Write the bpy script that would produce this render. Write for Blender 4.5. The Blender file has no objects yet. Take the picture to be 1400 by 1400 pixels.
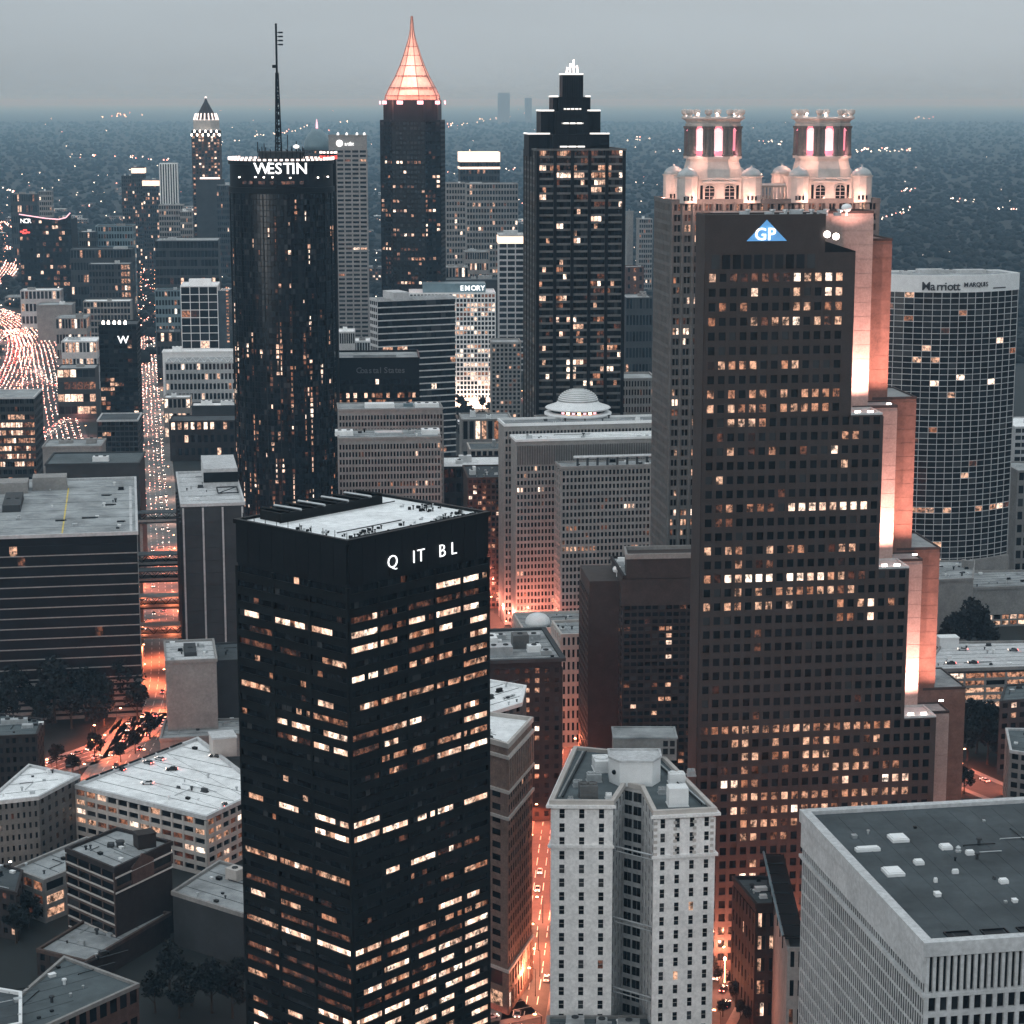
import bpy, math, random
from mathutils import Vector, Matrix
rnd = random.Random(7)
sc = bpy.context.scene
col = sc.collection
R = math.radians

# ------------------------------------------------------------------ camera
F, H, PITCH = 2960.0, 265.0, R(10.75)          # focal length in photo pixels, eye height in metres
cam_d = bpy.data.cameras.new('camera'); cam = bpy.data.objects.new('camera', cam_d); col.objects.link(cam)
cam_d.sensor_width = 36.0; cam_d.lens = 36.0 * F / 1400.0
cam_d.clip_start = 1.0; cam_d.clip_end = 200000.0
cam.location = (0, 0, H); cam.rotation_euler = (math.pi / 2 - PITCH, 0, 0)
sc.camera = cam

# ------------------------------------------------------------------ sky, sun, exposure
w = bpy.data.worlds.new('World'); sc.world = w; w.use_nodes = True
nt = w.node_tree; nt.nodes.clear(); nn = nt.nodes.new; ln = nt.links.new
out = nn('ShaderNodeOutputWorld'); bg = nn('ShaderNodeBackground'); bg2 = nn('ShaderNodeBackground'); ad = nn('ShaderNodeAddShader')
sky = nn('ShaderNodeTexSky'); sky.sky_type = 'NISHITA'; sky.sun_disc = False
SUN_EL, SUN_AZ = R(6), R(215)                  # behind the camera, to its left, veiled by the overcast
sky.sun_elevation = SUN_EL; sky.sun_rotation = SUN_AZ
sky.altitude = 300; sky.air_density = 1.0; sky.dust_density = 1.0
bg.inputs['Strength'].default_value = 0.05
hs = nn('ShaderNodeHueSaturation'); hs.inputs['Saturation'].default_value = 0.0
ln(sky.outputs[0], hs.inputs['Color']); ln(hs.outputs[0], bg.inputs['Color'])
# the even overcast deck under it, brighter overhead than at the horizon
tc = nn('ShaderNodeTexCoord'); sx = nn('ShaderNodeSeparateXYZ'); ln(tc.outputs['Generated'], sx.inputs[0])
rp = nn('ShaderNodeValToRGB'); ln(sx.outputs['Z'], rp.inputs[0])
rp.color_ramp.elements[0].position = 0.0; rp.color_ramp.elements[0].color = (0.215, 0.272, 0.312, 1)
rp.color_ramp.elements[1].position = 1.0; rp.color_ramp.elements[1].color = (0.92, 1.03, 1.10, 1)
ns = nn('ShaderNodeTexNoise'); ns.inputs['Scale'].default_value = 5.0; ns.inputs['Detail'].default_value = 5
mp = nn('ShaderNodeMapping'); mp.inputs['Scale'].default_value = (1, 1, 6); ln(tc.outputs['Generated'], mp.inputs[0]); ln(mp.outputs[0], ns.inputs['Vector'])
mr = nn('ShaderNodeMapRange'); mr.inputs[1].default_value = .3; mr.inputs[2].default_value = .7; mr.inputs[3].default_value = .93; mr.inputs[4].default_value = 1.06
ln(ns.outputs[0], mr.inputs[0]); mx = nn('ShaderNodeVectorMath'); mx.operation = 'SCALE'; ln(rp.outputs[0], mx.inputs[0]); ln(mr.outputs[0], mx.inputs['Scale'])
ln(mx.outputs[0], bg2.inputs['Color']); bg2.inputs['Strength'].default_value = 1.0
ln(bg.outputs[0], ad.inputs[0]); ln(bg2.outputs[0], ad.inputs[1]); ln(ad.outputs[0], out.inputs['Surface'])
sun_d = bpy.data.lights.new('sun', 'SUN'); sun_d.energy = 0.16; sun_d.angle = R(25); sun_d.color = (1, .95, .9)
sun = bpy.data.objects.new('sun', sun_d); col.objects.link(sun)
sun.rotation_euler = (math.pi / 2 - SUN_EL, 0, math.pi - SUN_AZ); sun.location = (0, -200, 500)
vs = sc.view_settings; vs.view_transform = 'Standard'; vs.look = 'None'; vs.exposure = 0.0; vs.gamma = 1.0; vs.use_curve_mapping = False
cy = sc.cycles
cy.use_denoising = True; cy.denoiser = 'OPENIMAGEDENOISE'
cy.use_adaptive_sampling = True; cy.adaptive_threshold = 0.03
cy.max_bounces = 4; cy.diffuse_bounces = 2; cy.glossy_bounces = 2; cy.transmission_bounces = 2; cy.volume_bounces = 0; cy.transparent_max_bounces = 8
cy.sample_clamp_indirect = 4; cy.sample_clamp_direct = 0; cy.use_light_tree = True

# ------------------------------------------------------------------ places: a photo pixel at a known depth is a point of the city
cP, sP = math.cos(PITCH), math.sin(PITCH)
def P(px, py, Y):
    a, b = (px - 700) / F, (700 - py) / F
    dy, dz = cP + b * sP, -sP + b * cP
    t = Y / dy
    return Vector((a * t, Y, H + dz * t))
def zt(py, Y): return P(700, py, Y).z
def G(px, py, z=0.0):
    a, b = (px - 700) / F, (700 - py) / F
    dy, dz = cP + b * sP, -sP + b * cP
    t = (z - H) / dz
    return Vector((a * t, dy * t, z))
def proj(p):
    d = p.y * cP + (H - p.z) * sP
    u = p.y * sP - (H - p.z) * cP
    return 700 + F * p.x / d, 700 - F * u / d, d
def along(a, d, px):
    k = (px - 700) / F; h = (H - a.z) * sP
    s = (k * (cP * a.y + h) - a.x) / (d[0] - k * cP * d[1])
    return Vector((a.x + s * d[0], a.y + s * d[1], a.z))
GRID = 9.6
def rect(pl, pr, py, Y, dep, rot=GRID):
    r = R(rot); a = P(pl, py, Y); b = along(a, (math.cos(r), math.sin(r)), pr); n = Vector((-math.sin(r), math.cos(r), 0)) * dep
    return [a, b, b + n, a + n], a.z
def corner(pc, py, Y, ang, pr, pl):
    r = R(ang); c = P(pc, py, Y); b = along(c, (math.sin(r), math.cos(r)), pr); l = along(c, (-math.cos(r), math.sin(r)), pl)
    return [l, c, b, b + l - c], c.z
def offset(poly, d):
    n = len(poly); o = []
    for i in range(n):
        p0, p1, p2 = poly[i - 1], poly[i], poly[(i + 1) % n]
        e1 = (Vector((p1.x - p0.x, p1.y - p0.y))).normalized(); e2 = (Vector((p2.x - p1.x, p2.y - p1.y))).normalized()
        n1 = Vector((e1.y, -e1.x)); n2 = Vector((e2.y, -e2.x)); m = n1 + n2; q = m.dot(m)
        m = m * (2 * d / q) if q > 1e-6 else n1 * d
        o.append(Vector((p1.x + m.x, p1.y + m.y, 0)))
    return o

# ------------------------------------------------------------------ materials
MATS = {}
def mat(name, c, rough=.8, var=.18, scale=.25, metal=0.0, emit=None, es=0.0, spec=.4, streak=0.0, fine=0.0, sample=False, famp=.12):
    m = bpy.data.materials.new(name); m.use_nodes = True; t = m.node_tree; b = t.nodes['Principled BSDF']
    b.inputs['Roughness'].default_value = rough; b.inputs['Metallic'].default_value = metal; b.inputs['Specular IOR Level'].default_value = spec
    b.inputs['Base Color'].default_value = (*c, 1)
    if var:
        g = t.nodes.new('ShaderNodeNewGeometry'); n = t.nodes.new('ShaderNodeTexNoise'); n.inputs['Scale'].default_value = scale; n.inputs['Detail'].default_value = 6; n.inputs['Roughness'].default_value = .65
        v = t.nodes.new('ShaderNodeMapping')
        if streak: v.inputs['Scale'].default_value = (1, 1, 1 - streak)
        t.links.new(g.outputs['Position'], v.inputs[0]); t.links.new(v.outputs[0], n.inputs['Vector'])
        r = t.nodes.new('ShaderNodeMapRange'); r.inputs[1].default_value = .3; r.inputs[2].default_value = .7; r.inputs[3].default_value = 1 - var; r.inputs[4].default_value = 1 + var
        t.links.new(n.outputs[0], r.inputs[0]); last = r.outputs[0]
        if fine:
            n2 = t.nodes.new('ShaderNodeTexNoise'); n2.inputs['Scale'].default_value = fine; n2.inputs['Detail'].default_value = 3; t.links.new(g.outputs['Position'], n2.inputs['Vector'])
            r2 = t.nodes.new('ShaderNodeMapRange'); r2.inputs[1].default_value = .3; r2.inputs[2].default_value = .7; r2.inputs[3].default_value = 1 - famp; r2.inputs[4].default_value = 1 + famp
            t.links.new(n2.outputs[0], r2.inputs[0]); k = t.nodes.new('ShaderNodeMath'); k.operation = 'MULTIPLY'; t.links.new(last, k.inputs[0]); t.links.new(r2.outputs[0], k.inputs[1]); last = k.outputs[0]
        s = t.nodes.new('ShaderNodeVectorMath'); s.operation = 'SCALE'; s.inputs[0].default_value = c; t.links.new(last, s.inputs['Scale']); t.links.new(s.outputs[0], b.inputs['Base Color'])
    if emit:
        b.inputs['Emission Color'].default_value = (*emit, 1); b.inputs['Emission Strength'].default_value = es
        m.cycles.emission_sampling = 'AUTO' if sample else 'NONE'
    MATS[name] = m
    return m
def glow(name, lo, hi, s, cut=.35, sc_=.55, zs=.9):
    """a lit room behind glass: mottled by what stands inside, each window a little different"""
    m = bpy.data.materials.new(name); m.use_nodes = True; t = m.node_tree; b = t.nodes['Principled BSDF']; N = t.nodes.new; L = t.links.new
    b.inputs['Base Color'].default_value = (.02, .02, .022, 1); b.inputs['Roughness'].default_value = .2
    g = N('ShaderNodeNewGeometry'); oi = N('ShaderNodeObjectInfo'); a = N('ShaderNodeMath'); a.operation = 'ADD'
    L(g.outputs['Random Per Island'], a.inputs[0]); L(oi.outputs['Random'], a.inputs[1])
    wn = N('ShaderNodeTexWhiteNoise'); wn.noise_dimensions = '1D'; L(a.outputs[0], wn.inputs['W'])
    v = N('ShaderNodeMapping'); v.inputs['Scale'].default_value = (1, 1, zs); L(g.outputs['Position'], v.inputs[0])
    n = N('ShaderNodeTexNoise'); n.inputs['Scale'].default_value = sc_; n.inputs['Detail'].default_value = 4; n.inputs['Roughness'].default_value = .7; L(v.outputs[0], n.inputs['Vector'])
    r = N('ShaderNodeMapRange'); r.inputs[1].default_value = cut; r.inputs[2].default_value = cut + .22; r.inputs[3].default_value = .04; r.inputs[4].default_value = 1.0; L(n.outputs[0], r.inputs[0])
    mxn = N('ShaderNodeMix'); mxn.data_type = 'RGBA'; mxn.inputs[6].default_value = (*lo, 1); mxn.inputs[7].default_value = (*hi, 1); L(wn.outputs[0], mxn.inputs[0])
    L(mxn.outputs[2], b.inputs['Emission Color'])
    k = N('ShaderNodeMapRange'); k.inputs[3].default_value = .45 * s; k.inputs[4].default_value = 1.3 * s; L(wn.outputs[0], k.inputs[0])
    q = N('ShaderNodeMath'); q.operation = 'MULTIPLY'; L(r.outputs[0], q.inputs[0]); L(k.outputs[0], q.inputs[1]); L(q.outputs[0], b.inputs['Emission Strength'])
    m.cycles.emission_sampling = 'NONE'; MATS[name] = m
    return m
GL = [mat('dark_glass', (.010, .012, .015), .14, .5, .15, spec=.28),
      glow('dim_window', (.55, .14, .06), (.9, .36, .2), .34, .44),
      glow('warm_window', (1, .38, .19), (1, .60, .40), 1.15, .41),
      glow('bright_window', (1, .56, .37), (1, .82, .67), 2.2, .36)]
# a share of the dark panes has blinds or catches something paler inside
t = MATS['dark_glass'].node_tree; b_ = t.nodes['Principled BSDF']; g_ = t.nodes.new('ShaderNodeNewGeometry'); oi_ = t.nodes.new('ShaderNodeObjectInfo'); a_ = t.nodes.new('ShaderNodeMath'); a_.operation = 'ADD'
t.links.new(g_.outputs['Random Per Island'], a_.inputs[0]); t.links.new(oi_.outputs['Random'], a_.inputs[1]); wn_ = t.nodes.new('ShaderNodeTexWhiteNoise'); wn_.noise_dimensions = '1D'; t.links.new(a_.outputs[0], wn_.inputs['W'])
cr_ = t.nodes.new('ShaderNodeValToRGB'); t.links.new(wn_.outputs[0], cr_.inputs[0]); cr_.color_ramp.interpolation = 'CONSTANT'; e_ = cr_.color_ramp.elements; e_[0].color = (.006, .007, .009, 1); e_[1].position = .5; e_[1].color = (.010, .012, .015, 1)
for p_, c_ in ((.78, (.018, .020, .023, 1)), (.93, (.045, .047, .05, 1))): e_.new(p_).color = c_
t.links.new(cr_.outputs[0], b_.inputs['Base Color'])
mat('black_metal', (.008, .009, .010), .5, .3, spec=.12)
mat('black_stone', (.009, .010, .012), .5, .35, .08, spec=.12)
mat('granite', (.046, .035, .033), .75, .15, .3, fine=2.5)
mat('floodlit_granite', (.40, .30, .27), .8, .14, .25, fine=1.6)  # lighter copy of the red granite, floodlight put into its colour
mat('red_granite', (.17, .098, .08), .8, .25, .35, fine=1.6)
mat('grey_stone', (.115, .114, .112), .8, .2, .2, fine=1.5)
mat('pale_stone', (.50, .46, .43), .8, .15, .3)
mat('concrete', (.27, .26, .25), .85, .18, .15, fine=.9)
mat('pale_concrete', (.52, .525, .53), .85, .15, .1, fine=.8)
mat('dark_concrete', (.042, .045, .048), .85, .25, .1)
mat('white_paint', (.82, .83, .83), .6, .08, .3)
mat('marble', (.86, .835, .82), .6, .14, .22, fine=1.2)
mat('brick', (.075, .05, .042), .9, .3, .4, fine=2.5)
mat('red_brick', (.105, .062, .052), .9, .25, .4, fine=2.0)
mat('tan_brick', (.21, .145, .12), .9, .25, .4, fine=2.0, famp=.2)
mat('dark_brick', (.028, .021, .020), .9, .3, .4, fine=2.0)
mat('brown_stone', (.045, .034, .031), .8, .25, .2, fine=1.5)
mat('white_roof', (.84, .85, .85), .7, .16, .12, fine=.5)
mat('grey_roof', (.30, .315, .32), .9, .42, .07, fine=.35)
mat('dark_roof', (.055, .066, .072), .9, .4, .06, fine=.3)
mat('slate_roof', (.085, .105, .112), .85, .35, .05, fine=.3)
mat('galvanised', (.5, .52, .53), .45, .2, .5, metal=.6)
mat('blue_glass', (.05, .07, .085), .15, .3, .1)
mat('teal_panel', (.14, .21, .24), .4, .2, .1)
mat('asphalt', (.045, .045, .047), .85, .3, .05, fine=.4)
mat('concrete_road', (.17, .17, .165), .85, .25, .05, fine=.3)
mat('paving', (.20, .185, .175), .85, .25, .15, fine=.8)
mat('road_paint', (.75, .74, .70), .6, .15)
mat('yellow_paint', (.62, .47, .1), .7, .3)
mat('bark', (.05, .04, .033), .95, .3)
mat('leaf', (.009, .014, .013), .8, .5, .35)
mat('leaf_dark', (.005, .008, .009), .85, .5, .35)
mat('tyre', (.015, .015, .015), .9, 0)
mat('copper_dome', (.42, .44, .44), .5, .2, .3)
mat('gold_spire', (.62, .44, .36), .5, .2, .2)
mat('lamp_orange', (.9, .5, .3), .5, 0, emit=(1, .42, .2), es=14)
mat('lamp_white', (.9, .9, .9), .5, 0, emit=(1, .88, .78), es=9)
mat('far_lamp', (.9, .8, .7), .5, 0, emit=(1, .78, .64), es=9)
mat('far_lamp_pink', (.9, .6, .5), .5, 0, emit=(1, .36, .28), es=9)
mat('tail_light', (.6, .02, .02), .4, 0, emit=(1, .13, .11), es=16)
mat('head_light', (.9, .9, .85), .4, 0, emit=(1, .80, .68), es=9)
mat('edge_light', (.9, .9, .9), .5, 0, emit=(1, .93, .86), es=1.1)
mat('rim_light', (.9, .9, .9), .5, 0, emit=(1, .76, .68), es=1.7)
mat('sign_white', (.9, .9, .9), .5, 0, emit=(1, 1, 1), es=1.35)
mat('sign_blue', (.1, .3, .6), .5, .25, .3, emit=(.10, .27, .50), es=.7)
mat('sign_dark', (.03, .03, .035), .5, 0)
mat('sign_faint', (.11, .11, .115), .5, 0)
mat('neon_pink', (.9, .5, .6), .5, 0, emit=(1, .55, .62), es=1.3)
mat('magenta_glass', (.5, .1, .2), .3, .4, .6, emit=(1, .30, .36), es=1.0)
mat('pink_glass', (.6, .4, .4), .3, .4, .6, emit=(1, .72, .72), es=1.0)
mat('red_lamp', (.6, .05, .05), .5, 0, emit=(1, .12, .10), es=1.2)
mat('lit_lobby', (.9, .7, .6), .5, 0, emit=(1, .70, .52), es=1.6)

# ------------------------------------------------------------------ mesh collecting
def woff(o):
    v = Vector(o.location)
    while o.parent: o = o.parent; v += Vector(o.location)
    return v
class MB:
    def __init__(s): s.v = []; s.f = []; s.m = []; s.cur = 0
    def face(s, pts, m=None):
        i = len(s.v); s.v += [(p[0], p[1], p[2]) for p in pts]; s.f.append(tuple(range(i, i + len(pts)))); s.m.append(s.cur if m is None else m)
    def hexa(s, p, m=None):                      # 8 points: bottom ring then top ring, counter-clockwise from above
        i = len(s.v); s.v += [(q[0], q[1], q[2]) for q in p]; mm = s.cur if m is None else m
        for f in ((3, 2, 1, 0), (4, 5, 6, 7), (0, 1, 5, 4), (1, 2, 6, 5), (2, 3, 7, 6), (3, 0, 4, 7)):
            s.f.append(tuple(i + k for k in f)); s.m.append(mm)
    def box(s, c, sz, rz=0.0, m=None):           # c is the centre of the base
        ca, sa = math.cos(rz), math.sin(rz); hx, hy = sz[0] / 2, sz[1] / 2
        q = [(c[0] + x * ca - y * sa, c[1] + x * sa + y * ca) for x, y in ((-hx, -hy), (hx, -hy), (hx, hy), (-hx, hy))]
        s.hexa([(x, y, c[2]) for x, y in q] + [(x, y, c[2] + sz[2]) for x, y in q], m)
    def prism(s, poly, z0, z1, top=True, bot=False, m=None, mtop=None):
        n = len(poly); i = len(s.v); mm = s.cur if m is None else m
        s.v += [(p[0], p[1], z0) for p in poly] + [(p[0], p[1], z1) for p in poly]
        for k in range(n): j = (k + 1) % n; s.f.append((i + k, i + j, i + n + j, i + n + k)); s.m.append(mm)
        if top: s.f.append(tuple(i + n + k for k in range(n))); s.m.append(mm if mtop is None else mtop)
        if bot: s.f.append(tuple(i + k for k in reversed(range(n)))); s.m.append(mm)
    def ring(s, outer, inner, z0, z1, m=None):
        n = len(outer); i = len(s.v); mm = s.cur if m is None else m
        for pl, z in ((outer, z0), (outer, z1), (inner, z1), (inner, z0)): s.v += [(p[0], p[1], z) for p in pl]
        for k in range(n):
            j = (k + 1) % n
            for a, b in ((0, 1), (1, 2), (2, 3), (3, 0)): s.f.append((i + a * n + k, i + a * n + j, i + b * n + j, i + b * n + k)); s.m.append(mm)
    def lathe(s, c, prof, n=16, a0=0.0, m=None, cap=True):   # prof: (radius, z)
        i = len(s.v); mm = s.cur if m is None else m
        for r, z in prof: s.v += [(c[0] + r * math.cos(a0 + 2 * math.pi * k / n), c[1] + r * math.sin(a0 + 2 * math.pi * k / n), c[2] + z) for k in range(n)]
        for q in range(len(prof) - 1):
            for k in range(n): j = (k + 1) % n; s.f.append((i + q * n + k, i + q * n + j, i + (q + 1) * n + j, i + (q + 1) * n + k)); s.m.append(mm)
        if cap:
            q = len(prof) - 1; s.f.append(tuple(i + q * n + k for k in range(n))); s.m.append(mm)
            s.f.append(tuple(i + k for k in reversed(range(n)))); s.m.append(mm)
    def bar(s, a, b, r, m=None, n=4):
        a, b = Vector(a), Vector(b); d = (b - a).normalized(); x = d.orthogonal().normalized(); y = d.cross(x); i = len(s.v); mm = s.cur if m is None else m
        for p in (a, b): s.v += [tuple(p + (x * math.cos(6.2832 * (k + .5) / n) + y * math.sin(6.2832 * (k + .5) / n)) * r) for k in range(n)]
        for k in range(n): j = (k + 1) % n; s.f.append((i + k, i + j, i + n + j, i + n + k)); s.m.append(mm)
        s.f.append(tuple(i + n + k for k in range(n))); s.m.append(mm); s.f.append(tuple(i + k for k in reversed(range(n)))); s.m.append(mm)
    def mesh(s, name, mats, off=(0, 0, 0)):
        me = bpy.data.meshes.new(name)
        if off[0] or off[1] or off[2]: me.from_pydata([(a - off[0], b - off[1], c - off[2]) for a, b, c in s.v], [], s.f)
        else: me.from_pydata(s.v, [], s.f)
        for q in mats: me.materials.append(MATS[q] if isinstance(q, str) else q)
        if len(mats) > 1: me.polygons.foreach_set('material_index', s.m)
        me.update()
        return me
    def build(s, name, mats, parent=None, kind=None, smooth=False):
        off = woff(parent) if parent else (0, 0, 0)
        if not s.f: return None
        if isinstance(mats, str): mats = [mats]
        o = bpy.data.objects.new(name, s.mesh(name, mats, off)); col.objects.link(o)
        if smooth: o.data.polygons.foreach_set('use_smooth', [True] * len(o.data.polygons))
        if parent: o.parent = parent
        if kind: o['kind'] = kind
        return o
def tag(o, label=None, cat=None, group=None, kind=None):
    if label: o['label'] = label
    if cat: o['category'] = cat
    if group: o['group'] = group
    if kind: o['kind'] = kind
    return o
def empty(name, loc, label=None, cat=None, group=None):
    o = bpy.data.objects.new(name, None); col.objects.link(o); o.location = loc; o.empty_display_size = 2
    return tag(o, label, cat, group)
def sub(name, mesh, parent, M=None, loc=None):
    o = bpy.data.objects.new(name, mesh); col.objects.link(o); o.parent = parent
    if M is not None: o.matrix_local = M
    if loc is not None: o.location = loc
    return o
def kids(o): return [c for c in bpy.data.objects if c.parent == o]
def copy_tree(o, ch=None, parent=None):
    c = o.copy(); col.objects.link(c)
    if parent is not None: c.parent = parent
    for k, kk in (ch or []): copy_tree(k, kk, c)
    return c
def tree_of(o): return [(k, tree_of(k)) for k in kids(o)]
def point(name, loc, power, colr, parent=None, r=.4, spot=None):
    key = ('L', name, power, colr, r, spot)
    d = MATS.get(key)
    if d is None:
        d = bpy.data.lights.new(name, 'SPOT' if spot else 'POINT'); d.energy = power; d.color = colr; d.shadow_soft_size = r
        if spot: d.spot_size = R(spot); d.spot_blend = .7
        MATS[key] = d
    o = bpy.data.objects.new(name, d); col.objects.link(o); o.location = loc
    if parent: o.parent = parent; o.location = Vector(loc) - parent.location
    return o
def aim(o, tgt):
    src = Vector(o.location) + (o.parent.location if o.parent else Vector((0, 0, 0)))
    o.rotation_euler = (Vector(tgt) - src).to_track_quat('-Z', 'Y').to_euler()

# ------------------------------------------------------------------ facades
def lit(dim=.03, warm=.03, bright=.02, seed=1, rows=None, runs=0.0):
    r = random.Random(seed); st = {'last': 0}
    def f(row, bay, k, nf):
        m = 1.0
        if rows: m = rows(row, nf, bay)
        if runs and r.random() < runs: return st['last']
        x = r.random() / max(m, 1e-6)
        st['last'] = 3 if x < bright else 2 if x < bright + warm else 1 if x < bright + warm + dim else 0
        return st['last']
    return f
def baylit(rows, seed):
    """lit strips: a bay is lit over a run of its panes, or not at all"""
    r = random.Random(seed); st = {}
    def f(row, bay, k, nf):
        key = (row, bay)
        if key not in st:
            m = rows[min(nf - 1 - row, len(rows) - 1)]
            pv_ = st.get((row, bay - 1)); q_ = min(.95, .33 * m ** 1.5 * (1.7 if pv_ else .85))
            st[key] = (*r.choice([(0, 9), (0, 9), (0, 9), (0, 9), (0, 4), (2, 9), (1, 4)]), (pv_[2] if pv_ and r.random() < .7 else r.choice([3, 3, 3, 2, 2, 1]))) if r.random() < q_ else None
        s_ = st[key]
        if s_ is None: return r.choice([1, 2]) if r.random() < .03 else 0
        return (s_[2] if r.random() < .87 else r.choice([0, 1, 2, 3])) if s_[0] <= k < s_[1] else (1 if r.random() < .1 else 0)
    return f
FOOT = []
class Facades:
    """collects the frame of a building's facades and its panes; panes large enough in view become parts of their own"""
    def __init__(s, root, frame_mat, limit=300, min_area=42, pname='window', thick=.12, glass=None, sill=None):
        s.root, s.fm, s.limit, s.min_area, s.pname, s.thick, s.glass, s.sill = root, frame_mat, limit, min_area, pname, thick, glass, sill
        s.mb = MB(); s.p = []; s.gl = [MATS[glass]] + GL[1:] if glass else GL
    def add(s, a, b, z0, z1, nf, nb, pier=.25, span=.4, rec=.3, k=1, f=None, skip=None, ends=True, top=0.0, wband=False, mull=.12):
        u = Vector((b.x - a.x, b.y - a.y, 0)); L = u.length; u /= L; n = Vector((u.y, -u.x, 0)); bw = L / nb; h = (z1 - z0) / nf
        def fb(s0, s1, d1, q0, q1):
            p = [a + u * s0 - n * .05, a + u * s1 - n * .05]; o = [a + u * s0 + n * d1, a + u * s1 + n * d1]
            r4 = [o[0], o[1], p[1], p[0]]
            s.mb.hexa([(t.x, t.y, q0) for t in r4] + [(t.x, t.y, q1) for t in r4])
        pw = pier * bw
        if pier > 0:
            for i in range(nb + 1):
                fb(max(i * bw - pw / 2, -rec), min(i * bw + pw / 2, L + rec), rec + .06, z0, z1)
        e = 0 if pier > 0 else rec - .04
        for j in range(nf):
            fb(-e, L + e, rec, z0 + j * h, z0 + j * h + span * h)
        if top: fb(-e, L + e, rec, z1 - top * h * .999, z1 - .01)
        for j in range(nf):
            for i in range(nb):
                if skip and skip(j, i, nf): continue
                zz0, zz1 = z0 + j * h + span * h, z0 + (j + 1) * h - (top * h if j == nf - 1 else 0)
                st = [f(j, i, q, nf) if f else 0 for q in range(k)]
                s.p.append((a + u * (i * bw + bw / 2), u, n, bw - pw, zz0, zz1, st, mull))
    def finish(s, frame_name='facade_frame'):
        if s.mb.f: s.mb.build(frame_name, s.fm, s.root)
        scored = []
        for t in s.p:
            c, u, n, wd, a, b, st, mu = t; m = Vector((c.x, c.y, (a + b) / 2)); px, py, d = proj(m)
            view = (Vector((0, 0, H)) - m).normalized(); area = wd * (b - a) * (F / d) ** 2 * max(0, view.dot(n))
            if not (-10 < px < 1410 and -10 < py < 1410): area = -1
            scored.append(area)
        order = sorted(range(len(s.p)), key=lambda i: -scored[i]); big = set(i for i in order[:s.limit] if scored[i] >= s.min_area)
        st_mb = MB(); cache = {}
        for i, (c, u, n, wd, a, b, st, mu) in enumerate(s.p):
            kk = len(st); ang = math.atan2(u.y, u.x)
            if i in big:
                key = (round(wd, 2), round(b - a, 2), tuple(st))
                me = cache.get(key)
                if me is None:
                    mb = MB()
                    for q in range(kk):
                        x0, x1 = -wd / 2 + wd * q / kk, -wd / 2 + wd * (q + 1) / kk
                        g = 0 if kk == 1 else mu / 2
                        mb.hexa([(x, y, z) for z in (0, b - a) for x, y in ((x0 + g, -s.thick), (x1 - g, -s.thick), (x1 - g, .02), (x0 + g, .02))], st[q])
                    if s.sill: mb.box((0, -.1, -.22), (wd + .3, .5, .2), 0, 4); mb.box((0, -.16, (b - a) * .48), (wd, .1, .1), 0, 4)
                    me = mb.mesh(s.pname, s.gl + ([MATS[s.sill]] if s.sill else [])); cache[key] = me
                sub(s.pname, me, s.root, Matrix.Translation(Vector((c.x, c.y, a)) - s.root.location) @ Matrix.Rotation(ang, 4, 'Z'))
            else:
                for q in range(kk):
                    x0, x1 = -wd / 2 + wd * q / kk, -wd / 2 + wd * (q + 1) / kk; g = 0 if kk == 1 else mu / 2
                    p0 = c + u * (x0 + g) + n * .05; p1 = c + u * (x1 - g) + n * .05
                    st_mb.face([(p0.x, p0.y, a), (p1.x, p1.y, a), (p1.x, p1.y, b), (p0.x, p0.y, b)], st[q])
        if st_mb.f: st_mb.build('window_panes', s.gl, s.root, kind='stuff')
def roof_units(root, poly, z, units, m='galvanised', name='rooftop_unit'):
    """boxes of plant on a roof: (u, v, width, depth, height) in roof fractions and metres"""
    a, b, d = poly[0], poly[1], poly[-1]; ang = math.atan2(b.y - a.y, b.x - a.x)
    for t in units:
        u, v, wx, wy, h = t[:5]; mm = t[5] if len(t) > 5 else m
        c = a + (b - a) * u + (d - a) * v; mb = MB()
        mb.box((c.x, c.y, z - .05), (wx + .3, wy + .3, .3), ang); mb.box((c.x, c.y, z + .2), (wx, wy, h), ang)
        if h > 1.0 and wx > 2:
            un = mb.build(name, mm, root); nl = max(1, int(wx / 3.5)) if wx < 14 else 0
            for q in range(nl):
                o = (q + .5) / nl * wx - wx / 2; x, y = c.x + o * math.cos(ang), c.y + o * math.sin(ang); mb = MB()
                mb.lathe((x, y, z + .2 + h - .02), [(min(wy, 3) * .34, 0), (min(wy, 3) * .34, .35), (min(wy, 3) * .26, .35), (min(wy, 3) * .26, .2)], 10); mb.build('fan', 'dark_concrete', un)
            mb = MB(); mb.box((c.x, c.y, z + .2 + h * .55), (wx + .12, wy + .12, .12), ang); mb.build('seam', mm, un)
        else: mb.build(name, mm, root)
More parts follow.
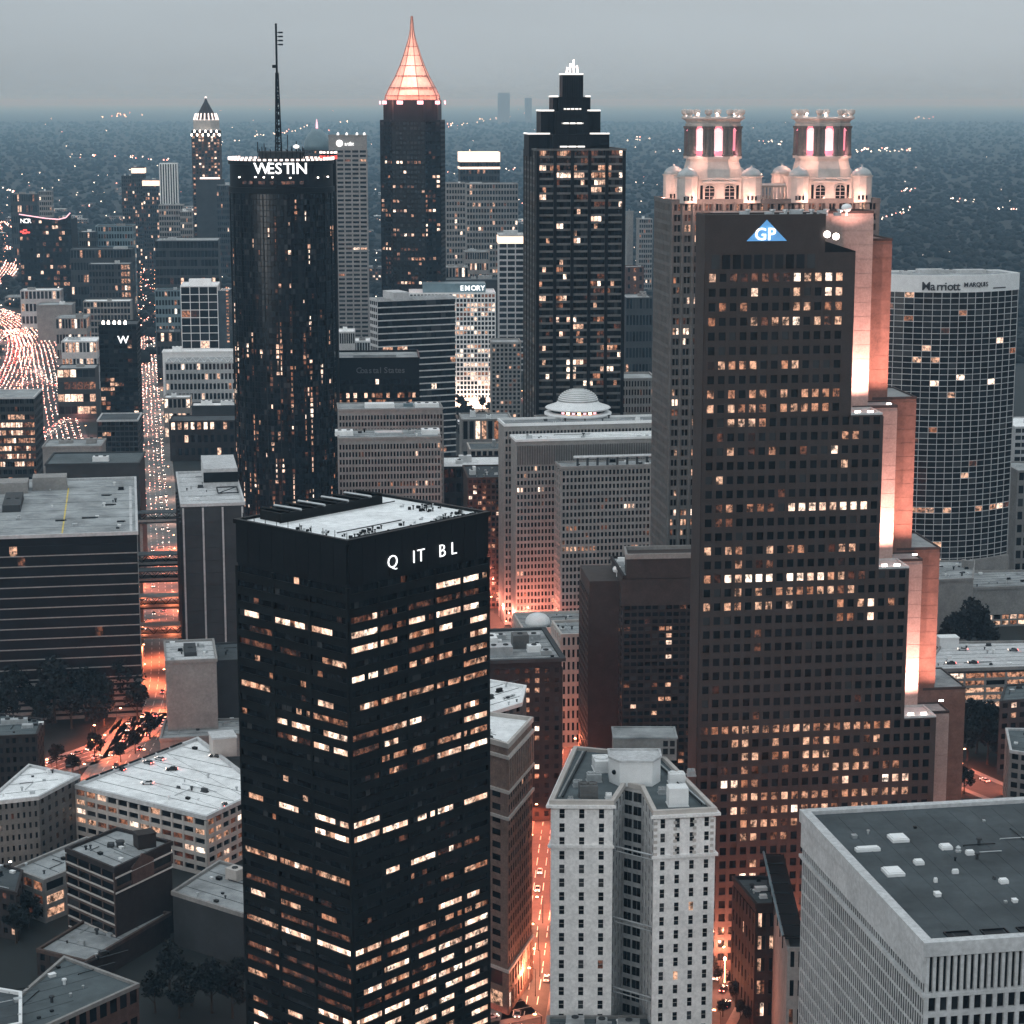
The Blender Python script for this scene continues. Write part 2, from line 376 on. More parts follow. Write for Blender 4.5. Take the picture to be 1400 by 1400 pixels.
def building(name, label, poly, z, wall='concrete', roof='grey_roof', faces=None, para=1.2, units=None, unit_mat='galvanised', group=None, cat='building',
             z0=0.0, limit=300, min_area=42, frame=None, rec=.3, foot=True, trim=None, sill=None, glass=None):
    c = sum((Vector((p.x, p.y, 0)) for p in poly), Vector((0, 0, 0))) / len(poly)
    root = empty(name, (c.x, c.y, z0), label, cat, group)
    if foot: FOOT.append([(p.x, p.y) for p in poly])
    mb = MB(); mb.prism(poly, z0, z - .3); mb.build('wall', wall, root)
    if roof:
        mb = MB(); mb.prism(offset(poly, -.25), z - .35, z); mb.build('roof', roof, root)
    if para:
        mb = MB(); mb.ring(offset(poly, rec + .15), offset(poly, -.45), z - .4, z + para); mb.build('parapet', trim or frame or wall, root)
    fc = Facades(root, frame or wall, limit, min_area, sill=sill, glass=glass)
    for e, sp in (faces or {}).items():
        for d in (sp if isinstance(sp, list) else [sp]):
            d = dict(d); a, b = poly[e], poly[(e + 1) % len(poly)]
            t0, t1 = d.pop('s', (0, 1)); A = a + (b - a) * t0; B = a + (b - a) * t1
            fc.add(Vector((A.x, A.y, 0)), Vector((B.x, B.y, 0)), d.pop('z0', z0), d.pop('z1', z - .4), **d)
    fc.finish()
    if units: roof_units(root, poly, z, units, unit_mat)
    if roof and c.y < 1150 and len(poly) == 4 and name != 'office_tower':
        ar = (poly[1] - poly[0]).length * (poly[3] - poly[0]).length; clutter(root, poly, z, max(4, min(16, int(ar / 90))), label, 2, 3 if ar < 1500 else 6)
    return root
def clutter(root, poly, z, n, seed, pipes=3, seams=5):
    """what collects on a flat roof: vents, hatches, pipe runs and raised membrane seams"""
    r = random.Random(seed); a, b, d = poly[0], poly[1], poly[-1]; ang = math.atan2(b.y - a.y, b.x - a.x)
    at = lambda u, v: a + (b - a) * u + (d - a) * v
    for i in range(n):
        c = at(r.uniform(.07, .93), r.uniform(.08, .92)); s = r.uniform(.5, 1.5); mb = MB(); k = r.random()
        if k < .45: mb.lathe((c.x, c.y, z - .02), [(.3 * s, 0), (.3 * s, .9 * s), (.55 * s, 1.0 * s), (.5 * s, 1.3 * s)], 8); nm = 'vent_pipe'
        elif k < .8: mb.box((c.x, c.y, z - .02), (1.3 * s, 1.0 * s, .6 * s), ang); mb.box((c.x, c.y, z - .02 + .6 * s), (1.45 * s, 1.15 * s, .12), ang); nm = 'roof_hatch'
        else: mb.box((c.x, c.y, z - .02), (2.4 * s, 1.2 * s, .35), ang); mb.box((c.x, c.y, z + .3), (2.0 * s, .9 * s, .9 * s), ang); nm = 'condenser'
        mb.build(nm, r.choice(['galvanised', 'white_paint', 'dark_concrete', 'black_metal']), root)
    for i in range(pipes):
        u0, v0 = r.uniform(.1, .6), r.uniform(.1, .9); p = at(u0, v0); q = at(u0 + r.uniform(.15, .35), v0) if r.random() < .5 else at(u0, min(.95, v0 + r.uniform(.1, .3))); mb = MB(); mb.bar((p.x, p.y, z + .3), (q.x, q.y, z + .3), .13, n=6); mb.bar((p.x, p.y, z - .02), (p.x, p.y, z + .3), .13, n=6); mb.build('roof_pipe', r.choice(['galvanised', 'black_metal']), root)
    for i in range(seams):
        p, q = at(.02, (i + 1) / (seams + 1)), at(.98, (i + 1) / (seams + 1)); mb = MB(); L = (q - p).length; c = (p + q) / 2; mb.box((c.x, c.y, z - .02), (L, .3, .07), ang); mb.build('roof_seam', 'dark_roof', root)
def letters(root, word, a, u, n, size, m='sign_white', spacing=1.0, name='letter', depth=.15, xs=None, weight=.012):
    """each letter a raised piece of its own; a: start of the baseline, u: direction, n: outward"""
    u = Vector(u).normalized(); n = Vector(n).normalized(); up = Vector((0, 0, 1)); x = 0.0
    for i, ch in enumerate(word):
        if ch == ' ': x += size * .35 * spacing; continue
        cu = bpy.data.curves.new(name, 'FONT'); cu.body = ch; cu.size = size; cu.extrude = depth; cu.offset = size * weight; cu.materials.append(MATS[m]); cu.resolution_u = 3
        o = bpy.data.objects.new(name, cu); col.objects.link(o); o.parent = root
        pos = Vector(a) + (u * x if xs is None else u * xs[i]) + n * (depth + .1)
        mt = Matrix(((u.x, up.x, n.x, 0), (u.y, up.y, n.y, 0), (u.z, up.z, n.z, 0), (0, 0, 0, 1)))
        o.matrix_local = Matrix.Translation(pos - woff(root)) @ mt
        wd = {'I': .32, 'i': .28, 'l': .28, 'W': .98, 'M': .88, 'm': .9, 't': .38, 'f': .36, 'r': .42, 'Q': .78, 'G': .76, 'O': .76, '&': .72}.get(ch, .62)
        x += size * wd * spacing
    return x

# ================================================================== the setting: ground
def strip(pts, width, z, name, m, parent=None, kind='structure'):
    """a road along ground points"""
    q = []
    for i in range(len(pts)):
        d = (pts[min(i + 1, len(pts) - 1)] - pts[max(i - 1, 0)]); d.z = 0; d.normalize(); n = Vector((-d.y, d.x, 0)) * width / 2
        q.append((pts[i] + n, pts[i] - n))
    mb = MB()
    for i in range(len(q) - 1):
        a, b, c, d = q[i][1], q[i + 1][1], q[i + 1][0], q[i][0]
        mb.face([(p.x, p.y, z) for p in (a, b, c, d)])
    o = mb.build(name, m, parent)
    if not parent: tag(o, kind=kind)
    return o
def smooth(pts, n=6):
    o = []
    for i in range(len(pts) - 1):
        p0, p1, p2, p3 = pts[max(i - 1, 0)], pts[i], pts[i + 1], pts[min(i + 2, len(pts) - 1)]
        for k in range(n):
            t = k / n; o.append(.5 * ((2 * p1) + (p2 - p0) * t + (2 * p0 - 5 * p1 + 4 * p2 - p3) * t * t + (3 * p1 - p0 - 3 * p2 + p3) * t ** 3))
    return o + [pts[-1]]
gm = bpy.data.materials.new('ground'); gm.use_nodes = True; t = gm.node_tree; b = t.nodes['Principled BSDF']; b.inputs['Roughness'].default_value = .95
g = t.nodes.new('ShaderNodeNewGeometry'); n1 = t.nodes.new('ShaderNodeTexNoise'); n1.inputs['Scale'].default_value = .004; n1.inputs['Detail'].default_value = 9; n1.inputs['Roughness'].default_value = .7; t.links.new(g.outputs['Position'], n1.inputs['Vector'])
cr = t.nodes.new('ShaderNodeValToRGB'); t.links.new(n1.outputs[0], cr.inputs[0]); e = cr.color_ramp.elements; e[0].position = .40; e[0].color = (.008, .011, .011, 1); e[1].position = .72; e[1].color = (.05, .053, .055, 1)
e2 = cr.color_ramp.elements.new(.56); e2.color = (.014, .018, .018, 1)
t.links.new(cr.outputs[0], b.inputs['Base Color']); MATS['ground'] = gm
mb = MB(); mb.face([(-60000, -300, 0), (60000, -300, 0), (60000, 150000, 0), (-60000, 150000, 0)]); tag(mb.build('ground', 'ground'), kind='structure')

ROADS = []
def road(px, width, m='asphalt', pave=0, lines=0, z=.02, n=6):
    pts = smooth([G(x, y) for x, y in px], n); ROADS.append((pts, width))
    strip(pts, width, z, 'road', m)
    if pave:
        for s in (-1, 1):
            q = []
            for i in range(len(pts)):
                d = pts[min(i + 1, len(pts) - 1)] - pts[max(i - 1, 0)]; d.z = 0; d.normalize(); q.append(pts[i] + Vector((-d.y, d.x, 0)) * s * (width / 2 + pave / 2))
            mb = MB()
            for i in range(len(q) - 1):
                d = (q[i + 1] - q[i]).normalized(); nrm = Vector((-d.y, d.x, 0)) * pave / 2
                r4 = [q[i] + nrm, q[i] - nrm, q[i + 1] - nrm, q[i + 1] + nrm]
                mb.hexa([(p.x, p.y, .0) for p in r4] + [(p.x, p.y, .14) for p in r4])
            tag(mb.build('pavement', 'paving'), kind='structure')
    if lines:
        mb = MB()
        for l in range(1, lines):
            off = -width / 2 + width * l / lines
            for i in range(len(pts) - 1):
                d = pts[i + 1] - pts[i]; L = d.length; d.normalize(); nrm = Vector((-d.y, d.x, 0)); s = 0
                while s < L:
                    a = pts[i] + d * s + nrm * off; bb = pts[i] + d * min(s + 4, L) + nrm * off
                    mb.face([(p.x, p.y, z + .006) for p in (a - nrm * .12, bb - nrm * .12, bb + nrm * .12, a + nrm * .12)]); s += 9
        mb.build('lane_markings', 'road_paint', None, 'stuff')
    return pts
peachtree = road([(690, 1460), (716, 1390), (738, 1250), (752, 1140), (772, 1010), (776, 935), (770, 880)], 13, pave=4, lines=4)
spring = road([(120, 1120), (185, 1020), (213, 950), (218, 880), (216, 780), (213, 690), (209, 610), (205, 520), (201, 440), (203, 370), (206, 330)], 22, 'concrete_road', pave=3, lines=6)
cross_l = road([(20, 1085), (70, 1050), (150, 1022), (212, 974)], 16, pave=3, lines=4)
hwy = road([(84, 640), (66, 560), (58, 505), (46, 465), (14, 436), (-40, 418)], 52, 'asphalt')
hwy2 = road([(-60, 500), (-10, 462), (18, 452), (28, 475), (14, 520), (-20, 570)], 34, 'asphalt', z=.026)
hwy3 = road([(-40, 410), (4, 380), (20, 350), (12, 318), (-10, 292)], 34, 'asphalt', z=.032)
ramp = road([(58, 598), (92, 572), (119, 554), (113, 538), (86, 530), (60, 519), (50, 500)], 11, 'concrete_road', z=.04)
park_st = road([(620, 556), (660, 552), (712, 546), (760, 541)], 16)
emory_st = road([(634, 400), (655, 425), (690, 458), (716, 490)], 14)
right_st = road([(1300, 1056), (1340, 1074), (1385, 1092), (1440, 1116)], 15, pave=3)
plaza_st = road([(930, 1440), (975, 1362), (1000, 1318), (1006, 1280)], 16, pave=3)
front_st = road([(430, 1430), (560, 1400), (660, 1384), (720, 1372)], 15, pave=3, lines=3)
sun_st = road([(850, 440), (872, 462), (900, 500), (915, 540)], 18)
for o in [o for o in bpy.data.objects if o.name.startswith('lane_markings')]: tag(o, 'dashed white lane lines painted along the streets', 'road marking', 'lane markings')

# ================================================================== the black tower with the white sign (front)
BL = lambda tbl: (lambda row, nf, bay: tbl[min(nf - 1 - row, len(tbl) - 1)])
poly, z = corner(475, 742, 512, 42, 666, 324)
label = 'black office tower with lit window bands and a white sign of five letters'
left_rows = [0, 0, .7, 2.6, .5, 3, .4, .5, .7, 1.4, 1.5, 1.7, .9, .05, .25, .5, 2.6, .3, .05, .2, 1.1, .3, 2.6, 2.4, 1.8, 2.1, 1.6, 1.9, 1.3, 2.0, 1.8, 2.2, 2.2]
right_rows = [.1, .6, 1.5, 1.5, 1.6, 1.4, 1.8, .9, 1.6, 1.0, 1.3, 1.4, .9, 1.7, .5, .5, .3, 1.4, .3, .5, 1.8, 1.0, 1.8, 1.0, 1.9, 2.0, 2.1, 2.2, 2.2, 2.0, 2.1, 2.1, 2.1]
HF = z - 11.3
q_tower = building('office_tower', label, poly, z, 'black_stone', 'white_roof', {
    0: dict(nf=40, nb=3, z0=0, z1=HF, pier=.06, span=.57, rec=.55, k=7, f=baylit(left_rows, 31)),
    1: dict(nf=40, nb=5, z0=0, z1=HF, pier=.07, span=.57, rec=.55, k=6, f=baylit(right_rows, 32))},
    para=.7, frame='black_metal', trim='black_metal', rec=.55, min_area=20)
# blank plant storeys under the roof, faced with vertical panels
for e_, cnt in ((0, 9), (1, 11)):
    a, b_ = poly[e_], poly[e_ + 1]; u = (b_ - a).normalized(); n = Vector((u.y, -u.x, 0)); L = (b_ - a).length
    for i in range(cnt):
        mb = MB(); s0, s1 = L * i / cnt + .06, L * (i + 1) / cnt - .06
        r4 = [a + u * s0 + n * .5, a + u * s1 + n * .5, a + u * s1, a + u * s0]
        mb.hexa([(p.x, p.y, HF + .8) for p in r4] + [(p.x, p.y, z - .45) for p in r4]); mb.build('cladding_panel', 'black_stone', q_tower)
a, b_ = poly[1], poly[2]; u = (b_ - a).normalized(); n = Vector((u.y, -u.x, 0))
for ch, px in (('Q', 526), ('I', 560.5), ('T', 567), ('B', 596.5), ('L', 613)):
    s = along(Vector((a.x, a.y, z - 7)), (u.x, u.y), px); letters(q_tower, ch, Vector((s.x, s.y, z - 8.4)) + n * .6, u, n, 4.7, depth=.12, weight=-.014)
# roof: a white deck, a dark louvred plant well along the rear-left edge crossed by pale beams, pipes and small vents
A, Bc, Cc, Dd = poly[0], poly[1], poly[2], poly[3]
def RQ(u_, v_): return A + (Bc - A) * u_ + (Dd - A) * v_      # u: left->front corner, v: towards the rear
mb = MB(); w4 = [RQ(.05, .12), RQ(.25, .12), RQ(.25, .84), RQ(.05, .84)]
mb.ring(w4, offset(w4, -.6), z + .02, z + 2.4); mb.build('plant_well', 'black_metal', q_tower)
mb = MB(); mb.prism(offset(w4, -.55), z + .05, z + .25); mb.build('plant_well_floor', 'black_stone', q_tower)
for i in range(9):
    v_ = .15 + i * .083; a, b_ = RQ(.03, v_), RQ(.27, v_ + .01); mb = MB()
    mb.bar((a.x, a.y, z + 2.7), (b_.x, b_.y, z + 2.7), .35); mb.build('beam', 'galvanised' if i % 2 else 'black_metal', q_tower)
rr = random.Random(5)
for i in range(58):
    u_, v_ = (rr.uniform(.82, .965), rr.uniform(.03, .95)) if i < 40 else (rr.uniform(.42, .8), rr.choice([rr.uniform(.03, .1), rr.uniform(.8, .95)]))
    c = RQ(u_, v_); s = rr.uniform(.3, 1.0); mb = MB(); mb.box((c.x, c.y, z + .02), (s, s * .8, s * .7), rr.random() * 3); mb.lathe((c.x + s, c.y, z), [(.16, 0), (.16, s), (.3, s), (.3, s + .2)], 6); mb.build('roof_vent', 'black_metal' if i % 4 else 'galvanised', q_tower)
for u_, v0, v1 in ((.29, .08, .9), (.96, .05, .95), (.78, .1, .55)):
    a, b_ = RQ(u_, v0), RQ(u_, v1); mb = MB(); mb.bar((a.x, a.y, z + .5), (b_.x, b_.y, z + .5), .16); mb.build('roof_pipe', 'black_metal', q_tower)
for v_ in [i / 9 for i in range(10)]:
    c = RQ(.03 + .94 * v_, .02); mb = MB(); mb.bar((c.x, c.y, z + .02), (c.x, c.y, z + 2.2), .08); mb.box((c.x, c.y, z + .02), (.5, .5, .2)); mb.build('railing_post', 'black_metal', q_tower)

# ================================================================== stepped granite tower with the blue triangle sign
GY = 632.0
label = 'brown granite tower stepping down to one side under a glowing blue triangle sign'
a0 = P(964, 297, GY); zTop = a0.z; rG = R(7.5); ug = Vector((math.cos(rG), math.sin(rG), 0)); ng = Vector((-math.sin(rG), math.cos(rG), 0))
gp = empty('stepped_tower', (a0.x + 35, a0.y + 20, 0), label, 'building')
def GX(px, py):                                   # distance along the front for a pixel at that height
    zz = zt(py, GY + 4); p = along(Vector((a0.x, a0.y, zz)), (ug.x, ug.y), px); return (p - Vector((a0.x, a0.y, zz))).length
steps = [(345, 567, 1166), (567, 779, 1203), (779, 988, 1239), (988, 1330, 1273)]
FW = [GX(e_, (t0 + t1) / 2) for t0, t1, e_ in steps]
ZS = [zt(t0, GY + 4) for t0, t1, e_ in steps] + [0]
FH = 4.28; row0 = zt(373, GY + 4)                 # top of the first ordinary window row
ZS = [ZS[0]] + [row0 - round((row0 - q) / FH) * FH + .5 for q in ZS[1:4]] + [0]
def slab(name, x0, x1, d0, d1, z0, z1, m, par=gp):
    p = [a0 + ug * x + ng * d for x, d in ((x0, d0), (x1, d0), (x1, d1), (x0, d1))]; mb = MB(); mb.prism(p, z0, z1); return mb.build(name, m, par), p
GPF = dict(enumerate(('3.dddddd32231', '....3...2..33', '.1.1....21.12', '2...1d223.1d2', '', '', 'd1111..11', '', '2.1.22.1.1222', '1.2211.12211', '..2332',
    '.d..d........22', '..2.d.2..d..3', '.............2', '.1', '.......d', '.d1.22d.33333333', '.dd', '', '1.11..1.12..d22', '...1.dd......d', '1d33333.333321dd', '...2.2.222212d1',
    '2.22.22.2....1.23.2', '.............11.3', '.....d', '.....d', '', '', '', '', '.....d', 'd221222122122212221', '...22..2..2222..d1', '....22.22.222..1.d', '..d.1d..d.12.2221.22',
    '..3322.......d3.d.333', '.d.2112222122d2221222', '...32.d2232222.1222', '.d..1221d2...1', '....12.d2..d', '', '.d...1', '....33', '.....3', '', '')))
CH = {'.': 0, 'd': 1, '1': 2, '2': 2, '3': 3}
fr = random.Random(91)
fc = Facades(gp, 'granite', 300, 40)
def gpf(base_row):
    def f(j, i, k, nf):
        r_ = base_row + (nf - 1 - j); s_ = GPF.get(r_)
        if not s_: return 1 if fr.random() < .02 else 0
        return CH[s_[i]] if i < len(s_) else 0
    return f
# front slab, tier by tier
colw = 3.17; rowi = 0
for i, (t0, t1, e_) in enumerate(steps):
    zA, zB = ZS[i], ZS[i + 1]
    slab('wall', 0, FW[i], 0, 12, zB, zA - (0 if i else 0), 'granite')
    k0 = 0 if i == 0 else round((row0 - (zA - .5)) / FH); ztop = row0 - k0 * FH; rowi = k0
    nr = round((ztop - zB) / FH) if i < 3 else int((ztop - zB) / FH); nc = int((FW[i] - .9) / colw)
    A0 = a0 + ug * .8; B0 = a0 + ug * (.8 + nc * colw)
    fc.add(Vector((A0.x, A0.y, 0)), Vector((B0.x, B0.y, 0)), ztop - nr * FH, ztop, nr, nc, pier=.36, span=.44, rec=.45, f=gpf(rowi))
    zz = ztop - nr * FH
    for s0, s1, q0, q1 in ((0, FW[i], ztop, zA), (0, FW[i], zB + .01, zz), (.8 + nc * colw + .1, FW[i], zz, ztop)):
        if q1 - q0 > .05 and s1 - s0 > .05:
            mb = MB(); r4 = [a0 + ug * s0 - ng * .45, a0 + ug * s1 - ng * .45, a0 + ug * s1 + ng * .1, a0 + ug * s0 + ng * .1]; mb.hexa([(p.x, p.y, q0) for p in r4] + [(p.x, p.y, q1) for p in r4]); mb.build('spandrel', 'granite', gp)
fc.finish()
# crown of the front slab: tall dark slots, the solid sign band, the slanted shoulder
xs_ = GX(1128, 320); slab('sign_band', -.1, xs_, -.5, 12, ZS[0] - .02, zTop, 'granite')
for i in range(10):
    p = a0 + ug * (2.0 + i * 3.17) - ng * .62; mb = MB(); r4 = [p, p + ug * 2.35, p + ug * 2.35 + ng * .2, p + ng * .2]
    mb.hexa([(q.x, q.y, ZS[0] - 4.6) for q in r4] + [(q.x, q.y, ZS[0] - .5) for q in r4]); mb.build('louvre', 'dark_glass', gp)
mb = MB(); r4 = [a0 + ug * xs_ - ng * .4, a0 + ug * FW[0] - ng * .4, a0 + ug * FW[0] + ng * 12, a0 + ug * xs_ + ng * 12]; zs0 = zt(331, GY)
mb.hexa([(p.x, p.y, ZS[0] - .01) for p in r4] + [(r4[0].x, r4[0].y, zs0), (r4[1].x, r4[1].y, ZS[0] + .3), (r4[2].x, r4[2].y, ZS[0] + .3), (r4[3].x, r4[3].y, zs0)]); mb.build('sloped_shoulder', 'black_stone', gp)
mb = MB(); p4 = [a0 + ug * x + ng * d for x, d in ((.6, .3), (xs_ - .6, .3), (xs_ - .6, 11.5), (.6, 11.5))]; mb.prism(p4, zTop - .1, zTop + .15); mb.build('roof', 'grey_roof', gp)
mb = MB(); p4 = [a0 + ug * x + ng * d for x, d in ((-.1, -.5), (xs_, -.5), (xs_, 12), (-.1, 12))]; mb.ring(p4, offset(p4, -.7), zTop, zTop + .7); mb.build('parapet', 'granite', gp)
for x, d, s in ((20, 5, 2), (24, 4, 1.4), (28, 5, 3), (32, 4, 1.2), (36, 5, 2.4), (40, 3, 1.5), (13, 7, 2.2)):
    c = a0 + ug * x + ng * d; mb = MB(); mb.box((c.x, c.y, zTop), (s, 1.6, s * .6), rG); mb.lathe((c.x + s * .6, c.y, zTop), [(.5, 0), (.5, 1.2), (.9, 1.5), (.9, 1.9)], 8); mb.build('rooftop_unit', 'galvanised', gp)
c = a0 + ug * 43 + ng * 3; mb = MB(); mb.lathe((c.x, c.y, zTop), [(.3, 0), (.3, 1.0), (1.2, 1.5), (1.6, 2.4), (1.2, 3.2), (.3, 3.5)], 10); mb.build('radome', 'white_paint', gp, smooth=True)
# middle and rear slabs in echelon, windowless red granite, the middle ones coloured paler to imitate floodlight
mids = [(290, 556, 1190), (556, 767, 1223), (767, 977, 1257), (977, 1330, 1291)]; backs = [(328, 545, 1216), (545, 752, 1249), (752, 945, 1281), (945, 1330, 1313)]
for tag_, lst, d0, d1 in (('m', mids, 12.0, 22.0), ('b', backs, 22.0, 46.0)):
    for i, (t0, t1, e_) in enumerate(lst):
        Yd = GY + d0 + 8; zA = zt(t0, Yd); zB = zt(t1, Yd) if i < 3 else 0
        pp = along(Vector((a0.x + ng.x * d0, a0.y + ng.y * d0, (zA + zB) / 2)), (ug.x, ug.y), e_); x1 = (Vector((pp.x - a0.x - ng.x * d0, pp.y - a0.y - ng.y * d0, 0))).length
        slab('wall', .27 * d1 + .5, x1, d0, d1, zB, zA, 'floodlit_granite' if tag_ == 'm' else 'red_granite')
        px0 = x1 - 14
        for q_ in range(int((zA - max(zB, 20)) / FH)):
            zc_ = zA - 1 - (q_ + 1) * FH; mb = MB(); r4 = [a0 + ug * x + ng * d for x, d in ((x1 - 13, d0 - .09), (x1 + .09, d0 - .09), (x1 + .09, d1 - .5), (x1 - 13, d1 - .5))]; mb.hexa([(p.x, p.y, zc_) for p in r4] + [(p.x, p.y, zc_ + FH - .12) for p in r4]); mb.build('stone_course', 'floodlit_granite' if tag_ == 'm' else 'red_granite', gp)
        p4 = [a0 + ug * x + ng * d for x, d in ((px0, d0 - .15), (x1 + .15, d0 - .15), (x1 + .15, d1), (px0, d1))]; mb = MB(); mb.ring(p4, offset(p4, -.5), zA - .3, zA + .5); mb.build('coping', 'granite', gp)
        if tag_ == 'b' and i: mb = MB(); mb.prism(offset(p4, -.45), zA - .1, zA + .12); mb.build('terrace', 'grey_roof', gp)
        if tag_ == 'm' and i: mb = MB(); mb.prism(offset(p4, -.45), zA - .1, zA + .12); mb.build('terrace', 'grey_roof', gp)
WARM = (1, .50, .42)
for i in range(1, 4):
    zA = ZS[i]; p4 = [a0 + ug * x + ng * d for x, d in ((FW[i - 1] + .1, -.4), (FW[i], -.4), (FW[i], 11.9), (FW[i - 1] + .1, 11.9))]
    mb = MB(); mb.ring(p4, offset(p4, -.5), zA - .1, zA + .6); mb.prism(offset(p4, -.45), zA - .1, zA + .1); mb.build('terrace', 'pale_concrete', gp)
    for q in (.3, .7):
        c = a0 + ug * (FW[i - 1] + (FW[i] - FW[i - 1]) * q) + ng * 2.5; mb = MB(); mb.box((c.x, c.y, zA + .1), (1.6, .6, .4), rG); mb.box((c.x, c.y - .1, zA + .5), (1.8, .3, .35), rG); mb.build('floodlight', ['lamp_white'], gp)
        l = point('floodlight_beam', (c.x, c.y, zA + 1.4), 80000, WARM, gp, .3, 150); aim(l, c + ng * 9.4 + Vector((0, 0, zA + 21)))
    c = a0 + ug * (FW[i] + 6) + ng * 13; l = point('floodlight_beam', (c.x, c.y, zA + 1.6), 60000, (1, .42, .32), gp, .3, 150); aim(l, c + ng * 9 + Vector((0, 0, zA + 16)))
    mb = MB(); mb.box((c.x, c.y, zA + 1.1), (1.4, .5, .4), rG); mb.build('floodlight', 'lamp_white', gp)
c = a0 + ug * (FW[0] + 1.5) + ng * 7; l = point('floodlight_beam', (c.x, c.y - 3, ZS[0] + 2), 30000, WARM, gp, .3, 120); aim(l, c + ng * 5 + Vector((0, 0, ZS[0] + 7)))
for px, py in ((1131, 320), (1143, 323)):
    p = P(px, py, GY + 5); mb = MB(); mb.lathe((0, 0, 0), [(.2, -.7), (1.0, -.2), (1.0, 0)], 12); me = mb.mesh('floodlight', [MATS['lamp_white']])
    pp = along(Vector((a0.x - ng.x * 1.2, a0.y - ng.y * 1.2, p.z)), (ug.x, ug.y), px); sub('floodlight', me, gp, Matrix.Translation(Vector((pp.x, pp.y, p.z)) - gp.location) @ Matrix.Rotation(R(90), 4, 'X'))
# the triangle sign
zb, za = zt(330, GY), zt(301, GY); xa, xb, xm = GX(1020, 325), GX(1075, 325), GX(1047.5, 310); off = -ng * .9
mb = MB(); tri = [(a0 + ug * xa + off, zb), (a0 + ug * xb + off, zb), (a0 + ug * xm + off, za)]
mb.face([(p.x, p.y, q) for p, q in tri]); mb.face([(p.x + ng.x * .35, p.y + ng.y * .35, q) for p, q in reversed(tri)])
for i in range(3):
    (p, q), (p2, q2) = tri[i], tri[(i + 1) % 3]; mb.face([(p2.x, p2.y, q2), (p.x, p.y, q), (p.x + ng.x * .35, p.y + ng.y * .35, q), (p2.x + ng.x * .35, p2.y + ng.y * .35, q2)])
sg = mb.build('sign_board', 'sign_blue', gp)
c = a0 + ug * (xm - 3.7) + off; letters(sg, 'GP', Vector((c.x, c.y, zb + .35)), ug, -ng, 5.0, depth=.15)
for x_ in (8, 28, 48, 68, FW[3] + 7, FW[3] + 16):  # hidden lamps added to redden the lower front and lowest steps
    c = a0 + ug * x_ - ng * 9; mb = MB(); mb.lathe((c.x, c.y, 0), [(.2, 0), (.1, 1), (.08, 7), (.4, 7.2), (.45, 7.8), (.1, 8.2)], 8); mb.build('added_wash_lamp', 'lamp_orange', gp); point('added_wash_light', (c.x, c.y, 9.5), 26000, (1, .30, .19), gp, .4)

# ================================================================== twin-crowned grey tower behind it
TY = 850.0
poly, z = rect(919, 1200, 278, TY, 30, 8)
label = 'grey stone tower with two floodlit temple crowns rising behind the blue triangle sign'
t191 = building('twin_crowned_tower', label, poly, z, 'grey_stone', 'grey_roof', {
    0: dict(nf=56, nb=20, pier=.34, span=.38, rec=.7, k=2, f=lit(.09, .07, .04, 51, lambda r_, nf, b: 2.2 if r_ > nf - 5 or r_ < 26 else .8, runs=.2), mull=.5),
    3: dict(nf=56, nb=12, pier=.5, span=.35, rec=.7, k=1, f=lit(.06, .03, .01, 52))}, para=1.5, limit=300, min_area=30, rec=.7)
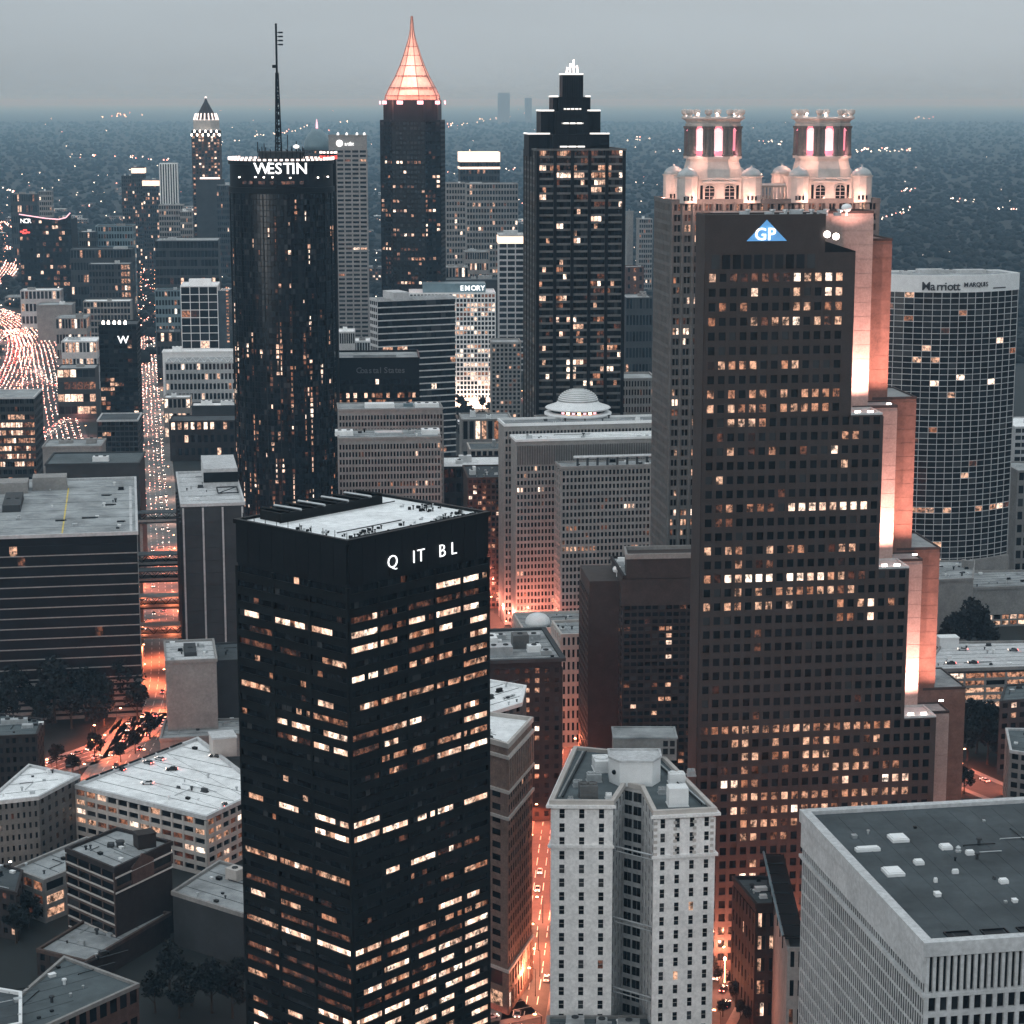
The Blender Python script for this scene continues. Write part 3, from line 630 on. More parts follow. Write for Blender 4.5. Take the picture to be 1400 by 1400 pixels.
# fluted shaft corners
for i in range(7):
    p = poly[0] + (poly[1] - poly[0]) * (i / 20 * 1.0); mb = MB(); mb.bar((p.x, p.y - .8, 0), (p.x, p.y - .8, z + .5), .55, n=6); mb.build('pilaster', 'grey_stone', t191)
def crown(px, root):
    before = set(bpy.data.objects)
    d = (poly[1] - poly[0]).normalized(); c = along(Vector((poly[0].x - d.y * 14, poly[0].y + d.x * 14, z)), (d.x, d.y), px); c = Vector((c.x, c.y, z)); ang = math.atan2(d.y, d.x)
    nn_ = Vector((-d.y, d.x, 0))
    def at(x, y, h): return (c.x + d.x * x + nn_.x * y, c.y + d.y * x + nn_.y * y, z + h)
    W = 13.0
    mb = MB(); mb.box(at(0, 0, 0), (2 * W, 2 * W, 10.5), ang); mb.box(at(0, 0, 10.5), (2 * W + 1, 2 * W + 1, .8), ang); base = mb.build('crown_base', 'pale_stone', root)
    for x in (-4.0, 4.0):                         # arched windows
        mb = MB(); pts = [(x - 2.0, 1), (x + 2.0, 1), (x + 2.0, 6)] + [(x + 2.0 * math.cos(t_), 6 + 2.0 * math.sin(t_)) for t_ in (.5, 1.0, 1.57, 2.1, 2.6)] + [(x - 2.0, 6)]
        mb.face([at(q, -W - .12, h) for q, h in pts]); mb.build('arched_window', 'dark_glass', root)
        mb = MB()
        for q in (-2.0, 0, 2.0): mb.bar(at(x + q, -W - .2, 1), at(x + q, -W - .2, 7 if q else 8), .14)
        for h in (3, 5, 6.5): mb.bar(at(x - 2, -W - .2, h), at(x + 2, -W - .2, h), .12)
        for k in range(6): t0, t1 = k * math.pi / 6, (k + 1) * math.pi / 6; mb.bar(at(x + 2.3 * math.cos(t0), -W - .25, 6 + 2.3 * math.sin(t0)), at(x + 2.3 * math.cos(t1), -W - .25, 6 + 2.3 * math.sin(t1)), .3)
        mb.build('window_frame', 'pale_stone', root)
    for x in (-7.2, 7.2):
        mb = MB(); mb.box(at(x, -W - .05, 1), (1.0, .2, 7), ang); mb.build('slot_window', 'dark_glass', root)
    mb = MB(); mb.box(at(0, -W - .3, 8.9), (14, 1, .9), ang); mb.bar(at(-7, -W - .5, 9.4), at(-2, -W - .5, 10.8), .35); mb.bar(at(7, -W - .5, 9.4), at(2, -W - .5, 10.8), .35); mb.build('pediment', 'pale_stone', root)
    for x, y in ((-1, -1), (1, -1), (1, 1), (-1, 1)):   # domed corner turrets
        q = at(x * (W - .3), y * (W - .3), 0); mb = MB(); mb.lathe(q, [(4.2, 0), (4.2, 11.5), (4.6, 11.7), (4.6, 12.2)], 10); tr = mb.build('turret', 'pale_stone', root)
        mb = MB(); mb.lathe(q, [(4.1, 12.1), (3.8, 13.4), (3.0, 14.6), (1.8, 15.5), (.5, 16.0), (.2, 17)], 12); mb.build('dome', 'copper_dome', tr, smooth=True)
        mb = MB()
        for k in range(-1, 2): mb.box((q[0] + d.x * k * 1.5, q[1] + d.y * k * 1.5 - 4.3, z + 1.2), (.7, .3, 2.0), ang)
        mb.build('slot_window', 'dark_glass', root)
    mb = MB(); ct = at(0, 0, 0)
    def oct_(r): return [Vector((ct[0] + r * math.cos(ang + math.pi / 8 + k * math.pi / 4) / math.cos(math.pi / 8), ct[1] + r * math.sin(ang + math.pi / 8 + k * math.pi / 4) / math.cos(math.pi / 8), 0)) for k in range(8)]
    mb.lathe(ct, [(11.8, 11.2), (11.5, 15), (10.6, 18.5), (10.6, 20)], 8, ang + math.pi / 8); mb.lathe(ct, [(11.6, 19.8), (11.6, 20.8), (11.0, 21.2)], 8, ang + math.pi / 8); mb.build('drum_base', 'pale_stone', root)
    mb = MB(); mb.lathe(ct, [(8.0, 21), (8.0, 34.5)], 8, ang + math.pi / 8); mb.build('lantern_glass', 'magenta_glass', root)
    for k in range(8):
        th = ang + math.pi / 8 + k * math.pi / 4
        for dth, rr_ in ((-.13, 10.2), (.13, 10.2), (0, 10.5)):
            mb = MB(); x, y = ct[0] + rr_ * math.cos(th + dth), ct[1] + rr_ * math.sin(th + dth)
            mb.lathe((x, y, z), [(1.25, 21), (1.25, 21.8), (1.0, 22.2), (.92, 33.2), (1.3, 34), (1.3, 34.6)], 8); mb.build('column', 'brown_stone' if k % 3 == 9 else 'grey_stone', root)
        th2 = ang + k * math.pi / 4; x, y = ct[0] + 9.0 * math.cos(th2), ct[1] + 9.0 * math.sin(th2)
        mb = MB(); mb.box((x, y, z + 23.5), (.3, 3.6, 9.0), th2); mb.lathe((x, y, z + 32.4), [(1.7, 0), (1.2, .9), (.2, 1.4)], 8); mb.build('lantern_window', 'magenta_glass' if k in (4, 7) else 'pink_glass', root)
        q = (ct[0] + 11.2 * math.cos(th), ct[1] + 11.2 * math.sin(th), z)
        mb = MB(); mb.lathe(q, [(1.3, 38.2), (1.3, 39), (.7, 39.4), (1.5, 40.6), (1.5, 41.8), (.5, 42.4)], 8); mb.build('urn', 'pale_stone', root)
    mb = MB(); mb.lathe(ct, [(10.9, 34.5), (11.2, 35.6), (10.6, 36), (11.2, 37.2), (12.6, 38.0), (12.6, 38.5), (9.0, 38.7)], 8, ang + math.pi / 8); mb.build('entablature', 'pale_stone', root)
    C1 = (1, .50, .38)
    for x, y, pw in ((-10, -20, 4200), (0, -21, 3600), (10, -20, 4200), (-19, 2, 4000), (19, 2, 4000)):
        p = at(x, y, 1.5 if abs(x) < 15 else 3); point('floodlight_beam', p, pw, C1, root, .4)
    for x, y in ((-9, -10), (9, -10), (9, 9), (-9, 9)): point('floodlight_beam', at(x * 1.05, y * 1.05, 18.5), 1400, C1, root, .3)
    for k in range(8):
        th = ang + math.pi / 8 + k * math.pi / 4; point('urn_light', (ct[0] + 10 * math.cos(th), ct[1] + 10 * math.sin(th), z + 40), 420, (1, .75, .68), root, .25)
    for k in (5, 6, 7):
        th = ang + k * math.pi / 4; point('lantern_light', (ct[0] + 10.2 * math.cos(th), ct[1] + 10.2 * math.sin(th), z + 23), 380, (1, .40, .42), root, .2)
    for o in set(bpy.data.objects) - before:
        if o.type == 'MESH':
            for v in o.data.vertices: v.co.z = z + (v.co.z - z) * .85
        else: o.location.z = z + (o.location.z - z) * .85
for px in (973, 1122): crown(px, t191)
p4 = [poly[0] + (poly[1] - poly[0]) * s - Vector((0, -8, 0)) for s in (.44, .56)]
mb = MB()
for i in range(8):
    q = p4[0] + (p4[1] - p4[0]) * (i / 7); mb.bar((q.x, q.y, z), (q.x, q.y, z + 6), .5, n=6)
mb.bar((p4[0].x, p4[0].y, z + 6.4), (p4[1].x, p4[1].y, z + 6.4), .8); mb.build('colonnade', 'pale_stone', t191)

# ================================================================== round black hotel tower
WY = 1280.0
ctr = P(384.5, 220, WY); RW = 30.3; zW = zt(222, WY - 28)
wt = empty('round_tower', (ctr.x, ctr.y, 0), 'round black glass hotel tower with a glowing rim and a tall mast', 'building'); FOOT.append([(ctr.x + 32 * math.cos(k * .785), ctr.y + 32 * math.sin(k * .785)) for k in range(8)])
NS = 96; mb = MB(); mb.lathe((ctr.x, ctr.y, 0), [(RW - .4, 0), (RW - .4, zW)], NS); mb.build('wall', 'black_stone', wt)
pan = MB(); wr = random.Random(12); nfl = 66; fh = (zW - 20) / nfl
colp = [wr.choice([.15, .2, .3, .4, 1.0, 4.5]) for _ in range(NS)]; vst = [0] * NS  # vertical runs of lit panes also imitate streaks of reflection
for k in range(NS):
    th = 2 * math.pi * (k + .5) / NS
    if math.sin(th) > .25: continue
    for j in range(nfl):
        z0_, z1_ = 2 + j * fh + .25 * fh, 2 + (j + 1) * fh
        t0, t1 = 2 * math.pi * (k + .08) / NS, 2 * math.pi * (k + .92) / NS
        st = 0; x = wr.random() / (colp[k] * (1.5 if j < 45 else .5))
        if j < nfl - 4: st = 3 if x < .014 else 2 if x < .034 else 1 if x < .07 else 0
        if vst[k] and wr.random() < .5: st = vst[k]
        vst[k] = st
        hh = z0_ if st else 2 + j * fh + .12 * fh
        rr_ = RW
        if st: m0 = (t0 + t1) / 2; wv = wr.choice([.3, .5, 1]); t0, t1 = m0 - (m0 - t0) * wv, m0 + (t1 - m0) * wv; hh += wr.choice([0, fh * .2]); rr_ = RW + .05
        pan.face([(ctr.x + rr_ * math.cos(t0), ctr.y + rr_ * math.sin(t0), hh), (ctr.x + rr_ * math.cos(t1), ctr.y + rr_ * math.sin(t1), hh), (ctr.x + rr_ * math.cos(t1), ctr.y + rr_ * math.sin(t1), z1_), (ctr.x + rr_ * math.cos(t0), ctr.y + rr_ * math.sin(t0), z1_)], st)
pan.build('window_panes', GL, wt, 'stuff')
for k in range(0, NS, 4):
    th = 2 * math.pi * k / NS
    if math.sin(th) > .3: continue
    mb = MB(); x, y = ctr.x + (RW + .1) * math.cos(th), ctr.y + (RW + .1) * math.sin(th); mb.box((x, y, 0), (.7, .5, zW - 18), th); mb.build('rib', 'black_metal', wt)
for z_, h_ in ((zW - 17.5, 3.0), (zW - 1.5, 2.2)):
    mb = MB(); mb.lathe((ctr.x, ctr.y, z_), [(RW - .2, 0), (RW + .5, .1), (RW + .5, h_), (RW - .2, h_ + .1)], NS, cap=False); mb.build('crown_band', 'black_metal', wt)
mb = MB(); mb.lathe((ctr.x, ctr.y, zW), [(RW - .5, .3), (RW - .5, .6)], 64); mb.build('roof', 'dark_roof', wt)
for k in range(60):
    th = 2 * math.pi * k / 60
    mb = MB(); mb.box((ctr.x + (RW + .3) * math.cos(th), ctr.y + (RW + .3) * math.sin(th), zW + .8), (.6, 1.7, 1.1 if abs(math.cos(th)) < .85 else 1.8), th); mb.build('rim_lamp', 'rim_light', wt)
mb = MB()
for px in range(325, 446, 12):
    if wr.random() < .55: q = P(px, 243, WY - 29); dx = q.x - ctr.x; yy = ctr.y - math.sqrt(max(0, (RW + .6) ** 2 - dx * dx)); mb.box((q.x, yy, q.z + wr.uniform(-.6, .6)), (.9, .4, .6))
mb.build('porthole_lamps', 'lamp_white', wt, 'stuff')
mb = MB()
for px in (333, 342, 356, 360, 372, 388, 394, 400, 412): q = P(px, 252, WY - 29); dx = q.x - ctr.x; yy = ctr.y - math.sqrt(max(0, (RW + .55) ** 2 - dx * dx)); mb.box((q.x, yy, q.z), (2.2, .4, 1.8))
mb.build('restaurant_windows', 'dim_window', wt, 'stuff')
mb = MB(); mb.lathe((ctr.x, ctr.y, zW + .5), [(13, 0), (13, 4.5), (13.6, 4.6), (13.6, 5.2)], 28); mb.build('roof_drum', 'dark_concrete', wt)
for k in range(26):
    th = k * .2417; mb = MB(); mb.bar((ctr.x + 13.4 * math.cos(th), ctr.y + 13.4 * math.sin(th), zW + .5), (ctr.x + 13.4 * math.cos(th), ctr.y + 13.4 * math.sin(th), zW + 6.8 + (k % 3) * .7), .22); mb.build('drum_post', 'black_metal', wt)
zm0, zm1 = zW + 5, zt(32, WY); mx_ = P(379.5, 150, WY).x - ctr.x + ctr.x; mb = MB()
hm = zm1 - zm0
for k in range(3):
    th = k * 2.094 + .5; mb.bar((mx_ + 2.0 * math.cos(th), WY + 2.0 * math.sin(th), zm0), (mx_ + .75 * math.cos(th), WY + .75 * math.sin(th), zm0 + hm * .62), .42)
for i in range(22):
    f0, f1 = i / 22, (i + 1) / 22; r0, r1 = 2.0 - 1.25 * f0, 2.0 - 1.25 * f1
    for k in range(3):
        t0, t1 = k * 2.094 + .5, (k + 1) * 2.094 + .5
        mb.bar((mx_ + r0 * math.cos(t0), WY + r0 * math.sin(t0), zm0 + hm * .62 * f0), (mx_ + r1 * math.cos(t1), WY + r1 * math.sin(t1), zm0 + hm * .62 * f1), .18)
mb.bar((mx_, WY, zm0 + hm * .6), (mx_, WY, zm1), .62, n=6)
for i in range(9): mb.box((mx_, WY, zm0 + hm * (.06 + .065 * i)), (1.9, 1.9, 1.6 + (i % 2)))
for i in range(4): mb.box((mx_ + 2.6, WY, zt(62 - i * 5.5, WY)), (2.6, .8, .9)); mb.bar((mx_, WY, zt(61 - i * 5.5, WY)), (mx_ + 2.6, WY, zt(61 - i * 5.5, WY)), .2)
mb.box((mx_ - 1.6, WY, zt(93, WY)), (2.0, 1.2, 1.8)); mb.build('mast', 'black_metal', wt)
for px, top in ((361, 196), (393, 184), (405, 193), (408, 198), (352, 194)):
    q = P(px, top, WY - 6); mb = MB(); mb.bar((q.x, WY - 6, zW + 5), (q.x, WY - 6, q.z), .25); mb.build('aerial', 'black_metal', wt)
mb = MB(); p = P(405, 201, WY - 10); mb.lathe((p.x, p.y, p.z), [(.2, -1), (1.6, -.4), (1.9, .6), (.5, 1.4)], 10); mb.build('beacon', 'edge_light', wt)
q0 = P(347, 237, WY - 32); letters(wt, 'WESTIN', Vector((q0.x, ctr.y - RW - 1.2, zt(237.5, WY - 32))), (1, 0, 0), (0, -1, 0), 8.8, 'sign_white', .86, depth=.4)
# the lift shaft with red lamps clinging to its flank
p = P(449, 212, WY + 8); ls = MB(); ls.lathe((p.x, p.y, 0), [(4.6, 0), (4.6, p.z), (4.9, p.z), (4.9, p.z + 1)], 14); ls.build('lift_shaft', 'black_stone', wt)
mb = MB()
for k in range(7): th = -2.9 + k * .45; mb.box((p.x + 4.9 * math.cos(th), p.y + 4.9 * math.sin(th), p.z - 2.2), (.5, 1.4, 2.0), th, 0); mb.box((p.x + 4.9 * math.cos(th), p.y + 4.9 * math.sin(th), p.z + 1), (.6, 1.2, 1.2), th, 1)
mb.build('shaft_lamps', ['red_lamp', 'rim_light'], wt, 'stuff')

# ================================================================== stepped dark tower with a lit tip
SY = 1150.0
label = 'dark glass tower with stepped setbacks, bright white ledges and a glowing tip'
poly, z = rect(735, 853, 205, SY, 46, 7)
u = (poly[1] - poly[0]).normalized(); nb_ = Vector((-u.y, u.x, 0)); Wd = (poly[1] - poly[0]).length
st = building('setback_tower', label, poly, z, 'black_stone', 'dark_roof', {
    0: dict(nf=63, nb=5, pier=.14, span=.3, rec=1.0, k=4, f=lit(.12, .12, .13, 61, lambda r_, nf, b: [2.0, 2.0, 1.5, 2.2, 1.2, 1.8, .8, 1.5, 1.2, 1.6, 1.3, 2.4, 1.2, 1.9, 2.6, 2.2, 1.8, .9, .7, .6, .4, .6, .5, .5, .4, .5, .6, .9, .4, .4, .3, .6, .4, .4, .5, .3, .3, .5, .4, .4, .4, .6, .5, .8, 1.2, 1.2][min(int(r_ * .73), 45)], runs=.4), mull=.25),
    3: dict(nf=63, nb=4, pier=.3, span=.32, rec=1.1, k=2, f=lit(.08, .07, .03, 62, runs=.3))}, para=.6, frame='grey_stone', rec=1.1, min_area=28)
# dark shaft piers in front of the bays and the grey sill trays
for i in range(6):
    p = poly[0] + u * (Wd * i / 5) - nb_ * .9; mb = MB(); mb.box((p.x, p.y, 0), (1.7, 1.3, z - .5), math.atan2(u.y, u.x)); mb.build('pier', 'black_stone', st)
for i in range(5):
    p = poly[3] + (poly[0] - poly[3]) * (i / 4) - u * .9; mb = MB(); mb.box((p.x, p.y, 0), (1.3, 1.7, z - .5), math.atan2(u.y, u.x)); mb.build('pier', 'black_stone', st)
mid = poly[0] + u * Wd * .5
def tier(pl, pr, y0, y1, notch, Yo, edge=True):
    zA = zt(y0, SY + Yo); zB = zt(y1, SY + Yo) - 3
    a = along(Vector((poly[0].x + nb_.x * Yo, poly[0].y + nb_.y * Yo, zA)), (u.x, u.y), pl); b_ = along(a, (u.x, u.y), pr); W_ = (b_ - a).length; nn_ = notch * W_
    pts = [a + u * x + nb_ * y for x, y in ((0, nn_), (nn_, nn_), (nn_, 0), (W_ - nn_, 0), (W_ - nn_, nn_), (W_, nn_), (W_, W_ - nn_), (W_ - nn_, W_ - nn_), (W_ - nn_, W_), (nn_, W_), (nn_, W_ - nn_), (0, W_ - nn_))] if notch else [a, b_, b_ + nb_ * W_, a + nb_ * W_]
    mb = MB(); mb.prism(pts, zB, zA); mb.build('setback', 'black_stone', st)
    if edge:
        if notch:
            for (i, j) in ((0, 1), (4, 5), (11, 0), (2, 3)):
                p, q = pts[i], pts[j]; lo = 3.0 if (i, j) == (2, 3) else 0
                if (i, j) == (2, 3):
                    p, q = p + (q - p) * .18, q - (q - p) * .18
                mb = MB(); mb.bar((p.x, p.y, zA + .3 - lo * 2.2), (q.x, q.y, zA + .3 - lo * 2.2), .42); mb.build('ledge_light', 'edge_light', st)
        else:
            for i, j in ((0, 1), (3, 0)):
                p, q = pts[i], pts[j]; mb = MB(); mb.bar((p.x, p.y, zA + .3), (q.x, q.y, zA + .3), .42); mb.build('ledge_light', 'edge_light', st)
    # shallow dark ribs on the blank setback
    n_ = 9
    for i in range(1, n_):
        p = a + u * (W_ * i / n_) - nb_ * (.1 if not notch or notch * W_ < W_ * i / n_ < W_ - notch * W_ else -nn_ + .1); mb = MB(); mb.box((p.x, p.y, zB), (.5, .5, zA - zB - 1.2), math.atan2(u.y, u.x)); mb.build('rib', 'black_metal', st)
tier(727, 838, 184, 207, .26, 4); tier(742, 824, 152, 186, .22, 9); tier(757, 808.5, 132.5, 155, .14, 14); tier(769, 797.5, 102, 135, 0, 19)
p = P(783, 96, SY + 30); mb = MB()
for dx, h_ in ((-3.6, 1.5), (-1.6, 3.5), (.6, 5.5), (2.8, 2.5)): mb.bar((p.x + dx, p.y, p.z - 3), (p.x + dx * .8, p.y, p.z + h_), .5, n=6)
mb.build('beacon', 'rim_light', st); point('beacon_light', (p.x, p.y - 3, p.z + 2), 3000, (1, .8, .7), st, 1)
q = P(783, 100, SY + 26); point('beacon_light', (q.x, q.y - 8, q.z + 4), 900, (1, .8, .7), st, .5)

# ================================================================== tapered spire tower
BY = 1930.0
label = 'tall dark tower topped by a glowing pink lattice spire'
ctr = P(564, 140, BY + 22); zB = zt(165, BY); zSh = zt(137, BY + 5)
bt = empty('spire_tower', (ctr.x, ctr.y, 0), label, 'building')
def ngon(r, notch=.0):
    pts = []
    for k in range(4):
        a_ = R(-90 - 6) + k * math.pi / 2
        for da in (-.62, -.50, .50, .62): rr_ = r * (1.0 if abs(da) < .55 else .93); pts.append(Vector((ctr.x + rr_ * math.cos(a_ + da) / 1.0, ctr.y + rr_ * math.sin(a_ + da), 0)))
    return pts
hw = (P(606, 260, BY).x - P(521, 260, BY).x) / 2
poly = ngon(hw * 1.10); FOOT.append([(p.x, p.y) for p in poly])
mb = MB(); mb.prism(poly, 0, zB); mb.build('wall', 'black_stone', bt)
fc = Facades(bt, 'black_metal', 0)
for e_ in range(16):
    a, b_ = poly[e_], poly[(e_ + 1) % 16]; L = (b_ - a).length; m_ = (a + b_) / 2
    if (m_ - ctr).y > 8: continue
    fc.add(a, b_, 2, zB - 1, 58, max(1, int(L / 3.2)), pier=.3, span=.45, rec=.4, f=lit(.09, .09, .07, 71 + e_, lambda r_, nf, b: [.2, .5, 1.2, 2.6, .4][(r_ * 7) % 5] * (0 if r_ > 50 else 1), runs=.45))
fc.finish()
p2 = ngon(hw * 1.0); mb = MB(); mb.prism(p2, zB - .5, zSh); mb.build('shoulder', 'black_stone', bt)
mb = MB(); mb.ring(ngon(hw * 1.12), ngon(hw * 1.0), zB - 1, zB + .6); mb.build('ledge', 'black_metal', bt)
prof = [(137, 37), (131, 36), (120, 31), (104, 22.5), (90, 16.5), (76, 11.5), (64, 8), (55, 5.2), (47, 3.4), (40, 2.2), (30, 1.6), (22, .9)]
pr = [(w_ * (BY + 20) / F * 1.03, zt(y_, BY + 22)) for y_, w_ in prof]
mb = MB(); NSP = 8
mb.lathe((ctr.x, ctr.y, 0), [(r_ * .93, z_) for r_, z_ in pr], NSP, R(16)); mb.build('spire_skin', 'gold_spire', bt)
for k in range(24):
    th = R(16) + 2 * math.pi * k / 24; mb = MB(); s_ = 1.0 if k % 3 == 0 else .95
    for (r0, z0_), (r1, z1_) in zip(pr[:-1], pr[1:]): mb.bar((ctr.x + r0 * s_ * math.cos(th), ctr.y + r0 * s_ * math.sin(th), z0_), (ctr.x + r1 * s_ * math.cos(th), ctr.y + r1 * s_ * math.sin(th), z1_), .38 if k % 3 == 0 else .22)
    mb.build('spire_rib', 'gold_spire' if k % 3 else 'red_granite', bt)
for i in (0, 1, 2, 3, 4, 5, 6):
    mb = MB(); r_, z_ = pr[i]; mb.lathe((ctr.x, ctr.y, z_), [(r_ * .94, -.35), (r_ * 1.02, -.2), (r_ * 1.02, .35), (r_ * .94, .5)], NSP, R(16), cap=False); mb.build('spire_ring', 'red_granite', bt)
for k in range(10):
    th = R(16) + 2 * math.pi * (k + .5) / 10
    if math.sin(th) > .5: continue
    for rr_, pw, dz in ((1.45, 13000, 1), (1.2, 5000, 7)):
        l = point('floodlight_beam', (ctr.x + hw * rr_ * math.cos(th), ctr.y + hw * rr_ * math.sin(th), zSh + dz - 3), pw, (1, .36, .28), bt, 1)
    mb = MB(); mb.box((ctr.x + hw * 1.05 * math.cos(th), ctr.y + hw * 1.05 * math.sin(th), zSh - 3.5), (1.2, 2.6 * 2, 3.0), th); mb.build('crown_lamp', 'neon_pink', bt)
for k in (0, 1, 2, 3):
    l = point('floodlight_beam', (ctr.x + (-18 + 12 * k), ctr.y - 34, zSh + 30 + 14 * (k % 2)), 42000, (1, .52, .46), bt, 1)  # unseen lights added in mid-air to brighten the upper spire

# ================================================================== pale grid tower with the globe sign, behind the round tower
poly, z = rect(449, 501, 186, 2320, 34, 3)
att = building('grid_tower', 'pale grid tower with a white globe sign, beside the round black tower', poly, z, 'concrete', 'grey_roof', {
    0: dict(nf=46, nb=5, z1=z - 15, pier=.2, span=.5, rec=.5, k=1, f=lit(.02, .02, .01, 81, lambda r_, nf, b: 9 if nf - r_ in (3, 23, 29) else .2)),
    1: dict(nf=46, nb=3, z1=z - 15, pier=.4, span=.5, rec=.4, f=lit(.02, .02, .0, 82))}, para=1, min_area=25, limit=260)
c = P(464, 196, 2318); mb = MB(); mb.lathe((0, 0, 0), [(3.6, 0), (3.6, .5), (.1, .6)], 20); me = mb.mesh('globe', [MATS['sign_white']]); sub('globe', me, att, Matrix.Translation(Vector((c.x, poly[0].y - .5, c.z)) - att.location) @ Matrix.Rotation(R(90), 4, 'X'))
c = P(471, 199, 2318); letters(att, 'at&t', Vector((c.x, poly[0].y - .6, c.z)), (1, .05, 0), (0, -1, 0), 5.5, 'sign_white', .85)
for px in (462, 474, 488, 498):
    q = P(px, 184, 2325); mb = MB(); mb.box((q.x, q.y, z + .8), (2.4, 2, 2.2)); mb.box((q.x, q.y, z + 3), (1.2, 1.2, .8)); mb.build('roof_lamp', 'edge_light', att)
# domed tower to its left
poly, z = rect(414, 452, 206, 2620, 34, 3)
dm = building('domed_tower', 'grey tower with a glass dome and a lit spike behind the round black tower', poly, z, 'dark_concrete', 'dark_roof', {0: dict(nf=40, nb=10, pier=.4, span=.5, rec=.3, f=lit(.05, .03, .01, 83))}, para=1, limit=0)
c = (poly[0] + poly[2]) / 2; mb = MB(); mb.lathe((c.x, c.y, z), [(16, 0), (16, 6), (14.5, 13), (11, 19), (6, 24), (2, 26)], 16); mb.build('dome', 'teal_panel', dm, smooth=True)
mb = MB(); mb.lathe((c.x, c.y, z + 25), [(1.5, 0), (1.2, 6), (.3, 12)], 6); mb.build('spike', 'neon_pink', dm)

# ================================================================== far tower with a lit pointed crown (upper left)
AY = 3330.0
poly, z = rect(262, 300, 178, AY, 44, 4)
oa = building('pointed_tower', 'distant slender tower with a lit pyramid crown, alone above the midtown blocks', poly, z, 'brown_stone', 'dark_roof', {
    0: dict(nf=50, nb=9, pier=.35, span=.35, rec=.6, f=lit(.12, .10, .07, 85, lambda r_, nf, b: 1.6)), 3: dict(nf=50, nb=9, pier=.35, span=.35, rec=.6, f=lit(.1, .1, .03, 86))}, para=0, limit=0)
c = (poly[0] + poly[2]) / 2; k_ = AY / F; mb = MB()
mb.lathe((c.x, c.y, z), [(21 * 1.0 * k_, -1), (18.5 * k_, 2), (18.5 * k_, zt(165, AY) - z), (15 * k_, zt(163, AY) - z)], 8, R(26)); mb.build('crown_base', 'pale_stone', oa)
mb = MB(); mb.lathe((c.x, c.y, 0), [(14 * k_, zt(165, AY)), (12.5 * k_, zt(157, AY)), (7 * k_, zt(147, AY)), (3 * k_, zt(140, AY)), (.8 * k_, zt(134, AY))], 8, R(26)); mb.build('pyramid', 'brown_stone', oa)
mb = MB(); mb.lathe((c.x, c.y, zt(133.5, AY)), [(.6, -1), (2.0, 0), (.6, 2)], 6); mb.build('beacon', 'rim_light', oa)
for i in range(9):
    th = R(-170 + i * 20); mb = MB(); mb.bar((c.x + 17 * k_ * math.cos(th), c.y + 17 * k_ * math.sin(th), zt(164, AY)), (c.x + 14 * k_ * math.cos(th), c.y + 14 * k_ * math.sin(th), zt(155, AY)), .9); mb.build('crown_lamp', 'rim_light', oa)
for i in range(11):
    q = poly[0] + (poly[1] - poly[0]) * (i / 10); mb = MB(); mb.box((q.x, q.y - 1, zt(181 if i % 2 else 186, AY)), (2, 1, 3.4)); mb.build('ledge_lamp', 'lamp_white', oa)
mb = MB(); q = poly[0] + (poly[1] - poly[0]) * .28; q2 = poly[0] + (poly[1] - poly[0]) * 1.0; mb.bar((q.x, q.y - 8, zt(243.5, AY)), (q2.x, q2.y - 8, zt(243.5, AY)), 1.3); mb.build('ledge_light', 'rim_light', oa)
mb = MB(); p4 = [poly[0] + Vector((6, -10, 0)), poly[1] + Vector((6, -10, 0)), poly[1] + Vector((6, -1, 0)), poly[0] + Vector((6, -1, 0))]; mb.prism(p4, 0, zt(245, AY)); mb.build('lower_block', 'dark_concrete', oa)

# ================================================================== curved white-gridded hotel (right)
MY = 1150.0
cz = zt(398, MY); pl, prr = P(1196, 398, MY + 2), P(1392, 392, MY + 10)
ch = (prr - pl); ch.z = 0; Lc = ch.length; chu = ch.normalized(); chn = Vector((chu.y, -chu.x, 0)); sag = 15.0
def mq(t_, extra=0): return pl + chu * (Lc * t_) + chn * (sag * (1 - (2 * t_ - 1) ** 2) + extra)
NA = 17; arc = [mq(i / NA) for i in range(NA + 1)]
poly = [Vector((p.x, p.y, 0)) for p in arc] + [Vector((prr.x, prr.y, 0)) - chn * 22 - chu * 4, Vector((pl.x, pl.y, 0)) - chn * 22]
zM = zt(376, MY)
mm = empty('curved_hotel', (sum(p.x for p in poly) / len(poly), sum(p.y for p in poly) / len(poly), 0), 'curved hotel with a white window grid under a pale lettered roof band', 'building'); FOOT.append([(p.x, p.y) for p in poly])
mb = MB(); mb.prism(poly, 0, zM - 1); mb.build('wall', 'dark_concrete', mm)
mb = MB(); mb.prism(offset(poly, -.3), zM - 1.2, zM - .2); mb.build('roof', 'grey_roof', mm)
mb = MB(); mb.ring(offset(poly, .5), offset(poly, -.6), cz, zM + .5); mb.build('sign_band', 'white_paint', mm)
fc = Facades(mm, 'pale_concrete', 300, 36); nf_ = 52; f_ = lit(.012, .022, .012, 88, lambda r_, nf, b: 14 if r_ == 14 else 1)
for i in range(NA):
    a, b_ = poly[i], poly[i + 1]
    fc.add(a, b_, 4, cz, nf_, 1, pier=.055, span=.11, rec=.25, k=1, f=f_)
a, b_ = poly[NA], poly[NA + 1]; fc.add(a, b_, 4, cz, nf_, 6, pier=.1, span=.13, rec=.25, f=f_)
fc.finish()
a, b_ = mq(.30), mq(.62); d_ = (b_ - a); d_.z = 0; d_.normalize(); n_ = Vector((d_.y, -d_.x, 0))
def arc_word(word, t0, zz, size, sp):
    t_ = t0
    for ch in word:
        q = mq(t_, .75); q2 = mq(t_ + .02, .75); dd = q2 - q; dd.z = 0; dd.normalize()
        wd = letters(mm, ch, Vector((q.x, q.y, zz)), dd, Vector((dd.y, -dd.x, 0)), size, 'sign_dark', sp, depth=.12); t_ += wd / Lc
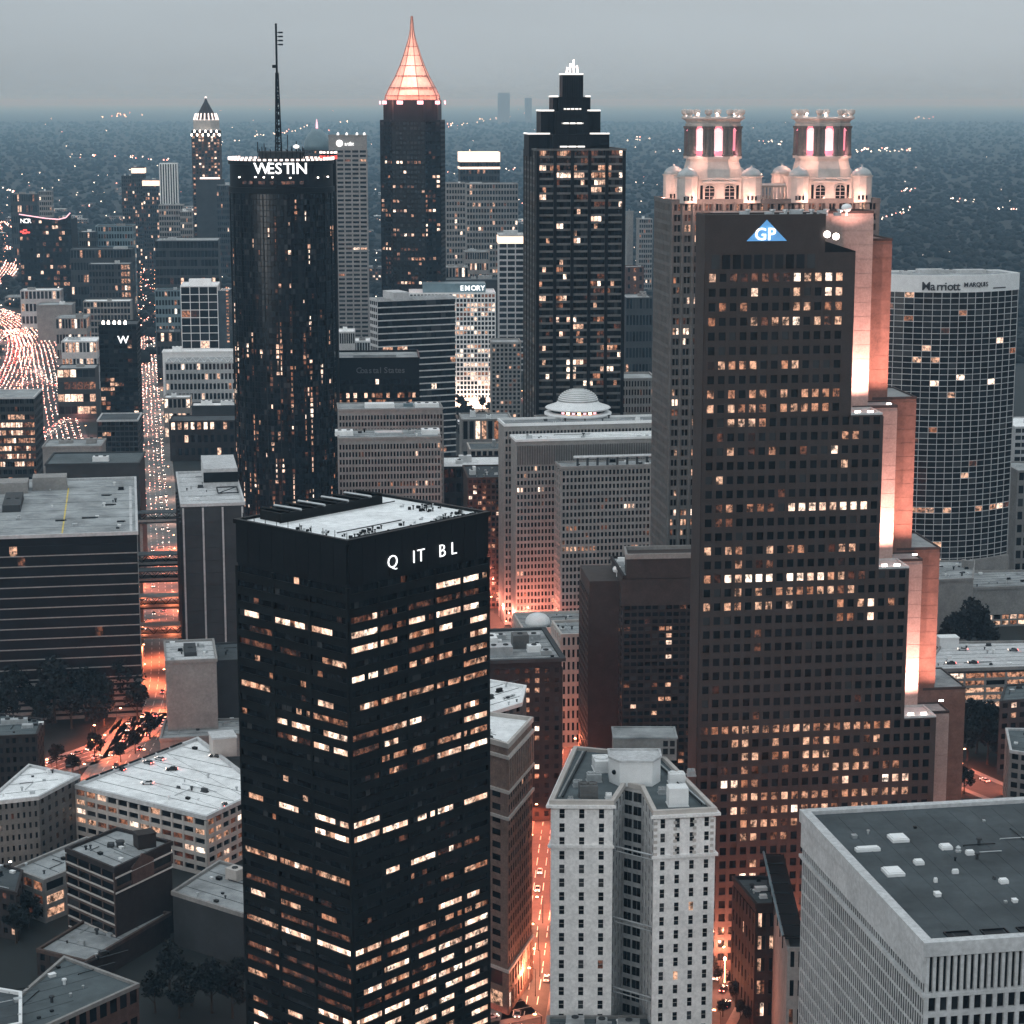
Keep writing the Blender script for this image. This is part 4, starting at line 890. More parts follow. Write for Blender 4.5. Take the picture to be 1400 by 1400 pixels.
arc_word('Marriott', .275, cz + 1.3, 6.2, .80)
arc_word('MARQUIS', .555, cz + 3.0, 3.3, 1.0)
q = mq(.78, .9); q2 = mq(.88, .9); mb = MB(); mb.bar((q.x, q.y, cz + 1.9), (q2.x, q2.y, cz + 1.9), .3); mb.build('sign_underline', 'sign_dark', mm)
roof_units(mm, [Vector((pl.x, pl.y, 0)), Vector((prr.x, prr.y, 0)), poly[-2], poly[-1]], zM - .2, [(.25, .5, 6, 4, 1.2), (.42, .5, 14, 6, 2.0), (.55, .6, 8, 5, 1.4), (.7, .5, 16, 6, 1.6), (.85, .5, 4, 4, 1.0)], 'pale_concrete')
mb = MB(); p4 = [Vector((p.x, p.y, 0)) for p in (mq(0, 4), mq(.5, 7), mq(1, 4))] + [poly[-2], poly[-1]]; mb.prism(p4, 0, zt(768, MY - 12)); mb.build('podium', 'concrete', mm)

# ================================================================== concrete office slabs of the central plaza
pf = lambda seed, a=.01, b=.012, c=.008, rows=None: lit(a, b, c, seed, rows, runs=.3)
poly, z = rect(690, 905, 582, 1085, 20); c1 = building('concrete_slab', 'wide concrete slab behind the pink-lit office block, its white roof edge topmost', poly, z, 'concrete', 'grey_roof', {0: dict(nf=26, nb=46, z1=z - 3, pier=.4, span=.38, rec=.6, f=pf(90))}, limit=0, trim='white_paint', para=1)
poly, z = rect(706, 905, 603, 1066, 17); 
c2 = building('concrete_slab', 'concrete slab with a louvred attic, between the pink-lit block and the wide slab', poly, z, 'concrete', 'white_roof', {0: dict(nf=24, nb=42, z1=z - 13, pier=.4, span=.38, rec=.6, f=pf(91, .01, .02, .01))}, limit=0, trim='white_paint', para=.8)
a, b_ = poly[0], poly[1]; uu = (b_ - a).normalized()
for i in range(60):
    p = a + uu * ((b_ - a).length * (i + .5) / 60) - Vector((-uu.y, uu.x, 0)) * .4; mb = MB(); mb.box((p.x, p.y, z - 12), (.45, .5, 9.5), math.atan2(uu.y, uu.x)); mb.build('louvre', 'grey_stone', c2)
poly, z = rect(768, 905, 640, 1048, 16)
c3 = building('concrete_slab', 'brownish concrete office block washed by pink street light at its foot', poly, z, 'concrete', 'grey_roof', {0: dict(nf=25, nb=26, z1=z - 1.5, pier=.36, span=.36, rec=.7, f=pf(92, .02, .012, .006, lambda r_, nf, b: 8 if r_ in (18, 19) and 8 < b < 18 else 1)), 3: dict(nf=25, nb=3, z1=z - 1.5, pier=.4, span=.36, rec=.6, f=pf(93))}, limit=300, min_area=26, para=.8, trim='concrete')
a, b_ = poly[0], poly[1]; uu = (b_ - a).normalized(); mb = MB()
for i in range(9):
    p = a + uu * (8 + i * 5.0); mb = MB(); mb.box((p.x, p.y + 3, z), (1.0, 1.0, 4.2), math.atan2(uu.y, uu.x)); mb.build('terrace_post', 'dark_concrete', c3)
mb = MB(); p, q = a + uu * 6, a + uu * 62; mb.bar((p.x, p.y + 3, z + 4.6), (q.x, q.y + 3, z + 4.6), .9); mb.build('terrace_beam', 'pale_concrete', c3)
poly, z = rect(463, 602, 600, 1075, 26, 6)
c4 = building('concrete_slab', 'concrete office block with narrow windows, right behind the black tower with the lettered sign', poly, z, 'concrete', 'grey_roof', {0: dict(nf=25, nb=32, z1=z - 3, pier=.4, span=.34, rec=.6, f=pf(94, .015, .012, .006, lambda r_, nf, b: 16 if r_ == nf - 6 and b > 10 else 1)), 1: dict(nf=25, nb=6, z1=z - 3, pier=.5, span=.4, rec=.5)}, limit=300, min_area=24, para=.6, units=[(.06, .5, 9, 8, 2.2, 'white_paint'), (.92, .5, 9, 8, 2.2, 'white_paint'), (.5, .5, 14, 8, 1.2)])
poly, z = rect(463, 605, 561, 1165, 26, 6)
c5 = building('concrete_slab', 'concrete office block with pale roof boxes, second of the pair beside the round tower', poly, z, 'concrete', 'grey_roof', {0: dict(nf=27, nb=33, z1=z - 3, pier=.4, span=.34, rec=.6, f=pf(95, .02, .02, .008, lambda r_, nf, b: 9 if r_ == nf - 4 and b < 6 else 1)), 1: dict(nf=27, nb=6, z1=z - 3, pier=.5, span=.4, rec=.5)}, limit=0, para=.6, units=[(.4, .4, 16, 8, 2.0, 'white_paint'), (.68, .5, 5, 5, 1.6, 'teal_panel'), (.86, .4, 13, 8, 1.8, 'white_paint')])
poly, z = rect(452, 573, 492, 1300, 40, 4)
cs = building('glass_block', 'black glass office block with a dim unlit sign, beside the round tower', poly, z, 'black_stone', 'grey_roof', {0: dict(nf=24, nb=12, z1=z - 12, pier=.08, span=.28, rec=.2, k=2, f=lit(.04, .05, .03, 96, lambda r_, nf, b: 3 if nf - r_ in (3, 4, 5, 7) else .6))}, para=1.2, frame='black_metal', limit=200, min_area=30, units=[(.5, .5, 26, 14, 1.0, 'grey_roof')])
q = P(486, 503, 1297); letters(cs, 'Coastal States', Vector((q.x, poly[0].y + 1.0, z - 8.2)), poly[1] - poly[0], (0.07, -1, 0), 5.0, 'sign_faint', .82, depth=.1)
poly, z = corner(516, 412, 1560, 66, 622, 506)
bs = building('banded_slab', 'dark slab with thin pale bands on every floor, in front of the white gridded hospital block', poly, z, 'black_stone', 'grey_roof', {
    1: dict(nf=26, nb=16, pier=0, span=.2, rec=.35, f=lit(.01, .015, .008, 97, lambda r_, nf, b: 14 if r_ == nf - 8 and b < 9 else .6)), 0: dict(nf=26, nb=4, pier=.1, span=.4, rec=.35, f=lit(.01, .01, .0, 98))}, para=1.5, frame='pale_concrete', limit=300, min_area=26, units=[(.55, .28, 22, 12, 6, 'pale_concrete')])
poly, z = rect(560, 677, 402, 1880, 40, 3)
em = building('white_block', 'white gridded hospital block under a teal lettered roof panel', poly, z, 'pale_concrete', 'white_roof', {0: dict(nf=25, nb=24, pier=.28, span=.3, rec=.4, f=lit(.06, .10, .16, 99, lambda r_, nf, b: [1, 1.8, .6, 2.2, .4][(r_ * 3) % 5], runs=.4))}, para=1, limit=300, min_area=24, frame='white_paint')
poly2, z2 = rect(578, 664, 388, 1893, 22, 3); mb = MB(); mb.prism(poly2, z - 2, z2); mb.build('penthouse', 'teal_panel', em)
q = P(629, 396.5, 1892); letters(em, 'EMORY', Vector((q.x, poly2[0].y + 1.6, q.z - .6)), (1, .05, 0), (.05, -1, 0), 6.2, 'sign_white', 1.0)
mb = MB(); a, b_ = poly[0], poly[1]
for i in range(11):
    p = a + (b_ - a) * (.5 + .5 * i / 11); mb = MB(); mb.box((p.x, p.y - 2, .1), (3.0, 3, 9.5)); mb.box((p.x, p.y - 2.2, 1), (3.5, 2.4, 1.2)); mb.build('lit_entrance', 'lit_lobby', em)
for i in range(4): p = a + (b_ - a) * (.5 + .14 * i); point('entrance_light', (p.x, p.y - 12, 8), 9000, (1, .74, .6), em, 1)
poly, z = rect(672, 712, 470, 1700, 30, 3); building('narrow_block', 'grey narrow block standing against the stepped dark tower', poly, z, 'concrete', 'grey_roof', {0: dict(nf=22, nb=7, pier=.4, span=.4, rec=.3, f=lit(.05, .04, .02, 101))}, limit=0)
poly, z = rect(682, 716, 322, 2150, 30, 3)
sg_ = building('staggered_tower', 'slim pale tower with staggered dark panels left of the stepped dark tower', poly, z, 'pale_concrete', 'white_roof', {0: dict(nf=22, nb=3, pier=.14, span=.32, rec=.5, z1=z - 8, f=lit(.03, .02, .01, 102))}, limit=70, min_area=15, units=[(.5, .5, 14, 10, 4)])
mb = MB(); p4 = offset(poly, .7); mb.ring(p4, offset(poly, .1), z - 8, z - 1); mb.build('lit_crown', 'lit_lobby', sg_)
poly, z = rect(851, 898, 520, 1270, 30, 5); building('grey_block', 'plain grey block with narrow windows to the right of the stepped dark tower', poly, z, 'concrete', 'grey_roof', {0: dict(nf=20, nb=12, pier=.45, span=.35, rec=.4, f=lit(.02, .02, .0, 103))}, limit=0)
# rotating lounge: blue-white saucer dome
dc = P(790, 572, 1122); 
poly, z = rect(742, 838, 580, 1108, 28, 8); hy = building('domed_hotel', 'hotel under a white flying-saucer dome, behind the concrete slabs', poly, z, 'concrete', 'grey_roof', None, para=.8)
zz = zt(572, 1122); mb = MB(); mb.lathe((dc.x, dc.y, zz), [(12, -8), (12, 0), (14, .5)], 32); mb.build('dome_stem', 'dark_concrete', hy)
mb = MB(); mb.lathe((dc.x, dc.y, zz), [(14.0, .2), (17.6, 2.4), (17.6, 3.4), (14.2, 3.8)], 40, cap=False); mb.build('saucer_rim', 'white_paint', hy, smooth=True)
mb = MB(); mb.lathe((dc.x, dc.y, zz), [(14.0, 3.7), (13.6, 5.0), (13.6, 5.6)], 40, cap=False); mb.build('saucer_glass', 'dark_glass', hy)
for k in range(7): th = R(-125 + k * 12); mb = MB(); mb.box((dc.x + 14 * math.cos(th), dc.y + 14 * math.sin(th), zz + 3.9), (.5, 1.6, .9), th); mb.build('saucer_lamp', 'lamp_orange' if k % 2 else 'neon_pink', hy)
mb = MB(); mb.lathe((dc.x, dc.y, zz), [(16.6, 5.4), (17.2, 5.9), (16.6, 6.4), (11.4, 8.2), (10.6, 9.4)], 40, cap=False); mb.build('saucer_roof', 'white_paint', hy, smooth=True)
mb = MB(); pr_ = [(10.4 * math.cos(t_ * .16), 9.2 + 6.4 * math.sin(t_ * .16)) for t_ in range(10)]; mb.lathe((dc.x, dc.y, zz), pr_, 36); mb.build('dome', 'copper_dome', hy, smooth=True)
for i in range(1, 9): mb = MB(); r_, h_ = pr_[i]; mb.lathe((dc.x, dc.y, zz + h_), [(r_, -.2), (r_ + .22, -.1), (r_ + .22, .25), (r_ - .2, .35)], 36, cap=False); mb.build('dome_ring', 'white_paint', hy)

# ================================================================== buildings around the lit avenue
poly, z = rect(646, 768, 906, 772, 46, 8)
bb = building('brick_block', 'dark brick block with a heavy cornice and plant-covered roof beside the black tower', poly, z, 'dark_brick', 'grey_roof', {0: dict(nf=16, nb=9, z1=z - 3, pier=.55, span=.5, rec=.35, k=1, f=lit(.04, .03, .02, 110, lambda r_, nf, b: 6 if b in (5, 6) else .2)), 1: dict(nf=16, nb=8, z1=z - 3, pier=.55, span=.5, rec=.3, f=lit(.05, .03, .02, 111))}, para=.9, trim='dark_concrete', limit=140, min_area=20, units=[(.35, .25, 9, 7, 3.2), (.62, .45, 6, 6, 5, 'grey_stone'), (.2, .62, 12, 8, 2.6, 'white_paint'), (.75, .3, 5, 4, 2.2, 'white_paint'), (.86, .18, 4, 3, 1.5), (.45, .75, 4, 3, 1.5), (.83, .7, 5, 4, 2)], rec=1.2)
a, b_ = poly[0], poly[3]
for i in range(4):
    p = a + (poly[1] - a) * .08 + (b_ - a) * (.2 + .18 * i) ; q = p + (poly[1] - a) * .35; mb = MB(); mb.bar((p.x, p.y, z + 1.4), (q.x, q.y, z + 1.4), .7, n=8); mb.build('duct', 'white_paint', bb)
poly, z = rect(715, 812, 862, 1005, 32, 8)
pd = building('low_hall', 'low pink-lit stone hall with a small white dome on its roof', poly, z, 'pale_stone', 'grey_roof', {0: dict(nf=1, nb=16, pier=.6, span=.45, rec=.5, top=.15), 3: dict(nf=1, nb=7, pier=.6, span=.45, rec=.5, top=.15)}, para=1.2, min_area=12)
c = P(735, 842, 1018); mb = MB(); mb.lathe((c.x, c.y, z), [(6, 0), (6, 1.2), (5.6, 3), (4, 4.6), (1.5, 5.5), (.2, 5.7)], 20); mb.build('dome', 'white_paint', pd, smooth=True)
poly, z = rect(768, 806, 870, 870, 24, 8)
ls = building('stone_block', 'narrow stone building with tall pilasters glowing orange above the avenue', poly, z, 'pale_stone', 'grey_roof', {0: dict(nf=9, nb=6, pier=.5, span=.35, rec=.6, f=lit(.05, .02, .02, 112)), 3: dict(nf=9, nb=5, pier=.5, span=.35, rec=.6)}, para=1, limit=60, min_area=15)
poly, z = rect(722, 806, 905, 925, 26, 8)
building('white_roof_block', 'low block with a blank white roof beyond the dark brick block', poly, z, 'dark_brick', 'white_roof', None, para=.5)
# brown hotel in front of the twin-crowned tower
poly, z = rect(853, 968, 790, 815, 36, 5)
bh = building('brown_tower', 'brown hotel slab with a dark glass front below the twin-crowned tower', poly, z, 'brown_stone', 'grey_roof', {
    0: [dict(nf=26, nb=12, z1=z - 11, pier=.22, span=.42, rec=.3, f=lit(.05, .05, .02, 113, lambda r_, nf, b: 2.4 if r_ < 9 else .8))], 3: dict(nf=26, nb=5, z1=z - 11, pier=.5, span=.4, rec=.3, f=lit(.08, .05, .01, 114))}, para=1, frame='dark_brick', limit=300, min_area=24, units=[(.3, .4, 5, 4, 1.4, 'brown_stone')])
a0_, b0_ = poly[0], poly[1]; mb = MB(); uu = (b0_ - a0_).normalized()
p4 = [a0_ - uu * 1 + Vector((0, -.8, 0)), b0_ + Vector((0, -.8, 0)), b0_ + Vector((0, .2, 0)), a0_ - uu * 1 + Vector((0, .2, 0))]; mb.prism(p4, z - 11, z - .5); mb.build('attic_band', 'brown_stone', bh)
p4 = [a0_ + Vector((1, -.6, 0)), b0_ + Vector((0, -.6, 0)), b0_ + Vector((0, 14, 0)), a0_ + Vector((1, 14, 0))]; mb = MB(); mb.prism(p4, z - .2, zt(762, 815)); mb.build('roof_block', 'brown_stone', bh)
mb = MB(); mb.ring(offset(p4, .5), offset(p4, -.4), zt(764, 815), zt(757, 815)); mb.build('roof_coping', 'concrete', bh)
poly2, z2 = rect(806, 852, 795, 826, 30, 5); mb = MB(); mb.prism(poly2, 0, z2); mb.build('side_wing', 'brown_stone', bh)
fc = Facades(bh, 'brown_stone', 60, 20); a, b_ = poly2[3], poly2[0]; fc.add(Vector((a.x, a.y, 0)), Vector((b_.x, b_.y, 0)), 2, z2 - 6, 24, 7, pier=.3, span=.4, rec=.4, f=lit(.2, .12, .06, 115, lambda r_, nf, b: 2 if r_ < 10 else .4)); fc.finish('side_frame')
c = P(844, 772, 835); mb = MB(); mb.lathe((c.x, c.y, z2), [(.4, 0), (.4, 1.5), (1.6, 2), (1.9, 3), (1.4, 4)], 10); mb.build('dish', 'white_paint', bh)

# ================================================================== wedge-shaped brick building on the avenue
c0 = P(694, 1021, 600); z = c0.z; rd = Vector((math.sin(R(15)), math.cos(R(15)), 0)); ldir = Vector((-math.sin(R(46)), math.cos(R(46)), 0))
b1 = along(c0, (rd.x, rd.y), 727); l1 = c0 + ldir * 26; poly = [Vector((l1.x, l1.y, z)), c0, b1, b1 + Vector((-32, 14, 0))]
fl = building('wedge_building', 'narrow wedge-shaped brick building with lit stone shopfronts beside the black tower', poly, z, 'tan_brick', 'white_roof', {
    1: [dict(nf=14, nb=11, z0=14, z1=z - 14, pier=.45, span=.42, rec=.12, f=lit(.04, .01, 0, 120)), dict(nf=1, nb=11, z0=z - 13, z1=z - 4, pier=.55, span=.15, rec=.5), dict(nf=2, nb=9, z0=.2, z1=13, pier=.35, span=.25, rec=.4, f=lit(.3, .2, .3, 121))],
    0: [dict(nf=14, nb=3, z0=14, z1=z - 14, pier=.6, span=.5, rec=.25), dict(nf=2, nb=3, z0=.2, z1=13, pier=.4, span=.3, rec=.4, f=lit(.2, .3, .2, 122))]}, para=1.1, trim='pale_stone', limit=260, min_area=14, units=[(.7, .2, 3, 2.5, 1.4), (.8, .45, 2.2, 2, 1.0, 'grey_stone'), (.55, .4, 3, 3, 2)])
for zz_ in (13.4, z - 14, z - 3.6, z - 22):
    mb = MB(); mb.ring(offset(poly, .75), offset(poly, -.1), zz_, zz_ + .9); mb.build('cornice', 'pale_stone', fl)
poly2 = [P(664, 985, 640), P(712, 985, 652), P(718, 970, 672), P(664, 970, 680)]
building('white_roof_block', 'grey stone block with a bright white roof, behind the brick wedge', [Vector((p.x, p.y, 0)) for p in poly2], zt(972, 645), 'grey_stone', 'white_roof', {0: dict(nf=18, nb=5, pier=.5, span=.45, rec=.3, z0=30), 1: dict(nf=18, nb=7, pier=.5, span=.45, rec=.3, z0=30)}, para=.8, trim='white_paint', limit=40, min_area=14)

# ================================================================== white marble tower with a light well
CY = 572.0
zc = zt(1100, CY); yb = 48.0
LA = P(755, 1100, CY + 1); LB = along(LA, (math.cos(R(-1)), math.sin(R(-1))), 836); RA = P(896, 1110, CY - 8); RA.z = zc; RA = along(RA, (1, 0), 896); RB = along(RA, (math.cos(R(9)), math.sin(R(9))), 976)
WL = along(Vector((LB.x + 3.0, LB.y + 17, zc)), (1, 0), 853); WR = along(Vector((RA.x - 3, RA.y + 22, zc)), (1, 0), 879)
BRp = Vector((RB.x - 11, RB.y + yb, zc)); BLp = Vector((LA.x + 8, LA.y + yb + 2, zc))
poly = [LA, LB, WL, WR, RA, RB, BRp, BLp]
wx = lambda s: lit(.012, .012, .004, s)
cn = building('marble_tower', 'white marble tower split by a deep light well, with air handlers on its roof', poly, zc, 'marble', 'slate_roof', {
    0: dict(nf=18, nb=3, z0=.5, z1=zc - 1.6, pier=.74, span=.36, rec=.42, f=wx(130)),
    4: dict(nf=18, nb=4, z0=.5, z1=zc - 1.6, pier=.68, span=.36, rec=.42, f=wx(131), k=1),
    5: dict(nf=18, nb=7, z0=.5, z1=zc - 1.6, pier=.6, span=.45, rec=.3), 7: dict(nf=18, nb=8, z0=.5, z1=zc - 1.6, pier=.6, span=.45, rec=.3)}, para=1.1, limit=300, min_area=12, trim='pale_stone', sill='pale_stone', rec=.6)
fc = Facades(cn, 'pale_concrete', 120, 12)
for e_, nb__, pr_ in ((1, 4, .5), (2, 2, .12), (3, 4, .5)):
    fc.add(Vector((poly[e_].x, poly[e_].y, 0)), Vector((poly[e_ + 1].x, poly[e_ + 1].y, 0)), .5, zc - 1.6, 18, nb__, pier=pr_, span=.34, rec=.3, k=2 if e_ == 2 else 1)
fc.finish('well_frame')
for zz_, oo in ((zc - .9, 1.5), (zc - 12.55, 1.1), (8.5, .9)):
    for (i, j) in ((0, 1), (4, 5), (5, 6), (7, 0)):
        op, ip = offset(poly, oo), offset(poly, -.05); mb = MB(); r4 = [op[i], op[j], ip[j], ip[i]]
        mb.hexa([(p.x, p.y, zz_) for p in r4] + [(p.x, p.y, zz_ + .8) for p in r4]); mb.build('cornice', 'marble', cn)
for fr_ in (.16, .44, .72):                      # braces across the well
    zz_ = zc * (1 - fr_) - 1; mb = MB(); p, q = LB + (WL - LB) * .12, RA + (WR - RA) * .12; mb.bar((p.x, p.y, zz_), (q.x, q.y, zz_), .28); mb.bar((p.x, p.y, zz_ - 1.3), (q.x, q.y, zz_ - 1.3), .2); mb.build('brace', 'galvanised', cn)
# ornament panels on the upper right wing
ue = (RB - RA).normalized(); ne = Vector((ue.y, -ue.x, 0)); Le = (RB - RA).length
for i in range(4):
    p = RA + ue * (Le * i / 3) + ne * .5
    for k in range(6): mb = MB(); mb.box((p.x - (0 if i < 3 else .6), p.y, zc - 3 - k * 1.75), (.9, .5, .8), math.atan2(ue.y, ue.x)); mb.build('carved_block', 'pale_stone', cn)
def cu(px, py, sx_, sy_, h_, m_='galvanised', nm='rooftop_unit', fans=2, rz=.1):
    p = G(px, py, zc); mb = MB(); mb.box((p.x, p.y, zc - .1), (sx_ + .4, sy_ + .4, .4), rz); mb.box((p.x, p.y, zc + .3), (sx_, sy_, h_), rz)
    for q in range(fans): mb.lathe((p.x + (q - (fans - 1) / 2) * sx_ / max(fans, 1), p.y, zc + .28 + h_), [(sy_ * .3, 0), (sy_ * .3, .5), (sy_ * .22, .5), (sy_ * .22, .3)], 10)
    mb.box((p.x, p.y, zc + .3 + h_ * .5), (sx_ + .1, sy_ + .1, .1), rz); mb.build(nm, m_, cn)
cu(804, 1090, 5.0, 4.5, 3.6, 'grey_stone'); cu(822, 1052, 4.5, 7, 3.2, 'white_paint', fans=1); cu(812, 1068, 4, 3, 2, 'galvanised'); cu(926, 1100, 5.4, 4.5, 5.0, 'white_paint', fans=0); cu(925, 1070, 4.6, 3, 2.6, 'white_paint'); cu(790, 1075, 2.5, 2, 1.2); cu(905, 1085, 2, 2, 1.2); cu(832, 1092, 1.6, 1.6, 1.0, 'white_paint'); cu(780, 1096, 1.5, 1.2, .8); cu(945, 1060, 2.2, 2, 1.2)
mb = MB(); pc = G(867, 1066, zc); pent = [Vector((pc.x + x, pc.y + y, 0)) for x, y in ((-7.2, -2), (-4.5, -6.2), (4.8, -6.2), (7.4, -1.5), (7.4, 5), (-7.2, 5))]; mb.prism(pent, zc - .1, zc + 7.2); mb.build('penthouse', 'white_paint', cn)
mb = MB(); mb.ring(offset(pent, .35), offset(pent, -.3), zc + 7.1, zc + 7.7); mb.prism(offset(pent, -.3), zc + 7.0, zc + 7.25); mb.build('penthouse_roof', 'pale_concrete', cn)
mb = MB(); pc = G(880, 1035, zc); p4 = [Vector((pc.x + x, pc.y + y, 0)) for x, y in ((-9, -3), (9.5, -3), (9.5, 8), (-9, 8))]; mb.prism(p4, zc - .1, zc + 6.6); mb.build('lift_house', 'concrete', cn)
mb = MB(); mb.ring(offset(p4, .3), offset(p4, -.3), zc + 6.5, zc + 7.0); mb.prism(offset(p4, -.3), zc + 6.4, zc + 6.65); mb.build('lift_house_roof', 'grey_roof', cn)
for x in (6.2, 8.2):
    for h_ in (1.8, 4.2): mb = MB(); mb.box((pc.x + x, pc.y - 3.06, zc + h_), (1.4, .2, 1.7)); mb.build('window', 'dark_glass', cn)
pc2 = G(867, 1066, zc); mb = MB(); mb.lathe((0, 0, 0), [(.7, 0), (.7, .25)], 12); me = mb.mesh('round_vent', [MATS['dark_glass']]); sub('round_vent', me, cn, Matrix.Translation(Vector((pc2.x - 5.9, pc2.y - 4.2, zc + 3.6)) - cn.location) @ Matrix.Rotation(R(-33), 4, 'Z') @ Matrix.Rotation(R(90), 4, 'X'))
for i in range(2):                                # pipe runs along the parapets
    for (p, q) in ((LA, BLp), (RB, BRp)):
        s_ = 1 if p is LA else -1; mb = MB(); mb.bar((p.x + s_ * (2 + i), p.y + 4, zc + .6), (q.x + s_ * (2 + i), q.y - 3, zc + .6), .25); mb.build('pipe', 'black_metal' if i else 'galvanised', cn)
poly2 = [Vector((LA.x - 1, LA.y - 9, 0)), Vector((RA.x + 1, LA.y - 11, 0)), Vector((RA.x + 1, LA.y - 1.2, 0)), Vector((LA.x - 1, LA.y - 1.2, 0))]
building('low_annex', 'low flat-roofed annex with roof plant at the foot of the white marble tower', poly2, 11.5, 'concrete', 'slate_roof', None, para=.7, units=[(.25, .5, 5, 3, 2), (.5, .6, 3, 3, 1.4), (.75, .5, 6, 3, 1.6)])

# ================================================================== pale finned block, lower right
FY = 452.0
zf = zt(1292, FY); fc0 = P(1268, 1292, FY); dl = Vector((-math.sin(R(9.6)), math.cos(R(9.6)), 0)); dr = Vector((math.cos(R(9.6)), math.sin(R(9.6)), 0))
lb = along(fc0, (dl.x, dl.y), 1100); rb = fc0 + dr * 64
poly = [Vector((lb.x, lb.y, zf)), fc0, rb, rb + (lb - fc0)]
fd = building('finned_block', 'pale concrete block with close vertical fins and a dark flat roof with hatches', poly, zf, 'pale_concrete', None, {
    0: dict(nf=17, nb=60, z0=0, z1=zf - 9, pier=.30, span=.17, rec=.2),
    1: [dict(nf=1, nb=40, z0=zf - 11.5, z1=zf - 2.6, pier=.45, span=.06, rec=.8), dict(nf=15, nb=24, z0=0, z1=zf - 12.2, pier=.34, span=.28, rec=.8)]}, para=0, frame='pale_concrete', rec=.9, limit=300, min_area=20)
mb = MB(); mb.ring(offset(poly, 1.1), offset(poly, -1.3), zf - 2.4, zf + .9); mb.build('parapet', 'pale_concrete', fd)
mb = MB(); mb.ring(offset(poly, 1.0), offset(poly, .2), zf - 12.1, zf - 11.3); mb.build('string_course', 'pale_concrete', fd)
mb = MB(); mb.prism(offset(poly, -1.2), zf - .6, zf - .12); mb.build('roof', 'dark_roof', fd); clutter(fd, offset(poly, -2), zf - .1, 14, 'fd', 4, 9)
a, b_ = poly[0], poly[1]; ul = (b_ - a).normalized(); nl = Vector((ul.y, -ul.x, 0)); mb = MB()
r4 = [a + nl * .85, b_ + nl * .85, b_ - nl * .1, a - nl * .1]; mb.hexa([(p.x, p.y, zf - 9) for p in r4] + [(p.x, p.y, zf - 2.5) for p in r4]); mb.build('attic_band', 'pale_concrete', fd)
def hatch(px, py, sx_, sy_, h_=.8, rz=R(9.6)):
    p = G(px, py, zf - .1); mb = MB(); mb.box((p.x, p.y, zf - .15), (sx_, sy_, h_), rz); mb.box((p.x, p.y, zf - .15 + h_), (sx_ * .85, sy_ * .85, .3), rz); mb.build('roof_hatch', 'white_paint', fd)
for h_ in ((1228, 1148, 4.4, 4.6), (1186, 1163, 6.2, 1.8), (1221, 1194, 4.4, 5.0), (1293, 1160, 2.8, 2.6), (1326, 1168, 2.0, 1.6), (1256, 1181, 2.2, 2.2), (1372, 1207, 2, 1.8), (1306, 1194, 1.5, .9), (1279, 1206, .8, .8)): hatch(*h_)
for i in range(6):
    p = fc0 + dr * (9 + i * 8.6) - dl * -4.6; mb = MB(); q4 = [p - dr * 3 - dl * 1.8, p + dr * 3 - dl * 1.8, p + dr * 3 + dl * 1.8, p - dr * 3 + dl * 1.8]; mb.ring(q4, offset(q4, -.3), zf - .15, zf + .25); mb.prism(offset(q4, -.25), zf - .15, zf - .06); mb.build('sunken_hatch', 'black_stone', fd)
p = G(1310, 1164, zf); mb = MB(); mb.lathe((p.x, p.y, zf - .5), [(.8, 0), (.8, .8), (.35, 1.1), (.7, 1.5), (.2, 2)], 10); mb.build('roof_vent', 'galvanised', fd)
# brick building between the marble tower and the finned block
poly, z = rect(1040, 1082, 1240, 592, 20, 8)
poly[0] = P(1034, 1240, 592); poly[3] = G(1003, 1202, z); poly[3].z = z; poly[2] = G(1070, 1202, z)
bk = building('brick_building', 'dark brick building with tall lit windows beside a glowing street plaza', [Vector((p.x, p.y, 0)) for p in poly], z, 'dark_brick', 'slate_roof', {0: dict(nf=5, nb=3, z0=.5, z1=z - 2, pier=.35, span=.4, rec=.3, k=2, f=lit(.12, .25, .25, 141)), 3: dict(nf=5, nb=7, z0=.5, z1=z - 2, pier=.6, span=.5, rec=.25, f=lit(.05, .03, .0, 142))}, para=1, limit=60, min_area=12, units=[(.5, .55, 3.5, 2, 1, 'white_paint'), (.4, .3, 2, 1.6, .8, 'white_paint')])
poly, z = rect(1078, 1100, 1298, 548, 68, -2)
pg = building('slim_block', 'slim block with a black pergola roof squeezed beside the finned block', poly, z, 'concrete', 'dark_roof', {0: dict(nf=5, nb=2, pier=.5, span=.45, rec=.25, f=lit(.1, .1, .05, 143))}, para=.6, limit=12)
a, d_ = poly[0], poly[3]
for i in range(9):
    p = a + (d_ - a) * (i / 8.5) + Vector((-1.5, 1, 0)); q = p + (poly[1] - a) * 1.2; mb = MB(); mb.bar((p.x, p.y, z + 3.4), (q.x, q.y, z + 3.4), .22); mb.bar((p.x, p.y, z), (p.x, p.y, z + 3.4), .15); mb.build('pergola_beam', 'black_metal', pg)
mb = MB(); p, q = a + Vector((-1.5, 1, 0)), d_ + Vector((-1.5, -1, 0)); mb.bar((p.x, p.y, z + 3.5), (q.x, q.y, z + 3.5), .35); mb.build('pergola_rail', 'teal_panel', pg)
p4 = [a + Vector((-.8, 1.2, 0)), poly[1] + Vector((.2, 1.2, 0)), poly[2] + Vector((.2, -1, 0)), d_ + Vector((-.8, -1, 0))]; mb = MB(); mb.prism(p4, z + 2.4, z + 2.7); mb.build('pergola_deck', 'black_stone', pg)

# ================================================================== left foreground
def rp(name, label, px4, z, *a, **k):             # a block from its four roof corners (front-left, front-right, rear-right, rear-left)
    return building(name, label, [Vector((p.x, p.y, 0)) for p in (G(x, y, z) for x, y in px4)], z, *a, **k)
